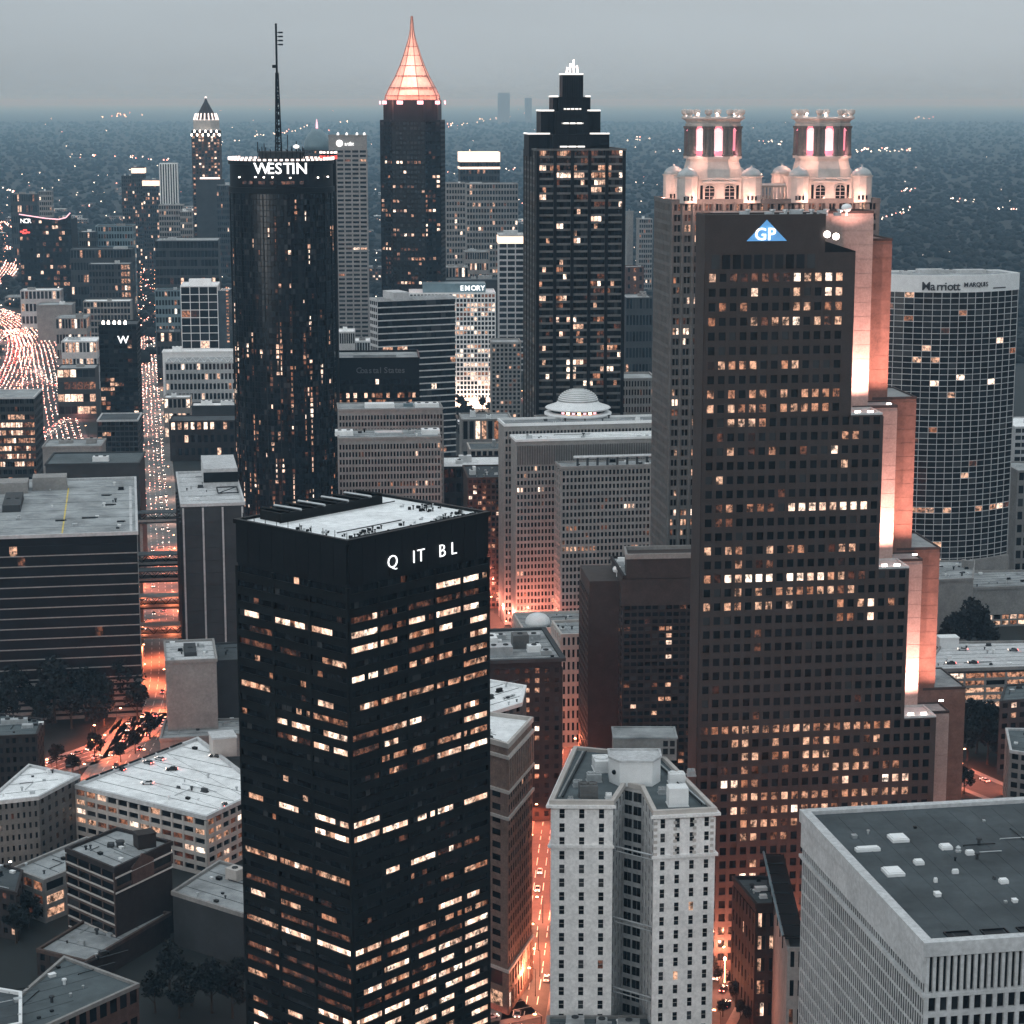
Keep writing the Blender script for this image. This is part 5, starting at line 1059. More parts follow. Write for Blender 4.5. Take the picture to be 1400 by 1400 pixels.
# long black slab with thin bands
poly, z = rect(-40, 187, 737, 905, 140, 10)
bl = building('black_slab', 'long black office slab with thin pale floor lines and a weathered grey roof', poly, z, 'black_stone', 'grey_roof', {0: [dict(nf=13, nb=22, z0=18, z1=z - 4, pier=0, span=.10, rec=.35, f=lit(.006, .008, .002, 150)), dict(nf=7, nb=22, z0=0, z1=18, pier=0, span=.55, rec=.5)], 1: dict(nf=13, nb=14, z0=18, z1=z - 4, pier=0, span=.1, rec=.35)}, para=1.1, frame='concrete', trim='pale_concrete', limit=290, min_area=20, glass='black_stone',
    units=[(.12, .82, 22, 14, 5, 'concrete'), (.42, .86, 16, 12, 6, 'concrete'), (.2, .55, 8, 34, 3, 'dark_concrete')], rec=.5)
for u0 in (.545, .965):
    a, d_ = poly[0] + (poly[1] - poly[0]) * u0, poly[3] + (poly[2] - poly[3]) * u0; mb = MB(); nrm = (poly[1] - poly[0]).normalized() * (.35 if u0 < .9 else .6)
    p, q = a + (d_ - a) * .03, a + (d_ - a) * .85; mb.face([(v.x, v.y, z + .02) for v in (p - nrm, p + nrm, q + nrm, q - nrm)]); mb.build('painted_line', 'yellow_paint' if u0 < .9 else 'pale_concrete', bl)
for u0, v0, s in ((.82, .5, 5), (.8, .68, 4), (.7, .28, 6), (.52, .25, 4), (.9, .2, 3)):
    c = poly[0] + (poly[1] - poly[0]) * u0 + (poly[3] - poly[0]) * v0; mb = MB(); mb.box((c.x, c.y, z), (s, 2, .5), .17); mb.box((c.x + s * .4, c.y + 1, z), (s * .5, 1.2, .35), .5); mb.build('roof_vent', 'black_metal', bl)
# grey windowless telephone tower
poly, z = rect(248, 334, 692, 960, 88, 10)
wl = building('windowless_tower', 'tall grey windowless concrete tower left of the black tower', poly, z, 'dark_concrete', 'pale_concrete', None, para=1.0, trim='pale_concrete')
a, b_ = poly[0], poly[1]; uu = (b_ - a).normalized(); nn_ = Vector((uu.y, -uu.x, 0)); L = (b_ - a).length
for i in range(4):
    p = a + uu * (L * i / 3 * .94 + .7) + nn_ * .4; mb = MB(); mb.box((p.x, p.y, 0), (.8, .8, z - 1), math.atan2(uu.y, uu.x)); mb.build('rib', 'pale_concrete', wl)
for i in range(3):
    for j in range(14):
        p0 = a + uu * (L * i / 3 * .94 + 1.3); p1 = a + uu * (L * (i + 1) / 3 * .94 + .1); mb = MB(); r4 = [p0 + nn_ * .2, p1 + nn_ * .2, p1, p0]; z0_ = 2 + j * (z - 4) / 14
        mb.hexa([(p.x, p.y, z0_) for p in r4] + [(p.x, p.y, z0_ + (z - 4) / 14 - .15) for p in r4]); mb.build('wall_panel', 'dark_concrete', wl)
mb = MB(); p4 = [poly[0] + (poly[1] - poly[0]) * u_ + (poly[3] - poly[0]) * v_ for u_, v_ in ((.42, .52), (.98, .52), (.98, .98), (.42, .98))]; mb.prism(p4, z - .1, z + 9); mb.build('penthouse', 'pale_concrete', wl)
for i in range(2):
    p = p4[0] + (p4[1] - p4[0]) * (.27 + .46 * i) + nn_ * .1; mb = MB(); mb.box((p.x, p.y, z + 2.5), (9, .5, 4.8), math.atan2(uu.y, uu.x)); mb.build('louvre', 'black_metal', wl)
mb = MB(); c = [poly[0] + (poly[1] - poly[0]) * u_ + (poly[3] - poly[0]) * v_ for u_, v_ in ((.62, .28), (.95, .28), (.95, .46), (.62, .46))]
for i in range(4): mb.bar((c[i].x, c[i].y, z + 1.0), (c[(i + 1) % 4].x, c[(i + 1) % 4].y, z + 1.0), .3)
mb.bar((c[0].x, c[0].y, z + 1), (c[2].x, c[2].y, z + 1), .25); mb.build('roof_frame', 'black_metal', wl)
a, d_ = poly[0], poly[3]
for i in range(9):
    p = d_ + (a - d_) * (i / 9 + .05) - uu * .5; mb = MB(); mb.box((p.x, p.y, 4), (.9, 3.5, z - 12), math.atan2(uu.y, uu.x)); mb.build('pilaster', 'dark_concrete', wl)
# small blank block in front of it
poly, z = rect(227, 296, 906, 862, 34, 10)
building('blank_block', 'small blank grey block with a pitted roof at the foot of the windowless tower', poly, z, 'concrete', 'pale_concrete', None, para=.9, trim='concrete', units=[(.5, .5, 5, 16, 1.5, 'dark_concrete'), (.8, .4, 2, 2, 1), (.75, .7, 2, 2, 1)])
poly, z = rect(296, 345, 905, 885, 30, 10)
building('blank_block', 'low grey annex squeezed between the blank block and the black tower', poly, z, 'dark_concrete', 'dark_roof', None, para=.8)
poly = [Vector((p.x, p.y, 0)) for p in (G(219, 1012, 9.0), G(345, 1004, 9.0), G(345, 984, 9.0), G(226, 986, 9.0))]
building('podium_block', 'low flat podium with a pale roof beneath the small blank block', poly, 9.0, 'concrete', 'grey_roof', None, para=.8, units=[(.35, .6, 3, 3, 1.4, 'dark_concrete'), (.7, .6, 3, 2, 1.0)])
# footbridges across the street on the left
for i, (y, zz_, m_, lit_) in enumerate(((712, 34, 'dark_concrete', 0), (770, 30, 'black_stone', 0), (792, 24, 'black_stone', 0), (828, 20, 'dark_concrete', 1), (868, 13, 'concrete', 1))):
    p = G(186, y, zz_); q = G(252, y - 2, zz_); d_ = (q - p); 
    fb = empty('footbridge', (p.x + d_.x / 2, p.y + d_.y / 2, zz_), ['grey bridge crossing the left street, farthest of five', 'black bridge crossing the left street, second farthest', 'black bridge crossing the left street, middle of five', 'orange-lit bridge crossing the left street with a dark truss', 'orange-lit bridge crossing the left street, lowest and nearest'][i], 'bridge', 'bridges over the left street')
    ang = math.atan2(d_.y, d_.x); c = p + d_ / 2; mb = MB(); mb.box((c.x, c.y, zz_ - 1), (d_.length, 9, 1.0), ang); mb.build('deck', m_, fb)
    for s in (-1, 1):
        mb = MB(); cx, cy_ = c.x - math.sin(ang) * s * 4.4, c.y + math.cos(ang) * s * 4.4; mb.box((cx, cy_, zz_), (d_.length, .4, 1.2), ang); mb.build('parapet', 'concrete', fb)
        mb = MB()
        for k in range(8):
            t0 = (k / 8 - .5) * d_.length; t1 = ((k + 1) / 8 - .5) * d_.length; mb.bar((cx + math.cos(ang) * t0, cy_ + math.sin(ang) * t0, zz_ + (1.2 if k % 2 else 4.5)), (cx + math.cos(ang) * t1, cy_ + math.sin(ang) * t1, zz_ + (4.5 if k % 2 else 1.2)), .2)
        mb.build('truss', 'black_metal', fb)
    mb = MB(); mb.box((c.x, c.y, zz_ + 4.5), (d_.length, 9.2, .5), ang); mb.build('roof', 'dark_roof' if not lit_ else 'concrete', fb)
    for s in (-.4, .4): mb = MB(); x, y_ = c.x + math.cos(ang) * s * d_.length, c.y + math.sin(ang) * s * d_.length; mb.box((x, y_, 0), (1.6, 3, zz_ - 1), ang); mb.build('pillar', 'concrete', fb)
    if lit_:
        for s in (-.3, .3): point('bridge_lamp', (c.x + s * d_.length, c.y - 6, zz_ + 3), 2600, (1, .26, .12), fb, .3)
# white-decked car park
GZ = 21.0
gpts = [(104, 1076), (282, 1119), (360, 1082), (292, 1008)]
gq = [G(x, y, GZ) for x, y in gpts]; gq[3] = G(270, 1012, GZ); poly = [Vector((p.x, p.y, 0)) for p in gq]
cp = building('car_park', 'open-sided car park with parked cars on its white top deck', poly, GZ, 'dark_concrete', 'white_roof', {
    0: dict(nf=6, nb=12, z1=GZ - .8, pier=.16, span=.42, rec=.6, f=lit(.28, .22, .06, 160, runs=.2)), 1: dict(nf=6, nb=8, z1=GZ - .8, pier=.2, span=.42, rec=.6, f=lit(.3, .3, .12, 161))}, para=1.1, frame='pale_stone', trim='pale_concrete', limit=200, min_area=14, rec=.6)
p = G(305, 1030, GZ); mb = MB(); mb.box((p.x, p.y, GZ), (9, 9, 7.0), .3); mb.build('stair_tower', 'pale_stone', cp)
mb = MB(); mb.box((p.x, p.y, GZ + 7), (9.6, 9.6, .7), .3); mb.build('stair_tower_roof', 'pale_concrete', cp)
for s in (.35, .62, .8):
    a, b_ = poly[0] + (poly[3] - poly[0]) * s * .9, poly[1] + (poly[2] - poly[1]) * s * .9; mb = MB(); nrm = (poly[3] - poly[0]).normalized() * .12
    mb.face([(v.x, v.y, GZ + .012) for v in (a + (b_ - a) * .04 - nrm, a + (b_ - a) * .95 - nrm, a + (b_ - a) * .95 + nrm, a + (b_ - a) * .04 + nrm)]); mb.build('deck_line', 'grey_roof', cp)
for i in range(7):
    a, d_ = poly[0], poly[3]; c = a + (d_ - a) * (.12 + i * .115); r_ = math.atan2((d_ - a).y, (d_ - a).x); mb = MB(); mb.box((c.x + .2, c.y + .2, GZ + 1.1), (6.4, .8, .5), r_); mb.build('coping_slot', 'black_stone', cp)
# brick block with gable, in front of it
BZ = 30.0
bq = [(91, 1163), (156, 1190), (234, 1154), (160, 1135)]
poly = [Vector((p.x, p.y, 0)) for p in (G(x, y, BZ) for x, y in bq)]
gb = building('gabled_block', 'dark brick block with pale floor bands and a stone gable panel', poly, BZ, 'dark_brick', 'grey_roof', {0: dict(nf=8, nb=4, z1=BZ - 1, pier=.08, span=.3, rec=.3, f=lit(.02, .03, .01, 162)), 1: [dict(nf=1, nb=1, z0=BZ - 6.5, z1=BZ - 3.0, pier=.05, span=.25, rec=.3)]}, para=1, limit=60, min_area=14, frame='brick', trim='dark_brick')
a, b_ = poly[0], poly[1]; uu = (b_ - a).normalized(); nl = Vector((uu.y, -uu.x, 0))
for j in range(8): mb = MB(); z_ = j * (BZ - 1) / 8 + .9; r4 = [a + nl * .42, b_ + nl * .42, b_, a]; mb.hexa([(p.x, p.y, z_) for p in r4] + [(p.x, p.y, z_ + .45) for p in r4]); mb.build('floor_band', 'pale_stone', gb)
a, b_ = poly[1], poly[2]; uu = (b_ - a).normalized(); nr = Vector((uu.y, -uu.x, 0)); L = (b_ - a).length; mb = MB(); pts = [(.28, -7), (.66, -7), (.66, -1.5), (.47, 1.6), (.28, -1.5)]
f_ = [a + uu * (L * s) + nr * .6 for s, h_ in pts]; bk_ = [a + uu * (L * s) + nr * .02 for s, h_ in pts]
mb.face([(p.x, p.y, BZ + h_) for p, (s, h_) in zip(f_, pts)])
for i in range(5): j = (i + 1) % 5; mb.face([(f_[j].x, f_[j].y, BZ + pts[j][1]), (f_[i].x, f_[i].y, BZ + pts[i][1]), (bk_[i].x, bk_[i].y, BZ + pts[i][1]), (bk_[j].x, bk_[j].y, BZ + pts[j][1])])
mb.build('gable', 'red_brick', gb)
mb = MB(); p0, p1 = a + nr * .35, b_ + nr * .35
for z_ in (BZ - 7.6, BZ - 2.6): mb.bar((p0.x, p0.y, z_), (p1.x, p1.y, z_), .35)
mb.build('stone_band', 'pale_stone', gb)
c = (poly[1] * .3 + poly[2] * .7) * .75 + poly[3] * .25; mb = MB(); mb.box((c.x, c.y, BZ), (6, 5, 4.5), .5); mb.box((c.x, c.y, BZ + 4.5), (6.4, 5.4, .4), .5); mb.build('lift_house', 'dark_brick', gb)
c = poly[0] * .4 + poly[2] * .6; mb = MB(); mb.lathe((c.x - 3, c.y, BZ), [(1.2, 0), (1.2, 1.5), (1.5, 1.6), (1.5, 2)], 10); mb.box((c.x - 6, c.y, BZ), (2, 2, 1.3)); mb.build('rooftop_unit', 'dark_concrete', gb)
rp('brick_podium', 'low brick base with a pointed gable under the dark brick block', [(52, 1300), (118, 1316), (232, 1250), (150, 1240)], 8.0, 'dark_brick', 'grey_roof', {0: dict(nf=2, nb=5, pier=.5, span=.4, rec=.25)}, para=.8, trim='brick')
# open parking deck behind the brick block
rp('parking_deck', 'three-level parking deck with a pale curved roof behind the dark brick block', [(18, 1190), (60, 1206), (190, 1155), (118, 1148)], 14.0, 'dark_concrete', 'grey_roof', {0: dict(nf=3, nb=3, pier=.12, span=.35, rec=.5, f=lit(.2, .2, .06, 163)), 1: dict(nf=3, nb=5, pier=.12, span=.35, rec=.5, f=lit(.2, .15, .05, 164))}, para=1.0, frame='concrete', limit=30, min_area=12)
rp('stone_building', 'grey stone building with a tall floodlit arch of wall at the left edge', [(-20, 1100), (52, 1092), (108, 1062), (40, 1048)], 24.0, 'grey_stone', 'white_roof', {0: dict(nf=6, nb=9, pier=.6, span=.5, rec=.2, f=lit(.02, .02, .01, 165)), 1: dict(nf=6, nb=6, pier=.6, span=.5, rec=.2)}, para=.9, limit=80, min_area=10, trim='pale_concrete')
q = G(20, 1204, 0); lampL = empty('wall_floodlight', (q.x, q.y, 0), 'floodlight shining up the grey stone wall at the left edge', 'lamp'); mb = MB(); mb.bar((q.x, q.y - 5, 0), (q.x, q.y - 5, 8), .15); mb.box((q.x, q.y - 5, 8), (1, .8, .5)); mb.build('pole', 'black_metal', lampL); mb = MB(); mb.box((q.x, q.y - 5, 8.5), (.8, .6, .3)); mb.build('lamp_head', 'lamp_white', lampL)
point('floodlight_beam', (q.x, q.y - 4, 9.5), 3500, (1, .75, .62), lampL, .3)
rp('dark_brick_block', 'dark brick block at the left edge below the black slab', [(-30, 1010), (50, 1006), (58, 985), (0, 978)], 30.0, 'dark_brick', 'slate_roof', {0: dict(nf=8, nb=9, pier=.5, span=.45, rec=.2), 1: dict(nf=8, nb=4, pier=.5, span=.45, rec=.2)}, para=.8, units=[(.4, .6, 10, 3, 1.6), (.7, .4, 4, 3, 1)])
rp('flat_roof_block', 'block with a plain grey roof and reddish wall in the bottom left corner', [(-60, 1440), (62, 1405), (188, 1348), (88, 1311)], 25.0, 'red_brick', 'slate_roof', {1: dict(nf=3, nb=9, pier=.3, span=.5, rec=.15), 0: dict(nf=3, nb=9, pier=.3, span=.5, rec=.15)}, para=.8, limit=0, trim='concrete')
rp('white_corner_block', 'white rendered block cut off by the bottom left corner', [(-60, 1420), (28, 1402), (28, 1360), (-20, 1352)], 30.0, 'white_paint', 'dark_roof', {0: dict(nf=4, nb=5, pier=.6, span=.6, rec=.1)}, para=.9, limit=0)
rp('concrete_shed', 'blank concrete hall with a flat grey deck against the black tower', [(236, 1222), (332, 1252), (420, 1215), (300, 1180)], 17.0, 'dark_concrete', 'grey_roof', None, para=1.0, trim='concrete', units=[(.4, .75, 5, 4, 3.5, 'pale_stone')])
rp('corner_block', 'small dark stone block at the left edge with one glowing window', [(-30, 1210), (22, 1222), (30, 1192), (-10, 1180)], 16.0, 'dark_brick', 'dark_roof', {0: dict(nf=4, nb=5, pier=.5, span=.5, rec=.2, f=lit(.1, .1, .05, 166)), 1: dict(nf=4, nb=3, pier=.5, span=.5, rec=.2)}, para=.7, limit=20, min_area=10)

# ================================================================== right-hand edge
rp('windowless_annex', 'blank blue-grey annex behind the stepped granite tower', [(1270, 795), (1330, 792), (1332, 768), (1280, 768)], 32.0, 'concrete', 'grey_roof', None, para=.8, units=[(.8, .6, 5, 4, 4, 'concrete'), (.2, .5, 4, 3, 2)])
rp('long_garage', 'long concrete garage with a lit red strip right of the blue-grey annex', [(1325, 806), (1460, 801), (1460, 780), (1330, 783)], 20.0, 'concrete', 'grey_roof', {0: [dict(nf=1, nb=1, z0=0, z1=6.2, pier=.01, span=.05, rec=.3), dict(nf=2, nb=12, z0=0, z1=6, pier=.2, span=.3, rec=.4, f=lit(.3, .3, .2, 170))]}, para=1, limit=24, min_area=10)
g1 = rp('parking_garage', 'pale parking deck with a few cars on top, right of the stepped granite tower', [(1262, 918), (1460, 912), (1460, 878), (1290, 880)], 18.0, 'dark_concrete', 'pale_concrete', {0: dict(nf=5, nb=7, z1=16.5, pier=.1, span=.35, rec=.6, f=lit(.2, .35, .3, 171, runs=.3))}, para=1, frame='concrete', limit=35, min_area=10)
p = G(1295, 884, 18); mb = MB(); mb.box((p.x, p.y, 18), (9, 6, 4.5), .1); mb.box((p.x, p.y, 22.5), (9.5, 6.5, .5), .1); mb.build('stair_tower', 'white_paint', g1)
rp('corner_office', 'dark office block with pale coping cut off by the right edge', [(1368, 960), (1440, 955), (1450, 935), (1375, 938)], 30.0, 'dark_concrete', 'slate_roof', {0: dict(nf=7, nb=6, pier=.4, span=.5, rec=.3, f=lit(.08, .06, .02, 172)), 3: dict(nf=7, nb=4, pier=.4, span=.5, rec=.3)}, para=.7, limit=20, min_area=10)
rp('pale_office', 'pale office block with rows of dark windows below the right edge coping', [(1382, 1028), (1460, 1040), (1460, 1000), (1376, 998)], 26.0, 'concrete', 'slate_roof', {3: dict(nf=7, nb=5, pier=.3, span=.4, rec=.3), 0: dict(nf=7, nb=6, pier=.3, span=.4, rec=.3)}, para=.8, limit=40, min_area=10, trim='pale_concrete')
rp('dark_roof_block', 'wide low block with a cluttered dark roof behind the finned block', [(1300, 1160), (1470, 1150), (1470, 1092), (1310, 1100)], 24.0, 'dark_concrete', 'dark_roof', None, para=.6, units=[(.2, .7, 4, 3, 1.6), (.35, .8, 2, 2, 1), (.5, .6, 5, 3, 1.2), (.7, .75, 3, 3, 1.5, 'white_paint'), (.3, .4, 3, 2, 1)])
rp('slope_roof_block', 'low block with a ribbed slate roof hidden half behind the finned block', [(1330, 1260), (1480, 1250), (1480, 1170), (1320, 1178)], 30.0, 'dark_concrete', 'slate_roof', None, para=.6, units=[(.35, .35, 18, 3, 1.0, 'dark_roof'), (.45, .5, 18, 3, 1.0, 'dark_roof')])

# ================================================================== mid distance, left
def mid(name, label, pl, pr, py, Y, dep, wall, roof, spec, rot=5, **k):
    poly, z = rect(pl, pr, py, Y, dep, rot); k.setdefault('limit', 60); k.setdefault('min_area', 22); k.setdefault('para', .8)
    return building(name, label, poly, z, wall, roof, spec, **k), poly, z
mid('office_block', 'dark office block with glowing orange floors at the left edge', -20, 46, 545, 1380, 40, 'dark_concrete', 'grey_roof', {0: dict(nf=15, nb=10, pier=.1, span=.4, rec=.3, k=2, f=lit(.15, .2, .15, 180, lambda r_, nf, b: 2 if nf - r_ in (4, 5, 6, 7, 8) else .4, runs=.4)), 1: dict(nf=15, nb=6, pier=.3, span=.4, rec=.3)}, trim='pale_concrete', frame='dark_concrete', limit=150)
wh, poly, z = mid('hotel_tower', 'dark glass hotel tower with a white one-letter sign above the left street', 135, 186, 445, 1660, 34, 'black_stone', 'dark_roof', {0: dict(nf=26, nb=8, pier=.12, span=.3, rec=.2, f=lit(.05, .05, .03, 181, lambda r_, nf, b: 3 if (nf - r_) in (12, 13, 14) and b < 5 else .5)), 1: dict(nf=26, nb=6, pier=.2, span=.3, rec=.2)}, frame='black_metal')
q = P(160, 470, 1658); letters(wh, 'W', Vector((q.x, poly[0].y + 1.2, q.z)), (1, .08, 0), (.08, -1, 0), 8.2, 'sign_white')
for px in (141, 148, 156, 163, 171): q = P(px, 437, 1662); mb = MB(); mb.box((q.x, q.y, z + .6), (1.6, 1.6, 2.2)); mb.box((q.x, q.y, z + 2.8), (1, 1, .8)); mb.build('roof_lamp', 'lamp_white', wh)
mid('hotel_podium', 'dark gridded podium block in front of the hotel tower with the one-letter sign', 133, 188, 576, 1500, 36, 'black_stone', 'dark_roof', {0: dict(nf=12, nb=9, pier=.15, span=.3, rec=.2, f=lit(.02, .02, .01, 182)), 1: dict(nf=12, nb=6, pier=.2, span=.3, rec=.2)}, frame='dark_concrete', trim='pale_concrete')
gw, poly, z = mid('white_grid_block', 'white-framed office block with a bare dark flank beside the round tower', 247, 297, 392, 1960, 44, 'pale_concrete', 'white_roof', {0: dict(nf=8, nb=4, z0=zt(477, 1960), pier=.07, span=.09, rec=.5, f=lit(.02, .02, .01, 183)), 1: dict(nf=14, nb=3, pier=.3, span=.4, rec=.3)}, limit=60, frame='white_paint', units=[(.5, .5, 20, 10, 5, 'white_paint')])
mb = MB(); a, b_ = poly[1], along(poly[1], (1, .08), 312); p4 = [Vector((a.x + .2, a.y + 1, 0)), Vector((b_.x, b_.y + 1, 0)), Vector((b_.x, b_.y + 30, 0)), Vector((a.x + .2, a.y + 30, 0))]; mb.prism(p4, 0, z - 4); mb.build('dark_flank', 'blue_glass', gw)
for j in range(17): mb = MB(); mb.box((b_.x - 1.2, b_.y + .8, zt(395 + j * 4.6, 1960)), (2.2, .4, 1.5)); mb.build('stair_window', 'warm_window', gw)
mid('white_podium', 'low white podium in front of the white-framed office block', 222, 318, 482, 1900, 20, 'white_paint', 'white_roof', None, units=[(.2, .5, 8, 6, 4, 'white_paint')])
cb, poly, z = mid('crested_block', 'pale block with zigzag roof cresting above the left street', 226, 322, 497, 1740, 34, 'concrete', 'grey_roof', {0: dict(nf=7, nb=18, pier=.35, span=.4, rec=.3, f=lit(.03, .06, .04, 184))}, frame='pale_concrete')
a, b_ = poly[0], poly[1]
for i in range(9):
    p = a + (b_ - a) * ((i + .5) / 9); mb = MB(); d_ = (b_ - a).normalized(); h_ = (b_ - a).length / 18; mb.bar((p.x - d_.x * h_, p.y - d_.y * h_, z + .5), (p.x, p.y, z + 4.5), .35); mb.bar((p.x + d_.x * h_, p.y + d_.y * h_, z + .5), (p.x, p.y, z + 4.5), .35); mb.build('gablet', 'white_paint', cb)
mid('lit_row_block', 'dark low block with a row of bright square windows behind the windowless tower', 232, 330, 577, 1600, 30, 'dark_concrete', 'dark_roof', {0: dict(nf=3, nb=11, pier=.45, span=.45, rec=.3, f=lit(.1, .15, .5, 185, lambda r_, nf, b: 1 if r_ == 2 else .15))}, frame='dark_brick', min_area=14)
nc, poly, z = mid('curved_roof_office', 'black office block with a sagging pink neon roof line and red windows', 26, 97, 300, 2790, 40, 'black_stone', 'dark_roof', {0: dict(nf=16, nb=16, pier=.2, span=.4, rec=.2, f=lit(.10, .05, .04, 186, lambda r_, nf, b: 1.6 if 4 < b < 14 else .5))}, rot=0, para=.3, frame='black_metal', limit=0)
pts = [P(26, 293, 2788), P(62, 298.5, 2788), P(80, 300, 2788), P(90, 297.5, 2788), P(96, 291, 2788)]; mb = MB()
for p, q in zip(pts[:-1], pts[1:]): mb.bar(p, q, .7)
mb.build('neon_line', 'neon_pink', nc); mb = MB()
for p, q in zip(pts[:-1], pts[1:]): mb.hexa([(p.x, p.y + .2, z - 1), (q.x, q.y + .2, z - 1), (q.x, q.y + 6, z - 1), (p.x, p.y + 6, z - 1), (p.x, p.y + .2, p.z), (q.x, q.y + .2, q.z), (q.x, q.y + 6, q.z), (p.x, p.y + 6, p.z)])
mb.build('roof_screen', 'black_stone', nc)
q = P(27, 305, 2786); letters(nc, 'NCR', Vector((q.x, 2788.5, q.z)), (1, 0, 0), (0, -1, 0), 8.0, 'sign_white', .95)
mb = MB(); 
for px, py in ((30, 318), (34, 316), (38, 319), (33, 320)): q = P(px, py, 2788); mb.box((q.x, 2789, q.z), (5, .8, 2.2))
mb.build('red_windows', 'red_lamp', nc, 'stuff')
W_ = lambda s, d=.05, w=.05, b=.04, nf=10, nb=14, **k: {0: dict(nf=nf, nb=nb, pier=k.get('pier', .3), span=k.get('span', .4), rec=.3, f=lit(d, w, b, s)), 1: dict(nf=nf, nb=max(2, nb // 3), pier=.3, span=.4, rec=.3, f=lit(d, w, b, s + 500))}
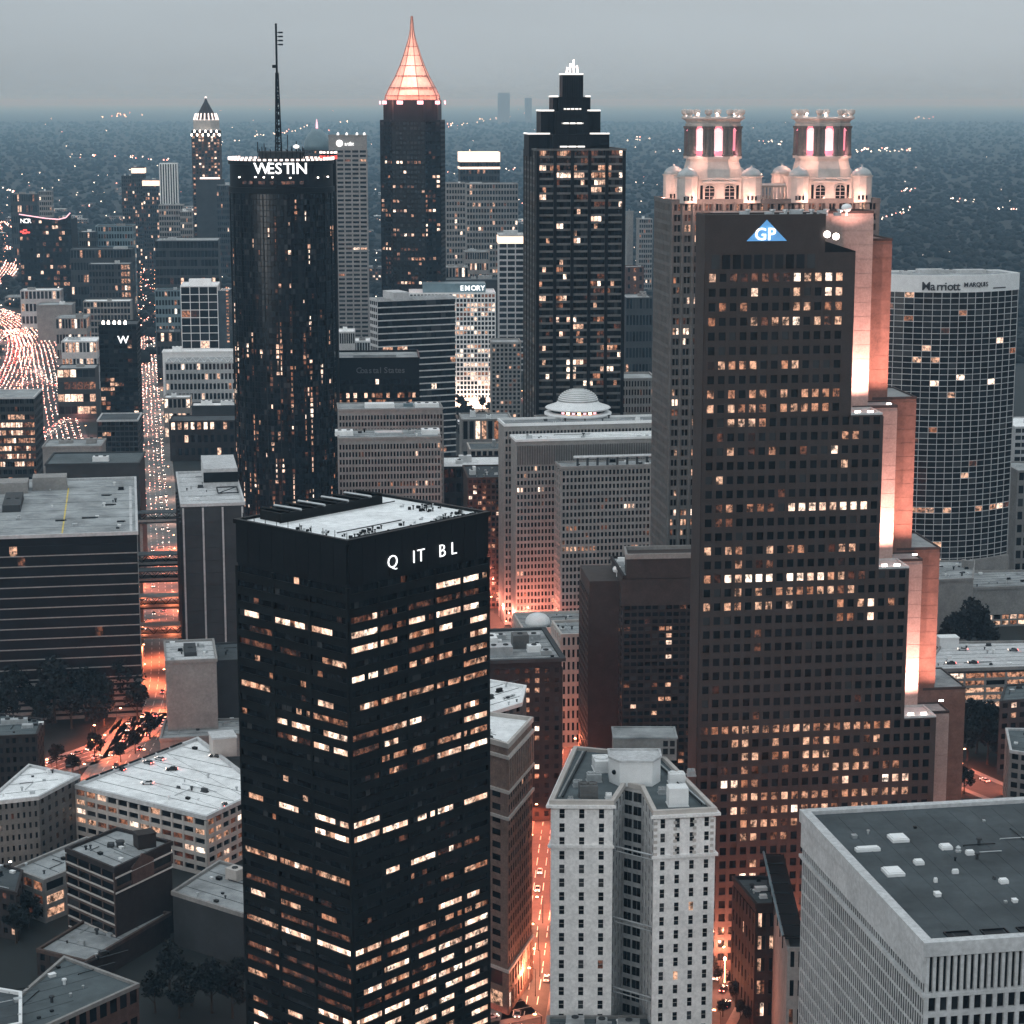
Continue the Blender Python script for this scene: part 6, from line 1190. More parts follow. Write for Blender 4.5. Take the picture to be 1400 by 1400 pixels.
MIDS = [
 ('striped_tower', 'white vertically striped tower in the hazy midtown cluster', 218, 242, 224, 3320, 26, 'white_paint', 'white_roof', {0: dict(nf=1, nb=7, pier=.5, span=.03, rec=.8)}),
 ('midtown_tower', 'hazy dark tower with a lit crown left of the white striped tower', 195, 219, 246, 3400, 30, 'dark_concrete', 'white_roof', W_(201, .06, .06, .05, 22, 8)),
 ('midtown_tower', 'hazy stepped tower with a bright roof box in the midtown cluster', 180, 197, 229, 3500, 26, 'dark_concrete', 'white_roof', W_(202, .06, .05, .05, 26, 6)),
 ('midtown_tower', 'dim slab at the left end of the midtown cluster', 166, 182, 241, 3600, 26, 'dark_concrete', 'dark_roof', W_(203, .05, .05, .04, 24, 6)),
 ('midtown_block', 'grey block in front of the white striped tower', 217, 250, 281, 3050, 30, 'concrete', 'grey_roof', W_(204, .04, .04, .03, 16, 10)),
 ('midtown_block', 'broad grey block right of the slender pointed tower', 296, 320, 254, 3250, 40, 'dark_concrete', 'grey_roof', W_(205, .06, .05, .04, 16, 9)),
 ('midtown_block', 'pale narrow block below the slender pointed tower', 246, 262, 290, 3000, 26, 'concrete', 'grey_roof', W_(206, .04, .04, .03, 14, 6)),
 ('hazy_tower', 'grey slab rising alone above the woods near the upper left', 53, 70, 262, 3620, 26, 'concrete', 'grey_roof', W_(207, .02, .02, .01, 14, 6)),
 ('hazy_block', 'long low block in the woods near the upper left edge', 14, 50, 266, 3700, 40, 'dark_concrete', 'grey_roof', W_(208, .06, .05, .05, 6, 12)),
 ('green_block', 'greenish block with lamps along its roof right of the neon-roofed office', 130, 181, 310, 2760, 44, 'teal_panel', 'dark_roof', W_(209, .06, .06, .06, 12, 14)),
 ('green_block', 'lower greenish wing beside the block with roof lamps', 108, 131, 318, 2740, 40, 'dark_concrete', 'grey_roof', W_(210, .05, .05, .04, 10, 8)),
 ('dark_block', 'long dark block with a thin light strip behind the orange-lit block', 96, 180, 342, 2620, 40, 'dark_concrete', 'dark_roof', W_(211, .04, .05, .06, 6, 20)),
 ('orange_block', 'grey block whose right end glows orange, by the left street', 121, 178, 362, 2500, 30, 'dark_concrete', 'grey_roof', {0: dict(nf=10, nb=13, pier=.3, span=.35, rec=.3, f=lit(.03, .3, .06, 212, lambda r_, nf, b: 2.6 if b > 9 else .1))}),
 ('grid_block', 'grey gridded block behind the hotel tower with the one-letter sign', 114, 178, 413, 2300, 26, 'concrete', 'white_roof', {0: dict(nf=8, nb=14, pier=.2, span=.3, rec=.3, f=lit(.02, .02, .01, 213))}),
 ('wide_dark_block', 'wide dark block with a row of lit emblems right of the left street', 212, 298, 330, 2520, 60, 'dark_concrete', 'grey_roof', {0: dict(nf=10, nb=18, pier=.12, span=.3, rec=.3, f=lit(.02, .04, .12, 214, lambda r_, nf, b: 3 if r_ == 5 and b % 3 == 1 else .08))}),
 ('green_front_block', 'tall green-tinged block with yellow lit windows beside the white-framed block', 212, 246, 398, 2240, 30, 'teal_panel', 'dark_roof', W_(215, .04, .08, .04, 8, 8)),
 ('white_house', 'small white windowed block right of the pale gridded tower, near the dark banded slab', 458, 485, 455, 1640, 26, 'pale_concrete', 'white_roof', W_(216, .03, .03, .02, 7, 9)),
 ('white_house', 'low white building beside the dark banded slab and its trees', 484, 506, 468, 1660, 24, 'white_paint', 'white_roof', W_(217, .03, .03, .03, 5, 6)),
 ('lit_crown_tower', 'dark tower with a brilliant white crown right of the spire tower', 629, 683, 222, 2950, 40, 'dark_concrete', 'dark_roof', W_(218, .03, .03, .02, 20, 14)),
 ('pale_slab', 'broad hazy pale slab below the tower with the white crown', 638, 708, 252, 2700, 36, 'concrete', 'grey_roof', W_(219, .04, .03, .04, 22, 18)),
 ('pale_tower', 'hazy pale tower touching the right flank of the spire tower', 610, 636, 251, 2600, 30, 'concrete', 'grey_roof', W_(220, .03, .03, .03, 24, 7)),
 ('terrace_block', 'low block with lit balconies below the broad pale slab', 636, 668, 345, 2450, 30, 'concrete', 'grey_roof', W_(221, .05, .08, .08, 8, 10)),
 ('low_dark_block', 'long low dark roof between the spire tower and the staggered slim tower', 606, 684, 384, 2200, 40, 'dark_concrete', 'dark_roof', None),
 ('low_pale_block', 'low pale block at the foot of the spire tower', 605, 640, 366, 2300, 30, 'concrete', 'grey_roof', W_(222, .03, .05, .04, 3, 8)),
 ('far_tower', 'faint tower on the horizon between the spire tower and the stepped tower', 681, 697, 127, 26000, 60, 'concrete', 'grey_roof', None),
 ('far_tower', 'second faint tower on the horizon left of the stepped tower', 718, 727, 134, 26500, 60, 'concrete', 'grey_roof', None),
 ('brown_slab', 'brown slab with a centre line of lamps right of the stepped tower', 856, 880, 366, 2200, 20, 'red_brick', 'grey_roof', {0: dict(nf=12, nb=3, pier=.6, span=.5, rec=.3, f=lit(.1, .2, .3, 223, lambda r_, nf, b: 1.5 if b == 1 else 0))}),
 ('grey_hall', 'grey rounded hall below the brown slab', 856, 892, 408, 1960, 40, 'dark_concrete', 'grey_roof', W_(224, .02, .02, .01, 6, 8)),
 ('hazy_tower', 'pair-topped hazy block far right of the stepped tower', 874, 892, 300, 3100, 30, 'concrete', 'grey_roof', W_(225, .04, .03, .02, 14, 6)),
 ('hazy_tower', 'thin hazy tower just right of the stepped tower', 858, 866, 290, 3150, 20, 'concrete', 'grey_roof', None),
 ('edge_block', 'white banded block cut off at the right edge beside the curved hotel', 1388, 1440, 585, 1300, 40, 'pale_concrete', 'white_roof', {0: dict(nf=16, nb=6, pier=.1, span=.4, rec=.4)}),
 ('edge_block', 'grey block at the right edge below the white banded one', 1392, 1440, 645, 1200, 30, 'concrete', 'grey_roof', W_(226, .03, .03, .02, 8, 5)),
 ('brick_apartment', 'brick apartment slab with lit windows between the two concrete office groups', 640, 690, 655, 1120, 40, 'brick', 'dark_roof', {0: dict(nf=24, nb=8, pier=.3, span=.4, rec=.3, f=lit(.10, .14, .04, 227))}),
 ('white_roof_hall', 'low hall with a white roof and dark fascia right of the narrow-windowed office block', 606, 690, 640, 1180, 36, 'dark_brick', 'white_roof', W_(228, .03, .03, .02, 8, 10)),
 ('pale_block', 'pale cornered block in front of the park trees', 643, 690, 616, 1260, 26, 'pale_stone', 'slate_roof', W_(229, .02, .02, .01, 8, 6)),
 ('roof_terrace', 'pale stepped roof blocks behind the long black slab', 58, 138, 612, 1310, 30, 'concrete', 'grey_roof', None),
 ('rear_block', 'dark low roof directly behind the long black slab', 62, 190, 636, 1190, 40, 'dark_concrete', 'slate_roof', None),
 ('street_block', 'low lit block left of the left street under the gridded block', 76, 118, 436, 2200, 40, 'concrete', 'grey_roof', W_(230, .1, .15, .15, 3, 10)),
 ('street_block', 'white-roofed block with bright frontage beside the highway', 84, 132, 468, 2000, 40, 'pale_concrete', 'white_roof', W_(231, .1, .2, .3, 3, 10)),
 ('street_block', 'striped low block with warm floors left of the hotel tower with the one-letter sign', 78, 130, 505, 1820, 30, 'dark_concrete', 'grey_roof', {0: dict(nf=4, nb=6, pier=.1, span=.4, rec=.3, f=lit(.1, .2, .3, 232, runs=.3))}),
 ('low_slab', 'low pale slab below the neon-roofed office', 28, 82, 398, 2560, 30, 'pale_concrete', 'white_roof', W_(233, .05, .05, .05, 3, 10)),
 ('low_slab', 'grey blank hall above the highway near the left edge', 50, 98, 418, 2420, 36, 'concrete', 'grey_roof', None),
 ('corner_hall', 'dark hall with a red-lit entrance right of the left street', 214, 246, 455, 2030, 30, 'dark_concrete', 'dark_roof', W_(234, .05, .05, .08, 4, 6)),
 ('lit_pavilion', 'small pavilion with a glowing sign pillar by the crested block', 224, 260, 545, 1690, 18, 'concrete', 'white_roof', W_(235, .1, .2, .4, 3, 6)),
 ('teal_roof_block', 'low block with a pale teal roof strip behind the windowless tower', 262, 330, 556, 1660, 20, 'dark_concrete', 'white_roof', None),
 ('roof_garden', 'low building amid park trees under the white gridded hospital block', 632, 700, 575, 1400, 30, 'concrete', 'grey_roof', W_(236, .08, .08, .05, 3, 8)),
]
for t_ in MIDS:
    lim = 60 if t_[0] in ('grid_block', 'orange_block', 'white_house', 'brick_apartment', 'edge_block') else 0
    r_, poly, z = mid(*t_[:9], t_[9], limit=lim, min_area=20)
    rr2 = random.Random(t_[1]); a, b_ = poly[0], poly[1]; W2 = (b_ - a).length
    if t_[0] not in ('striped_tower', 'far_tower'):
        roof_units(r_, poly, z, [(rr2.uniform(.15, .85), rr2.uniform(.3, .7), W2 * rr2.uniform(.08, .25), 5, rr2.uniform(1.2, 4)) for _ in range(rr2.randint(1, 3))], rr2.choice(['galvanised', 'concrete', 'white_paint']))
    if t_[0] in ('lit_crown_tower',):
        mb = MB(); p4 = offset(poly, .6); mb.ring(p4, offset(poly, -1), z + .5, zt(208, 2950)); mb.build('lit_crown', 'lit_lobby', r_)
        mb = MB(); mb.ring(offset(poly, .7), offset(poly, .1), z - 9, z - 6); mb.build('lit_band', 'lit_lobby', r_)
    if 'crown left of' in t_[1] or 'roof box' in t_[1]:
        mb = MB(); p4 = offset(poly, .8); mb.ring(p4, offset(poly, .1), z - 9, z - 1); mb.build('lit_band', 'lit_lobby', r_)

# ================================================================== filler blocks of the sprawl
def inside(x, y, m=8):
    for f in FOOT:
        xs = [p[0] for p in f]; ys = [p[1] for p in f]
        if min(xs) - m < x < max(xs) + m and min(ys) - m < y < max(ys) + m: return True
    return False
def on_road(x, y, m=6):
    for pts, wd in ROADS:
        for p in pts:
            if abs(p.x - x) < wd / 2 + m + 20 and abs(p.y - y) < 60 and (p.x - x) ** 2 + ((p.y - y) * .6) ** 2 < (wd / 2 + m + 8) ** 2: return True
    return False
fr = random.Random(44)
fills = 0; tries = 0
while fills < 120 and tries < 4000:
    tries += 1; py = fr.choice([fr.uniform(262, 330), fr.uniform(300, 470), fr.uniform(420, 640)]); px = fr.uniform(-10, 1000) if py > 330 else fr.uniform(-10, 760)
    g_ = G(px, py); wd = fr.uniform(18, 46); dp = fr.uniform(16, 40)
    if inside(g_.x, g_.y, wd * .6) or on_road(g_.x, g_.y, wd * .5): continue
    ht = fr.choice([6, 8, 10, 12, 16, 22]) * fr.uniform(.8, 1.2); r = R(5); u = Vector((math.cos(r), math.sin(r), 0)); nv = Vector((-u.y, u.x, 0))
    poly = [g_ - u * wd / 2, g_ + u * wd / 2, g_ + u * wd / 2 + nv * dp, g_ - u * wd / 2 + nv * dp]; poly = [Vector((p.x, p.y, 0)) for p in poly]
    far = g_.y > 2300; nf_ = max(1, int(ht / 4))
    wm_, rm_ = fr.choice(['concrete', 'dark_concrete', 'pale_concrete', 'brick', 'grey_stone']), fr.choice(['grey_roof', 'white_roof', 'dark_roof', 'slate_roof'])
    look = dict(concrete='grey', dark_concrete='dark', pale_concrete='pale', brick='brick', grey_stone='stone')[wm_] + ' block with ' + dict(grey_roof='grey', white_roof='white', dark_roof='black', slate_roof='slate')[rm_] + ' roof'
    r_ = building('low_block', 'small hazy ' + look + ' in the far streets' if far else 'small low ' + look + ' behind the towers', poly, ht, wm_, rm_, {0: dict(nf=nf_, nb=max(3, int(wd / 4)), pier=.35, span=.45, rec=.25, f=lit(.08, .10, .08, 900 + fills))}, para=.7, limit=0, group='far midtown low blocks' if far else 'low blocks behind the towers')
    roof_units(r_, poly, ht, [(fr.uniform(.2, .8), fr.uniform(.3, .7), fr.uniform(2, 6), 3, fr.uniform(1, 2.4)) for _ in range(fr.randint(1, 2))], fr.choice(['galvanised', 'white_paint', 'dark_concrete']))
    fills += 1

# ================================================================== trees
def make_crown(seed, rx, rz, n=1500, leaf=.55):
    r = random.Random(seed); mb = MB(); cl = []
    for _ in range(26):
        th = r.uniform(0, 6.283); ph = math.acos(r.uniform(-.75, 1)); k = r.uniform(.35, .86); cl.append((rx * k * math.sin(ph) * math.cos(th), rx * k * math.sin(ph) * math.sin(th), rz * k * math.cos(ph), r.uniform(.22, .42) * rx))
    for i in range(n):
        c = r.choice(cl); d = Vector((r.gauss(0, 1), r.gauss(0, 1), r.gauss(0, 1))).normalized() * c[3] * r.uniform(.55, 1.08); p = Vector(c[:3]) + d
        a = Vector((r.gauss(0, 1), r.gauss(0, 1), r.gauss(0, .7))).normalized(); b_ = a.cross(Vector((r.gauss(0, 1), r.gauss(0, 1), r.gauss(0, 1)))).normalized(); s = leaf * r.uniform(.6, 1.35)
        mb.face([p - a * s, p - b_ * s * .6, p + a * s, p + b_ * s * .6], 0 if r.random() < .6 else 1)
    return mb.mesh('crown', [MATS['leaf_dark'], MATS['leaf']])
def make_trunk(seed, h):
    r = random.Random(seed); mb = MB(); top = Vector((r.uniform(-.3, .3), r.uniform(-.3, .3), h))
    mb.lathe((0, 0, 0), [(.42, 0), (.28, .6), (.24, h * .6), (.14, h)], 7)
    for k in range(6):
        th = k * 1.05 + r.random(); z0_ = h * r.uniform(.45, .9); mb.bar((0, 0, z0_), (math.cos(th) * h * .38, math.sin(th) * h * .38, z0_ + h * r.uniform(.25, .5)), .09, n=5)
    return mb.mesh('trunk', [MATS['bark']])
CROWNS = [make_crown(s, 1.0 * 3.6, 1.0 * 4.3, 1700, .42) for s in (1, 2, 3, 4)]; TRUNKS = [make_trunk(s, 5.5) for s in (1, 2)]
SPARE = [make_crown(s + 10, 3.2, 3.6, 420, .85) for s in (1, 2, 3)]
nT = 0
def tree(x, y, s, label, group, far=False, z=0):
    global nT; nT += 1; k = nT
    t_ = empty('tree', (x, y, z), label, 'tree', group); t_.scale = (s, s, s * (1 + .12 * math.sin(k * 2.3))); t_.rotation_euler = (0, 0, k * 1.7)
    sub('trunk', TRUNKS[k % 2], t_); sub('crown', (SPARE[k % 3] if far else CROWNS[k % 4]), t_, loc=(0, 0, 7.2))
tr = random.Random(3)
for px, py, s in ((24, 985, 1.75), (52, 992, 1.3), (75, 988, 1.9), (98, 996, 1.2), (118, 985, 1.85), (142, 992, 1.4), (168, 975, 1.95), (188, 985, 1.2), (10, 1000, 1.3), (60, 1005, 1.1), (130, 1005, 1.1)):
    p = G(px, py); tree(p.x, p.y, s * 1.3, 'dark street tree in the row in front of the long black slab', 'trees below the black slab')
for px, py, s in ((78, 1052, .9), (100, 1060, .9), (130, 1040, 1.0), (205, 1010, .9), (165, 1042, .8), (185, 1030, .8)):
    p = G(px, py); tree(p.x, p.y, s, 'small tree beside the glowing crossroads on the left', 'trees at the left crossroads')
for px, py, s in ((982, 1345, .55), (1000, 1350, .5), (1006, 1372, .6), (988, 1390, .55), (1012, 1392, .5), (975, 1330, .45), (1024, 1398, .5)):
    p = G(px, py); tree(p.x, p.y, s, 'small plaza tree under orange lamps by the brick building', 'plaza trees')
for i in range(46):
    px, py = tr.uniform(620, 712), tr.uniform(520, 545); p = G(px, py)
    if inside(p.x, p.y, 3) or on_road(p.x, p.y, 0): continue
    tree(p.x, p.y, tr.uniform(1.0, 1.6), 'dark park tree below the white gridded hospital block', 'park trees', True)
for i in range(34):
    px, py = tr.uniform(618, 690), tr.uniform(562, 615); p = G(px, py)
    if inside(p.x, p.y, 3): continue
    tree(p.x, p.y, tr.uniform(.8, 1.3), 'tree among the low roofs left of the concrete slabs', 'trees by the low roofs', True)
for px, py, s in ((1322, 915, 2.2), (1340, 918, 2.4), (1352, 915, 2.0), (1310, 922, 1.8), (1365, 920, 1.6)):
    p = G(px, py); tree(p.x, p.y + 26, s, 'big black tree behind the pale parking deck at right', 'trees behind the right parking deck')
for px, py, s in ((1322, 1040, 1.5), (1335, 1030, 1.7), (1350, 1045, 1.6), (1362, 1030, 1.5), (1330, 1010, 1.5), (1352, 1012, 1.5), (1318, 1085, 1.1), (1370, 1052, 1.2)):
    p = G(px, py); tree(p.x, p.y, s, 'dark tree beside the orange side street at the right edge', 'trees by the right side street')
for i in range(60):
    px, py = tr.uniform(70, 190), tr.uniform(560, 640); p = G(px, py)
    if inside(p.x, p.y, 3) or on_road(p.x, p.y, 2): continue
    tree(p.x, p.y, tr.uniform(.8, 1.3), 'tree on the dark slope inside the highway ramp', 'trees by the highway ramp', True)
for i in range(40):
    px, py = tr.uniform(850, 895), tr.uniform(455, 520); p = G(px, py)
    if inside(p.x, p.y, 3) or on_road(p.x, p.y, 2): continue
    tree(p.x, p.y, tr.uniform(1.0, 1.5), 'dark tree right of the stepped dark tower', 'trees right of the stepped tower', True)
for i in range(24):
    px, py = tr.uniform(190, 245), tr.uniform(340, 500); p = G(px, py)
    if inside(p.x, p.y, 3) or on_road(p.x, p.y, 1): continue
    tree(p.x, p.y, tr.uniform(1.0, 1.5), 'street tree lining the far end of the left street', 'trees along the left street', True)
# the wooded plain beyond reads as one mass
wm = MB(); wr = random.Random(8)
for i in range(24000):
    py = 168 + (wr.random() ** 1.5) * 330; px = wr.uniform(-30, 1430); p = G(px, py)
    if p.y < 2400 and px < 900 and wr.random() < .75: continue
    if p.y < 4500 and inside(p.x, p.y, 6): continue
    if p.y < 3600 and on_road(p.x, p.y, 0): continue
    r_ = wr.uniform(3.5, 8) * (1 + p.y / 16000); h_ = r_ * wr.uniform(.9, 1.5); n_ = 5; a0_ = wr.random() * 6
    i0 = len(wm.v); m_ = 0
    for q, (k, zz) in enumerate(((1.0, .1), (1.1, .5), (.6, .9))):
        wm.v += [(p.x + r_ * k * wr.uniform(.75, 1.2) * math.cos(a0_ + j * 1.2566 + q * .6), p.y + r_ * k * wr.uniform(.75, 1.2) * math.sin(a0_ + j * 1.2566 + q * .6), h_ * zz * wr.uniform(.85, 1.15)) for j in range(n_)]
    wm.v.append((p.x, p.y, h_))
    for q in range(2):
        for j in range(n_): k = (j + 1) % n_; wm.f.append((i0 + q * n_ + j, i0 + q * n_ + k, i0 + (q + 1) * n_ + k, i0 + (q + 1) * n_ + j)); wm.m.append(m_)
    for j in range(n_): wm.f.append((i0 + 2 * n_ + j, i0 + 2 * n_ + (j + 1) % n_, i0 + 15)); wm.m.append(m_)
tag(wm.build('woods', ['leaf_dark'], smooth=True), 'dark hazy woods spreading to the horizon behind the city', 'woods', kind='stuff')

# ================================================================== street lamps
lm = MB(); lm.lathe((0, 0, 0), [(.16, 0), (.1, .4), (.08, 8.6)], 6); lm.bar((0, 0, 8.5), (1.8, 0, 9.0), .06); POLE = lm.mesh('pole', [MATS['black_metal']])
lm = MB(); lm.box((1.9, 0, 8.82), (.9, .4, .2)); lm.box((1.9, 0, 8.98), (.6, .3, .14)); HEAD = {k: lm.mesh('lamp_head', [MATS[k]]) for k in ('lamp_orange', 'lamp_white')}
ORANGE = (1, .19, .085)
def lamp(p, ang, label, group, power=5200, colr=ORANGE, head='lamp_orange', light=True, wash=False):
    o = empty('street_lamp', (p.x, p.y, .02), label, 'street lamp', group); o.rotation_euler = (0, 0, ang); sub('pole', POLE, o); sub('lamp_head', HEAD[head], o)
    if light:
        key = ('SL', power, colr, wash); d = MATS.get(key)
        if d is None:
            d = bpy.data.lights.new('street_light', 'POINT' if wash else 'SPOT'); d.energy = power * (1 if wash else .8); d.color = colr
            if not wash: d.spot_size = R(142); d.spot_blend = .35
            d.shadow_soft_size = .35; d.specular_factor = .1; MATS[key] = d
        l = bpy.data.objects.new('street_light', d); col.objects.link(l); l.parent = o; l.location = (1.9, 0, 8.4)
        if not wash and power > 15000 and colr == ORANGE:
            d2 = MATS.get('SPILL')  # extra point light added above the head so glow climbs the facades
            if d2 is None: d2 = bpy.data.lights.new('added_spill_light', 'POINT'); d2.energy = 5200; d2.color = (1, .25, .13); d2.shadow_soft_size = .4; d2.specular_factor = .1; MATS['SPILL'] = d2
            if len(MATS) and int(p.x * 7 + p.y * 3) % 2: l = bpy.data.objects.new('added_spill_light', d2); col.objects.link(l); l.parent = o; l.location = (2.2, 0, 9.6)
def line_lamps(pts, wd, step, label, group, i0=0, i1=None, **k):
    acc = 0; side = 1
    for i in range(i0, (i1 or len(pts)) - 1):
        a, b_ = pts[i], pts[i + 1]; d = b_ - a; d.z = 0; L = d.length; d.normalize(); n_ = Vector((-d.y, d.x, 0))
        while acc < L:
            p = a + d * acc + n_ * side * (wd / 2 + .8); 
            if not inside(p.x, p.y, 2.0): lamp(p, math.atan2(-n_.y * side, -n_.x * side), label, group, **k)
            side *= -1; acc += step
        acc -= L
line_lamps(peachtree, 13, 17, 'orange street lamp along the lit avenue by the brick wedge', 'lamps along the avenue', power=44000)
line_lamps(spring, 22, 20, 'orange street lamp along the left street near the crossroads', 'lamps along the near left street', 0, 27, power=34000)
line_lamps(spring, 22, 42, 'pinkish street lamp along the far left street', 'lamps along the far left street', 27, None, power=9000, colr=(1, .5, .36))
line_lamps(cross_l, 16, 17, 'orange street lamp at the crossroads under the dark trees', 'lamps at the left crossroads', power=30000)
line_lamps(front_st, 15, 15, 'orange street lamp at the foot of the black tower', 'lamps by the black tower', power=18000)
line_lamps(plaza_st, 16, 12, 'orange street lamp in the plaza by the brick building', 'lamps in the plaza', power=20000)
line_lamps(right_st, 15, 15, 'orange street lamp on the side street at the right edge', 'lamps on the right side street', power=16000)
line_lamps(hwy, 52, 50, 'pinkish highway lamp beside the jammed lanes', 'lamps along the highway', power=17000, colr=(1, .34, .27))
line_lamps(hwy2, 34, 42, 'pinkish highway lamp beside the brightest curve', 'lamps along the highway curve', power=26000, colr=(1, .5, .44))
line_lamps(hwy3, 34, 60, 'pinkish highway lamp near the left edge', 'lamps along the far highway', power=26000, colr=(1, .5, .42))
line_lamps(park_st, 16, 24, 'orange street lamp on the street below the park trees', 'lamps on the park street', power=8000)
line_lamps(emory_st, 14, 30, 'pink street lamp beside the white gridded hospital block', 'lamps on the hospital street', power=9000, colr=(1, .42, .3))
line_lamps(sun_st, 18, 40, 'warm street lamp on the road right of the stepped tower', 'lamps right of the stepped tower', power=12000, colr=(1, .7, .56))
for px, py in ((690, 872), (700, 862), (712, 868), (722, 882), (745, 878), (765, 890), (792, 900), (684, 850), (770, 960), (782, 985), (790, 1000), (676, 838)):
    p = G(px, py); lamp(p, px, 'glowing lamp at the foot of the pink-lit concrete block', 'lamps below the concrete block', wash=True, power=32000, colr=(1, .26, .17))
for px, py in ((738, 1335), (736, 1300), (742, 1262), (732, 1362), (700, 1385)):  # lamps added to bring an orange glow up the wedge's lower walls
    p = G(px, py); lamp(p, 3.0, 'added orange lamp washing the foot of the brick wedge', 'added lamps at the brick wedge', power=24000, wash=True, colr=(1, .32, .17))
for px, py in ((985, 1335), (1010, 1350), (968, 1375), (1022, 1375)):
    p = G(px, py); lamp(p, 1.0, 'orange globe lamp between the small plaza trees', 'globe lamps in the plaza', power=7000, wash=True, colr=(1, .36, .2))
for px, py in ((194, 905), (232, 900), (196, 935), (230, 940), (192, 965), (226, 975)):
    p = G(px, py); lamp(p, px, 'orange lamp flooding the left street beside the blank block', 'lamps by the blank block', power=36000)

# ================================================================== cars
def car_mesh(body, lights=True):
    mb = MB(); mb.hexa([(-.9, -2.2, .3), (.9, -2.2, .3), (.9, 2.2, .3), (-.9, 2.2, .3), (-.88, -2.15, .85), (.88, -2.15, .85), (.88, 2.15, .8), (-.88, 2.15, .8)], 0)
    mb.hexa([(-.82, -1.6, .84), (.82, -1.6, .84), (.82, .9, .82), (-.82, .9, .82), (-.66, -1.1, 1.42), (.66, -1.1, 1.42), (.66, .3, 1.42), (-.66, .3, 1.42)], 1)
    for x in (-.62, .62): mb.box((x, -2.22, .58), (.44, .1, .22), 0, 2); mb.box((x, 2.22, .55), (.44, .1, .2), 0, 3)
    for x in (-.85, .85):
        for y in (-1.35, 1.35): mb.lathe((x, y, .0), [(.0, .0), (.3, .02), (.3, .6), (.0, .62)], 6, m=4, cap=False)
    return mb.mesh('car', [MATS[body], GL[0], MATS['tail_light'], MATS['head_light'], MATS['tyre']])
mat('car_white', (.6, .6, .6), .3, 0); mat('car_grey', (.16, .17, .18), .3, 0); mat('car_black', (.02, .02, .022), .25, 0); mat('car_red', (.25, .03, .03), .3, 0)
FAR = [car_mesh(c) for c in ('car_grey', 'car_white', 'car_black')]
FARQ = []
def far_cars(pts, wd, lanes, gap, label, group, limit, seed, way=None):
    r = random.Random(seed); c = 0
    for l in range(lanes):
        off = -wd / 2 + wd * (l + .5) / lanes; acc = r.uniform(0, gap)
        for i in range(len(pts) - 1):
            a, b_ = pts[i], pts[i + 1]; d = b_ - a; d.z = 0; L = d.length; d.normalize(); n_ = Vector((-d.y, d.x, 0))
            while acc < L:
                p = a + d * acc + n_ * off; acc += gap * r.uniform(.6, 1.6); px, py, _ = proj(p)
                if c >= limit or not (-5 < px < 1405 and py < 1405) or inside(p.x, p.y, 0): continue
                fw = (l < lanes * .35) if way is None else way
                FARQ.append((p.y, r.choice(FAR), (p.x, p.y, .06), math.atan2(d.y, d.x) - math.pi / 2 + (math.pi if fw else 0), label, group)); c += 1
            acc -= L
    return c
far_cars(hwy, 48, 9, 17, 'car in the highway jam at the left edge', 'cars jammed on the highway', 150, 1)
far_cars(hwy2, 30, 6, 17, 'car on the brightest curve of the highway', 'cars on the highway curve', 90, 2)
far_cars(hwy3, 30, 5, 26, 'car on the far stretch of highway at the left edge', 'cars on the far highway', 60, 3)
far_cars(ramp, 9, 2, 16, 'car queuing on the curved highway ramp', 'cars on the ramp', 45, 4)
far_cars(spring[27:], 18, 5, 26, 'car driving on the far left street', 'cars on the far left street', 120, 5)
far_cars(park_st, 13, 3, 16, 'car on the street below the park trees', 'cars on the park street', 24, 6)
FARQ.sort(key=lambda t_: t_[0]); rest = MB()
for k, (_, me, loc, rz, label, group) in enumerate(FARQ):
    if k < 190:
        o = bpy.data.objects.new('car', me); col.objects.link(o); o.location = loc; o.rotation_euler = (0, 0, rz); tag(o, label, 'car', group); continue
    i0 = len(rest.v); ca, sa = math.cos(rz), math.sin(rz)
    rest.v += [(loc[0] + v.co.x * ca - v.co.y * sa, loc[1] + v.co.x * sa + v.co.y * ca, loc[2] + v.co.z) for v in me.vertices]
    for f in me.polygons: rest.f.append(tuple(i0 + q for q in f.vertices)); rest.m.append(f.material_index)
tag(rest.build('traffic', ['car_grey', 'dark_glass', 'tail_light', 'head_light', 'tyre']), 'far stream of cars with red and white lamps on the highway', 'traffic', kind='stuff')
# near cars with parts
def near_car(body):
    root = empty('car', (0, 0, 0)); mb = MB()
    mb.hexa([(-.9, -2.2, .32), (.9, -2.2, .32), (.9, 2.2, .32), (-.9, 2.2, .32), (-.92, -2.22, .62), (.92, -2.22, .62), (.92, 2.24, .6), (-.92, 2.24, .6)])
    mb.hexa([(-.9, -2.18, .62), (.9, -2.18, .62), (.9, 2.2, .6), (-.9, 2.2, .6), (-.82, -2.05, .92), (.82, -2.05, .92), (.8, 2.0, .82), (-.8, 2.0, .82)])
    mb.hexa([(-.64, -1.02, 1.40), (.64, -1.02, 1.40), (.64, .22, 1.40), (-.64, .22, 1.40), (-.58, -.95, 1.47), (.58, -.95, 1.47), (.58, .15, 1.47), (-.58, .15, 1.47)]); mb.build('body', body, root)
    mb = MB(); mb.hexa([(-.78, -1.65, .9), (.78, -1.65, .9), (.78, .95, .84), (-.78, .95, .84), (-.64, -1.05, 1.42), (.64, -1.05, 1.42), (.64, .25, 1.42), (-.64, .25, 1.42)]); mb.build('cabin_glass', 'dark_glass', root)
    for x in (-.86, .86):
        for y in (-1.35, 1.35):
            mb = MB(); mb.bar((x - .1, y, .33), (x + .1, y, .33), .33, n=10); wq = mb.build('wheel', 'tyre', root)
    for x in (-.62, .62):
        mb = MB(); mb.box((x, -2.2, .62), (.4, .1, .2)); mb.build('tail_light', 'tail_light' if body != 'car_parked' else 'car_red', root); mb = MB(); mb.box((x, 2.2, .6), (.4, .1, .18)); mb.build('headlight', 'head_light', root)
    return root
NEAR = []
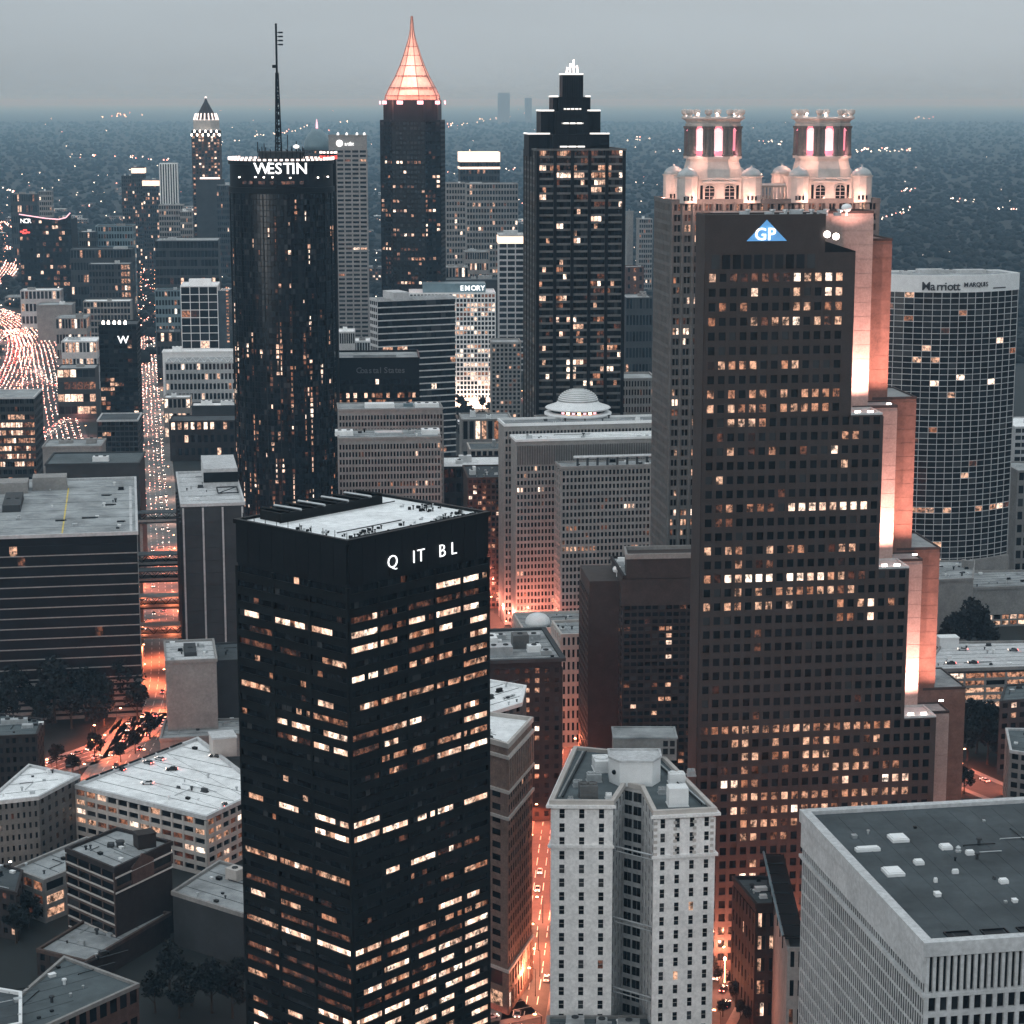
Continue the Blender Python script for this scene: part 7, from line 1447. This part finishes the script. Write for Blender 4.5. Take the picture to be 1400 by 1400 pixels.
for b_ in ('car_black', 'car_white', 'car_grey'): o = near_car(b_); NEAR.append((o, tree_of(o)))
used = [False] * 3
def put_car(i, p, rz, label, group=None):
    global used
    root, ch = NEAR[i]
    if used[i]: root = copy_tree(root, ch)
    used[i] = True; root.location = p; root.rotation_euler = (0, 0, rz); tag(root, label, 'car', group)
    if not group and 'group' in root: del root['group']
gz = GZ + .02
for i, px, py, rz, lb_ in ((0, 165, 1053, 1.0, 'black car parked near the rear wall of the white car-park deck'), (2, 203, 1044, .9, 'grey car parked beside the silver one on the white deck'), (1, 219, 1039, .9, 'white car parked third along the rear wall of the white deck'), (0, 235, 1053, 1.7, 'black car alone in the middle of the white deck'), (1, 202, 1072, 1.5, 'white car parked near the front of the white deck'), (0, 294, 1035, 1.4, 'black car beside the stair tower of the white deck'), (0, 308, 1102, .3, 'black car at the front corner of the white deck')):
    p = G(px, py, gz); put_car(i, (p.x, p.y, gz), rz, lb_)
for i, px, py, rz, lb_ in ((1, 1316, 889, 1.4, 'white car on the pale parking deck at right'), (0, 1300, 908, 1.5, 'black car at left on the pale parking deck'), (0, 1330, 907, 1.5, 'black car beside the other black one on the pale parking deck'), (2, 1385, 890, 1.5, 'grey car near the edge of the pale parking deck')):
    p = G(px, py, 18.02); put_car(i, (p.x, p.y, 18.02), rz, lb_)
nr = random.Random(21)
def street_cars(pts, wd, n, label, group, seed):
    r = random.Random(seed); k = 0
    for _ in range(n * 6):
        if k >= n: break
        i = r.randrange(len(pts) - 1); a, b_ = pts[i], pts[i + 1]; d = (b_ - a).normalized(); n_ = Vector((-d.y, d.x, 0)); s = r.choice([-1, 1]); p = a + (b_ - a) * r.random() + n_ * s * wd * r.choice([.14, .38]); px, py, _ = proj(p)
        if not (0 < px < 1400 and 0 < py < 1400) or inside(p.x, p.y, 0): continue
        if any((p - q).length < 5.5 for q in SC): continue
        SC.append(p); put_car(r.randrange(3), (p.x, p.y, .06), math.atan2(d.y, d.x) - math.pi / 2 + (math.pi if s > 0 else 0), label, group); k += 1
SC = []
street_cars(peachtree, 13, 16, 'car on the lit avenue beside the marble tower', 'cars on the avenue', 1)
street_cars(spring[:27], 20, 34, 'car on the orange-lit left street near the crossroads', 'cars on the near left street', 2)
street_cars(cross_l, 14, 18, 'car under the dark trees at the left crossroads', 'cars at the left crossroads', 3)
street_cars(front_st, 13, 8, 'car on the street at the foot of the black tower', 'cars by the black tower', 4)
street_cars(plaza_st, 14, 6, 'car beside the plaza trees', 'cars by the plaza', 5)
street_cars(right_st, 13, 5, 'car on the orange side street at the right edge', 'cars on the right side street', 6)

# ================================================================== countless lights of the sprawl
fl_ = MB(); lr = random.Random(17)
def spark(p, s, m): fl_.box((p.x, p.y, p.z), (s, s, s), 0, m)
for i in range(1000):
    py = 150 + (lr.random() ** 1.3) * 420; px = lr.uniform(0, 1400)
    if py < 240 and lr.random() < .72: continue
    if px > 880 and lr.random() < .80: continue
    if py > 480 and px > 330: continue
    p = G(px, py)
    if p.y < 4200 and inside(p.x, p.y, 2): continue
    p.z = lr.uniform(9, 16) + (14 if p.y > 2500 else 0); spark(p, p.y / F * lr.uniform(.35, .95), 0 if lr.random() < .8 else 1)
for (x0, y0, x1, y1, n_) in ((880, 216, 1010, 212, 26), (1090, 214, 1250, 212, 34), (1040, 200, 1080, 204, 10), (120, 163, 200, 158, 12), (290, 205, 420, 178, 22), (590, 180, 700, 160, 26), (860, 196, 890, 196, 8), (1200, 320, 1250, 300, 12), (1225, 275, 1262, 272, 8), (90, 222, 230, 226, 20), (1300, 290, 1345, 292, 7), (1360, 303, 1398, 305, 6), (1245, 165, 1275, 164, 5), (170, 260, 205, 300, 24), (0, 270, 60, 290, 16), (600, 250, 720, 240, 14)):
    for k in range(n_):
        t_ = lr.random(); p = G(x0 + (x1 - x0) * t_ + lr.uniform(-3, 3), y0 + (y1 - y0) * t_ + lr.uniform(-3, 3)); p.z = 28; spark(p, p.y / F * lr.uniform(.6, 1.2), 0 if lr.random() < .75 else 1)
for pts, wd, lanes, step in ((hwy, 46, 10, 9), (hwy2, 30, 7, 8), (hwy3, 30, 6, 12), (ramp, 8, 2, 12), (spring[24:], 17, 5, 15)):   # lamps of the traffic, lane by lane
    for l in range(lanes):
        off = -wd / 2 + wd * (l + .5) / lanes; acc = lr.uniform(0, step)
        for i in range(len(pts) - 1):
            a, b_ = pts[i], pts[i + 1]; d = b_ - a; L = d.length; d.normalize(); n_ = Vector((-d.y, d.x, 0))
            while acc < L:
                p = a + d * acc + n_ * (off + lr.uniform(-.6, .6)); acc += step * lr.choice([.6, .8, 1, 1.3, 2.2])
                if inside(p.x, p.y, 1): continue
                p.z = .7; spark(p, p.y / F * lr.uniform(.4, 1.0), (1 if lr.random() < .85 else 0) if l >= lanes * .45 else (0 if lr.random() < .4 else 1))
            acc -= L
for k in range(120):                              # lamps of the streets between
    px, py = (lr.gauss(202, 7), lr.uniform(330, 450)) if k < 50 else (lr.uniform(80, 190), lr.uniform(380, 520))
    p = G(px, py)
    if inside(p.x, p.y, 1): continue
    p.z = lr.uniform(4, 9); spark(p, p.y / F * lr.uniform(.4, 1.0), 1 if lr.random() < .5 else 0)
tag(fl_.build('city_lights', ['far_lamp', 'far_lamp_pink']), 'countless tiny lamps scattered over the hazy plain', 'city lights', kind='stuff')

for px, py, s in ((205, 1350, 1.2), (232, 1362, 1.4), (262, 1375, 1.3), (290, 1385, 1.5), (318, 1392, 1.3), (245, 1392, 1.2), (212, 1385, 1.1), (330, 1362, 1.1), (40, 1270, 1.2), (22, 1290, 1.1), (58, 1262, 1.0)):
    p = G(px, py)
    if not inside(p.x, p.y, 1): tree(p.x, p.y, s, 'dark tree in the unlit lot at the lower left', 'trees in the unlit lot')
# ================================================================== haze
hz = bpy.data.materials.new('haze'); hz.use_nodes = True; t = hz.node_tree; t.nodes.clear(); ho = t.nodes.new('ShaderNodeOutputMaterial'); pv = t.nodes.new('ShaderNodeVolumePrincipled')
pv.inputs['Color'].default_value = (.42, .73, 1.0, 1); pv.inputs['Absorption Color'].default_value = (1, 1, 1, 1); pv.inputs['Density'].default_value = 5.0e-5; pv.inputs['Anisotropy'].default_value = 0.0
t.links.new(pv.outputs[0], ho.inputs['Volume']); MATS['haze'] = hz
mb = MB(); mb.hexa([(-61000, -400, -1), (61000, -400, -1), (61000, 151000, -1), (-61000, 151000, -1), (-61000, -400, 354), (61000, -400, 354), (61000, 151000, 354), (-61000, 151000, 354)])
tag(mb.build('haze', 'haze'), 'pale blue haze hanging over the whole city', 'haze', kind='stuff')

# ================================================================== raised letters become meshes; members of small groups are told apart by their order
bpy.context.view_layer.update(); dg = bpy.context.evaluated_depsgraph_get()
for o in [o for o in bpy.data.objects if o.type == 'FONT']:
    me = bpy.data.meshes.new_from_object(o.evaluated_get(dg)); q = bpy.data.objects.new('letter', me); col.objects.link(q); q.parent = o.parent; q.matrix_local = o.matrix_local.copy(); bpy.data.objects.remove(o)
ORD = 'first second third fourth fifth sixth seventh eighth ninth tenth eleventh twelfth thirteenth fourteenth fifteenth sixteenth seventeenth eighteenth nineteenth twentieth'.split()
for a_, b_ in (('twenty', 'thirtieth'), ('thirty', 'fortieth'), ('forty', 'fiftieth'), ('fifty', 'sixtieth'), ('sixty', 'seventieth'), ('seventy', 'eightieth')): ORD += [a_ + '-' + w_ for w_ in ORD[:9]] + [b_]
grp = {}
for o in bpy.data.objects:
    if o.parent is None and o.get('group') and o.get('label') and o.get('kind') is None: grp.setdefault((o['group'], o['label']), []).append(o)
for (g_, l_), os_ in grp.items():
    if not 1 < len(os_) <= 80: continue
    deep = any(w_ in g_ for w_ in ('avenue', 'street', 'highway', 'ramp'))
    os_.sort(key=(lambda o: o.location.y) if deep else (lambda o: proj(Vector(o.location))[0]))
    for k, o in enumerate(os_): o['label'] = l_ + ', ' + ORD[k] + (' from the front' if deep else ' from left')
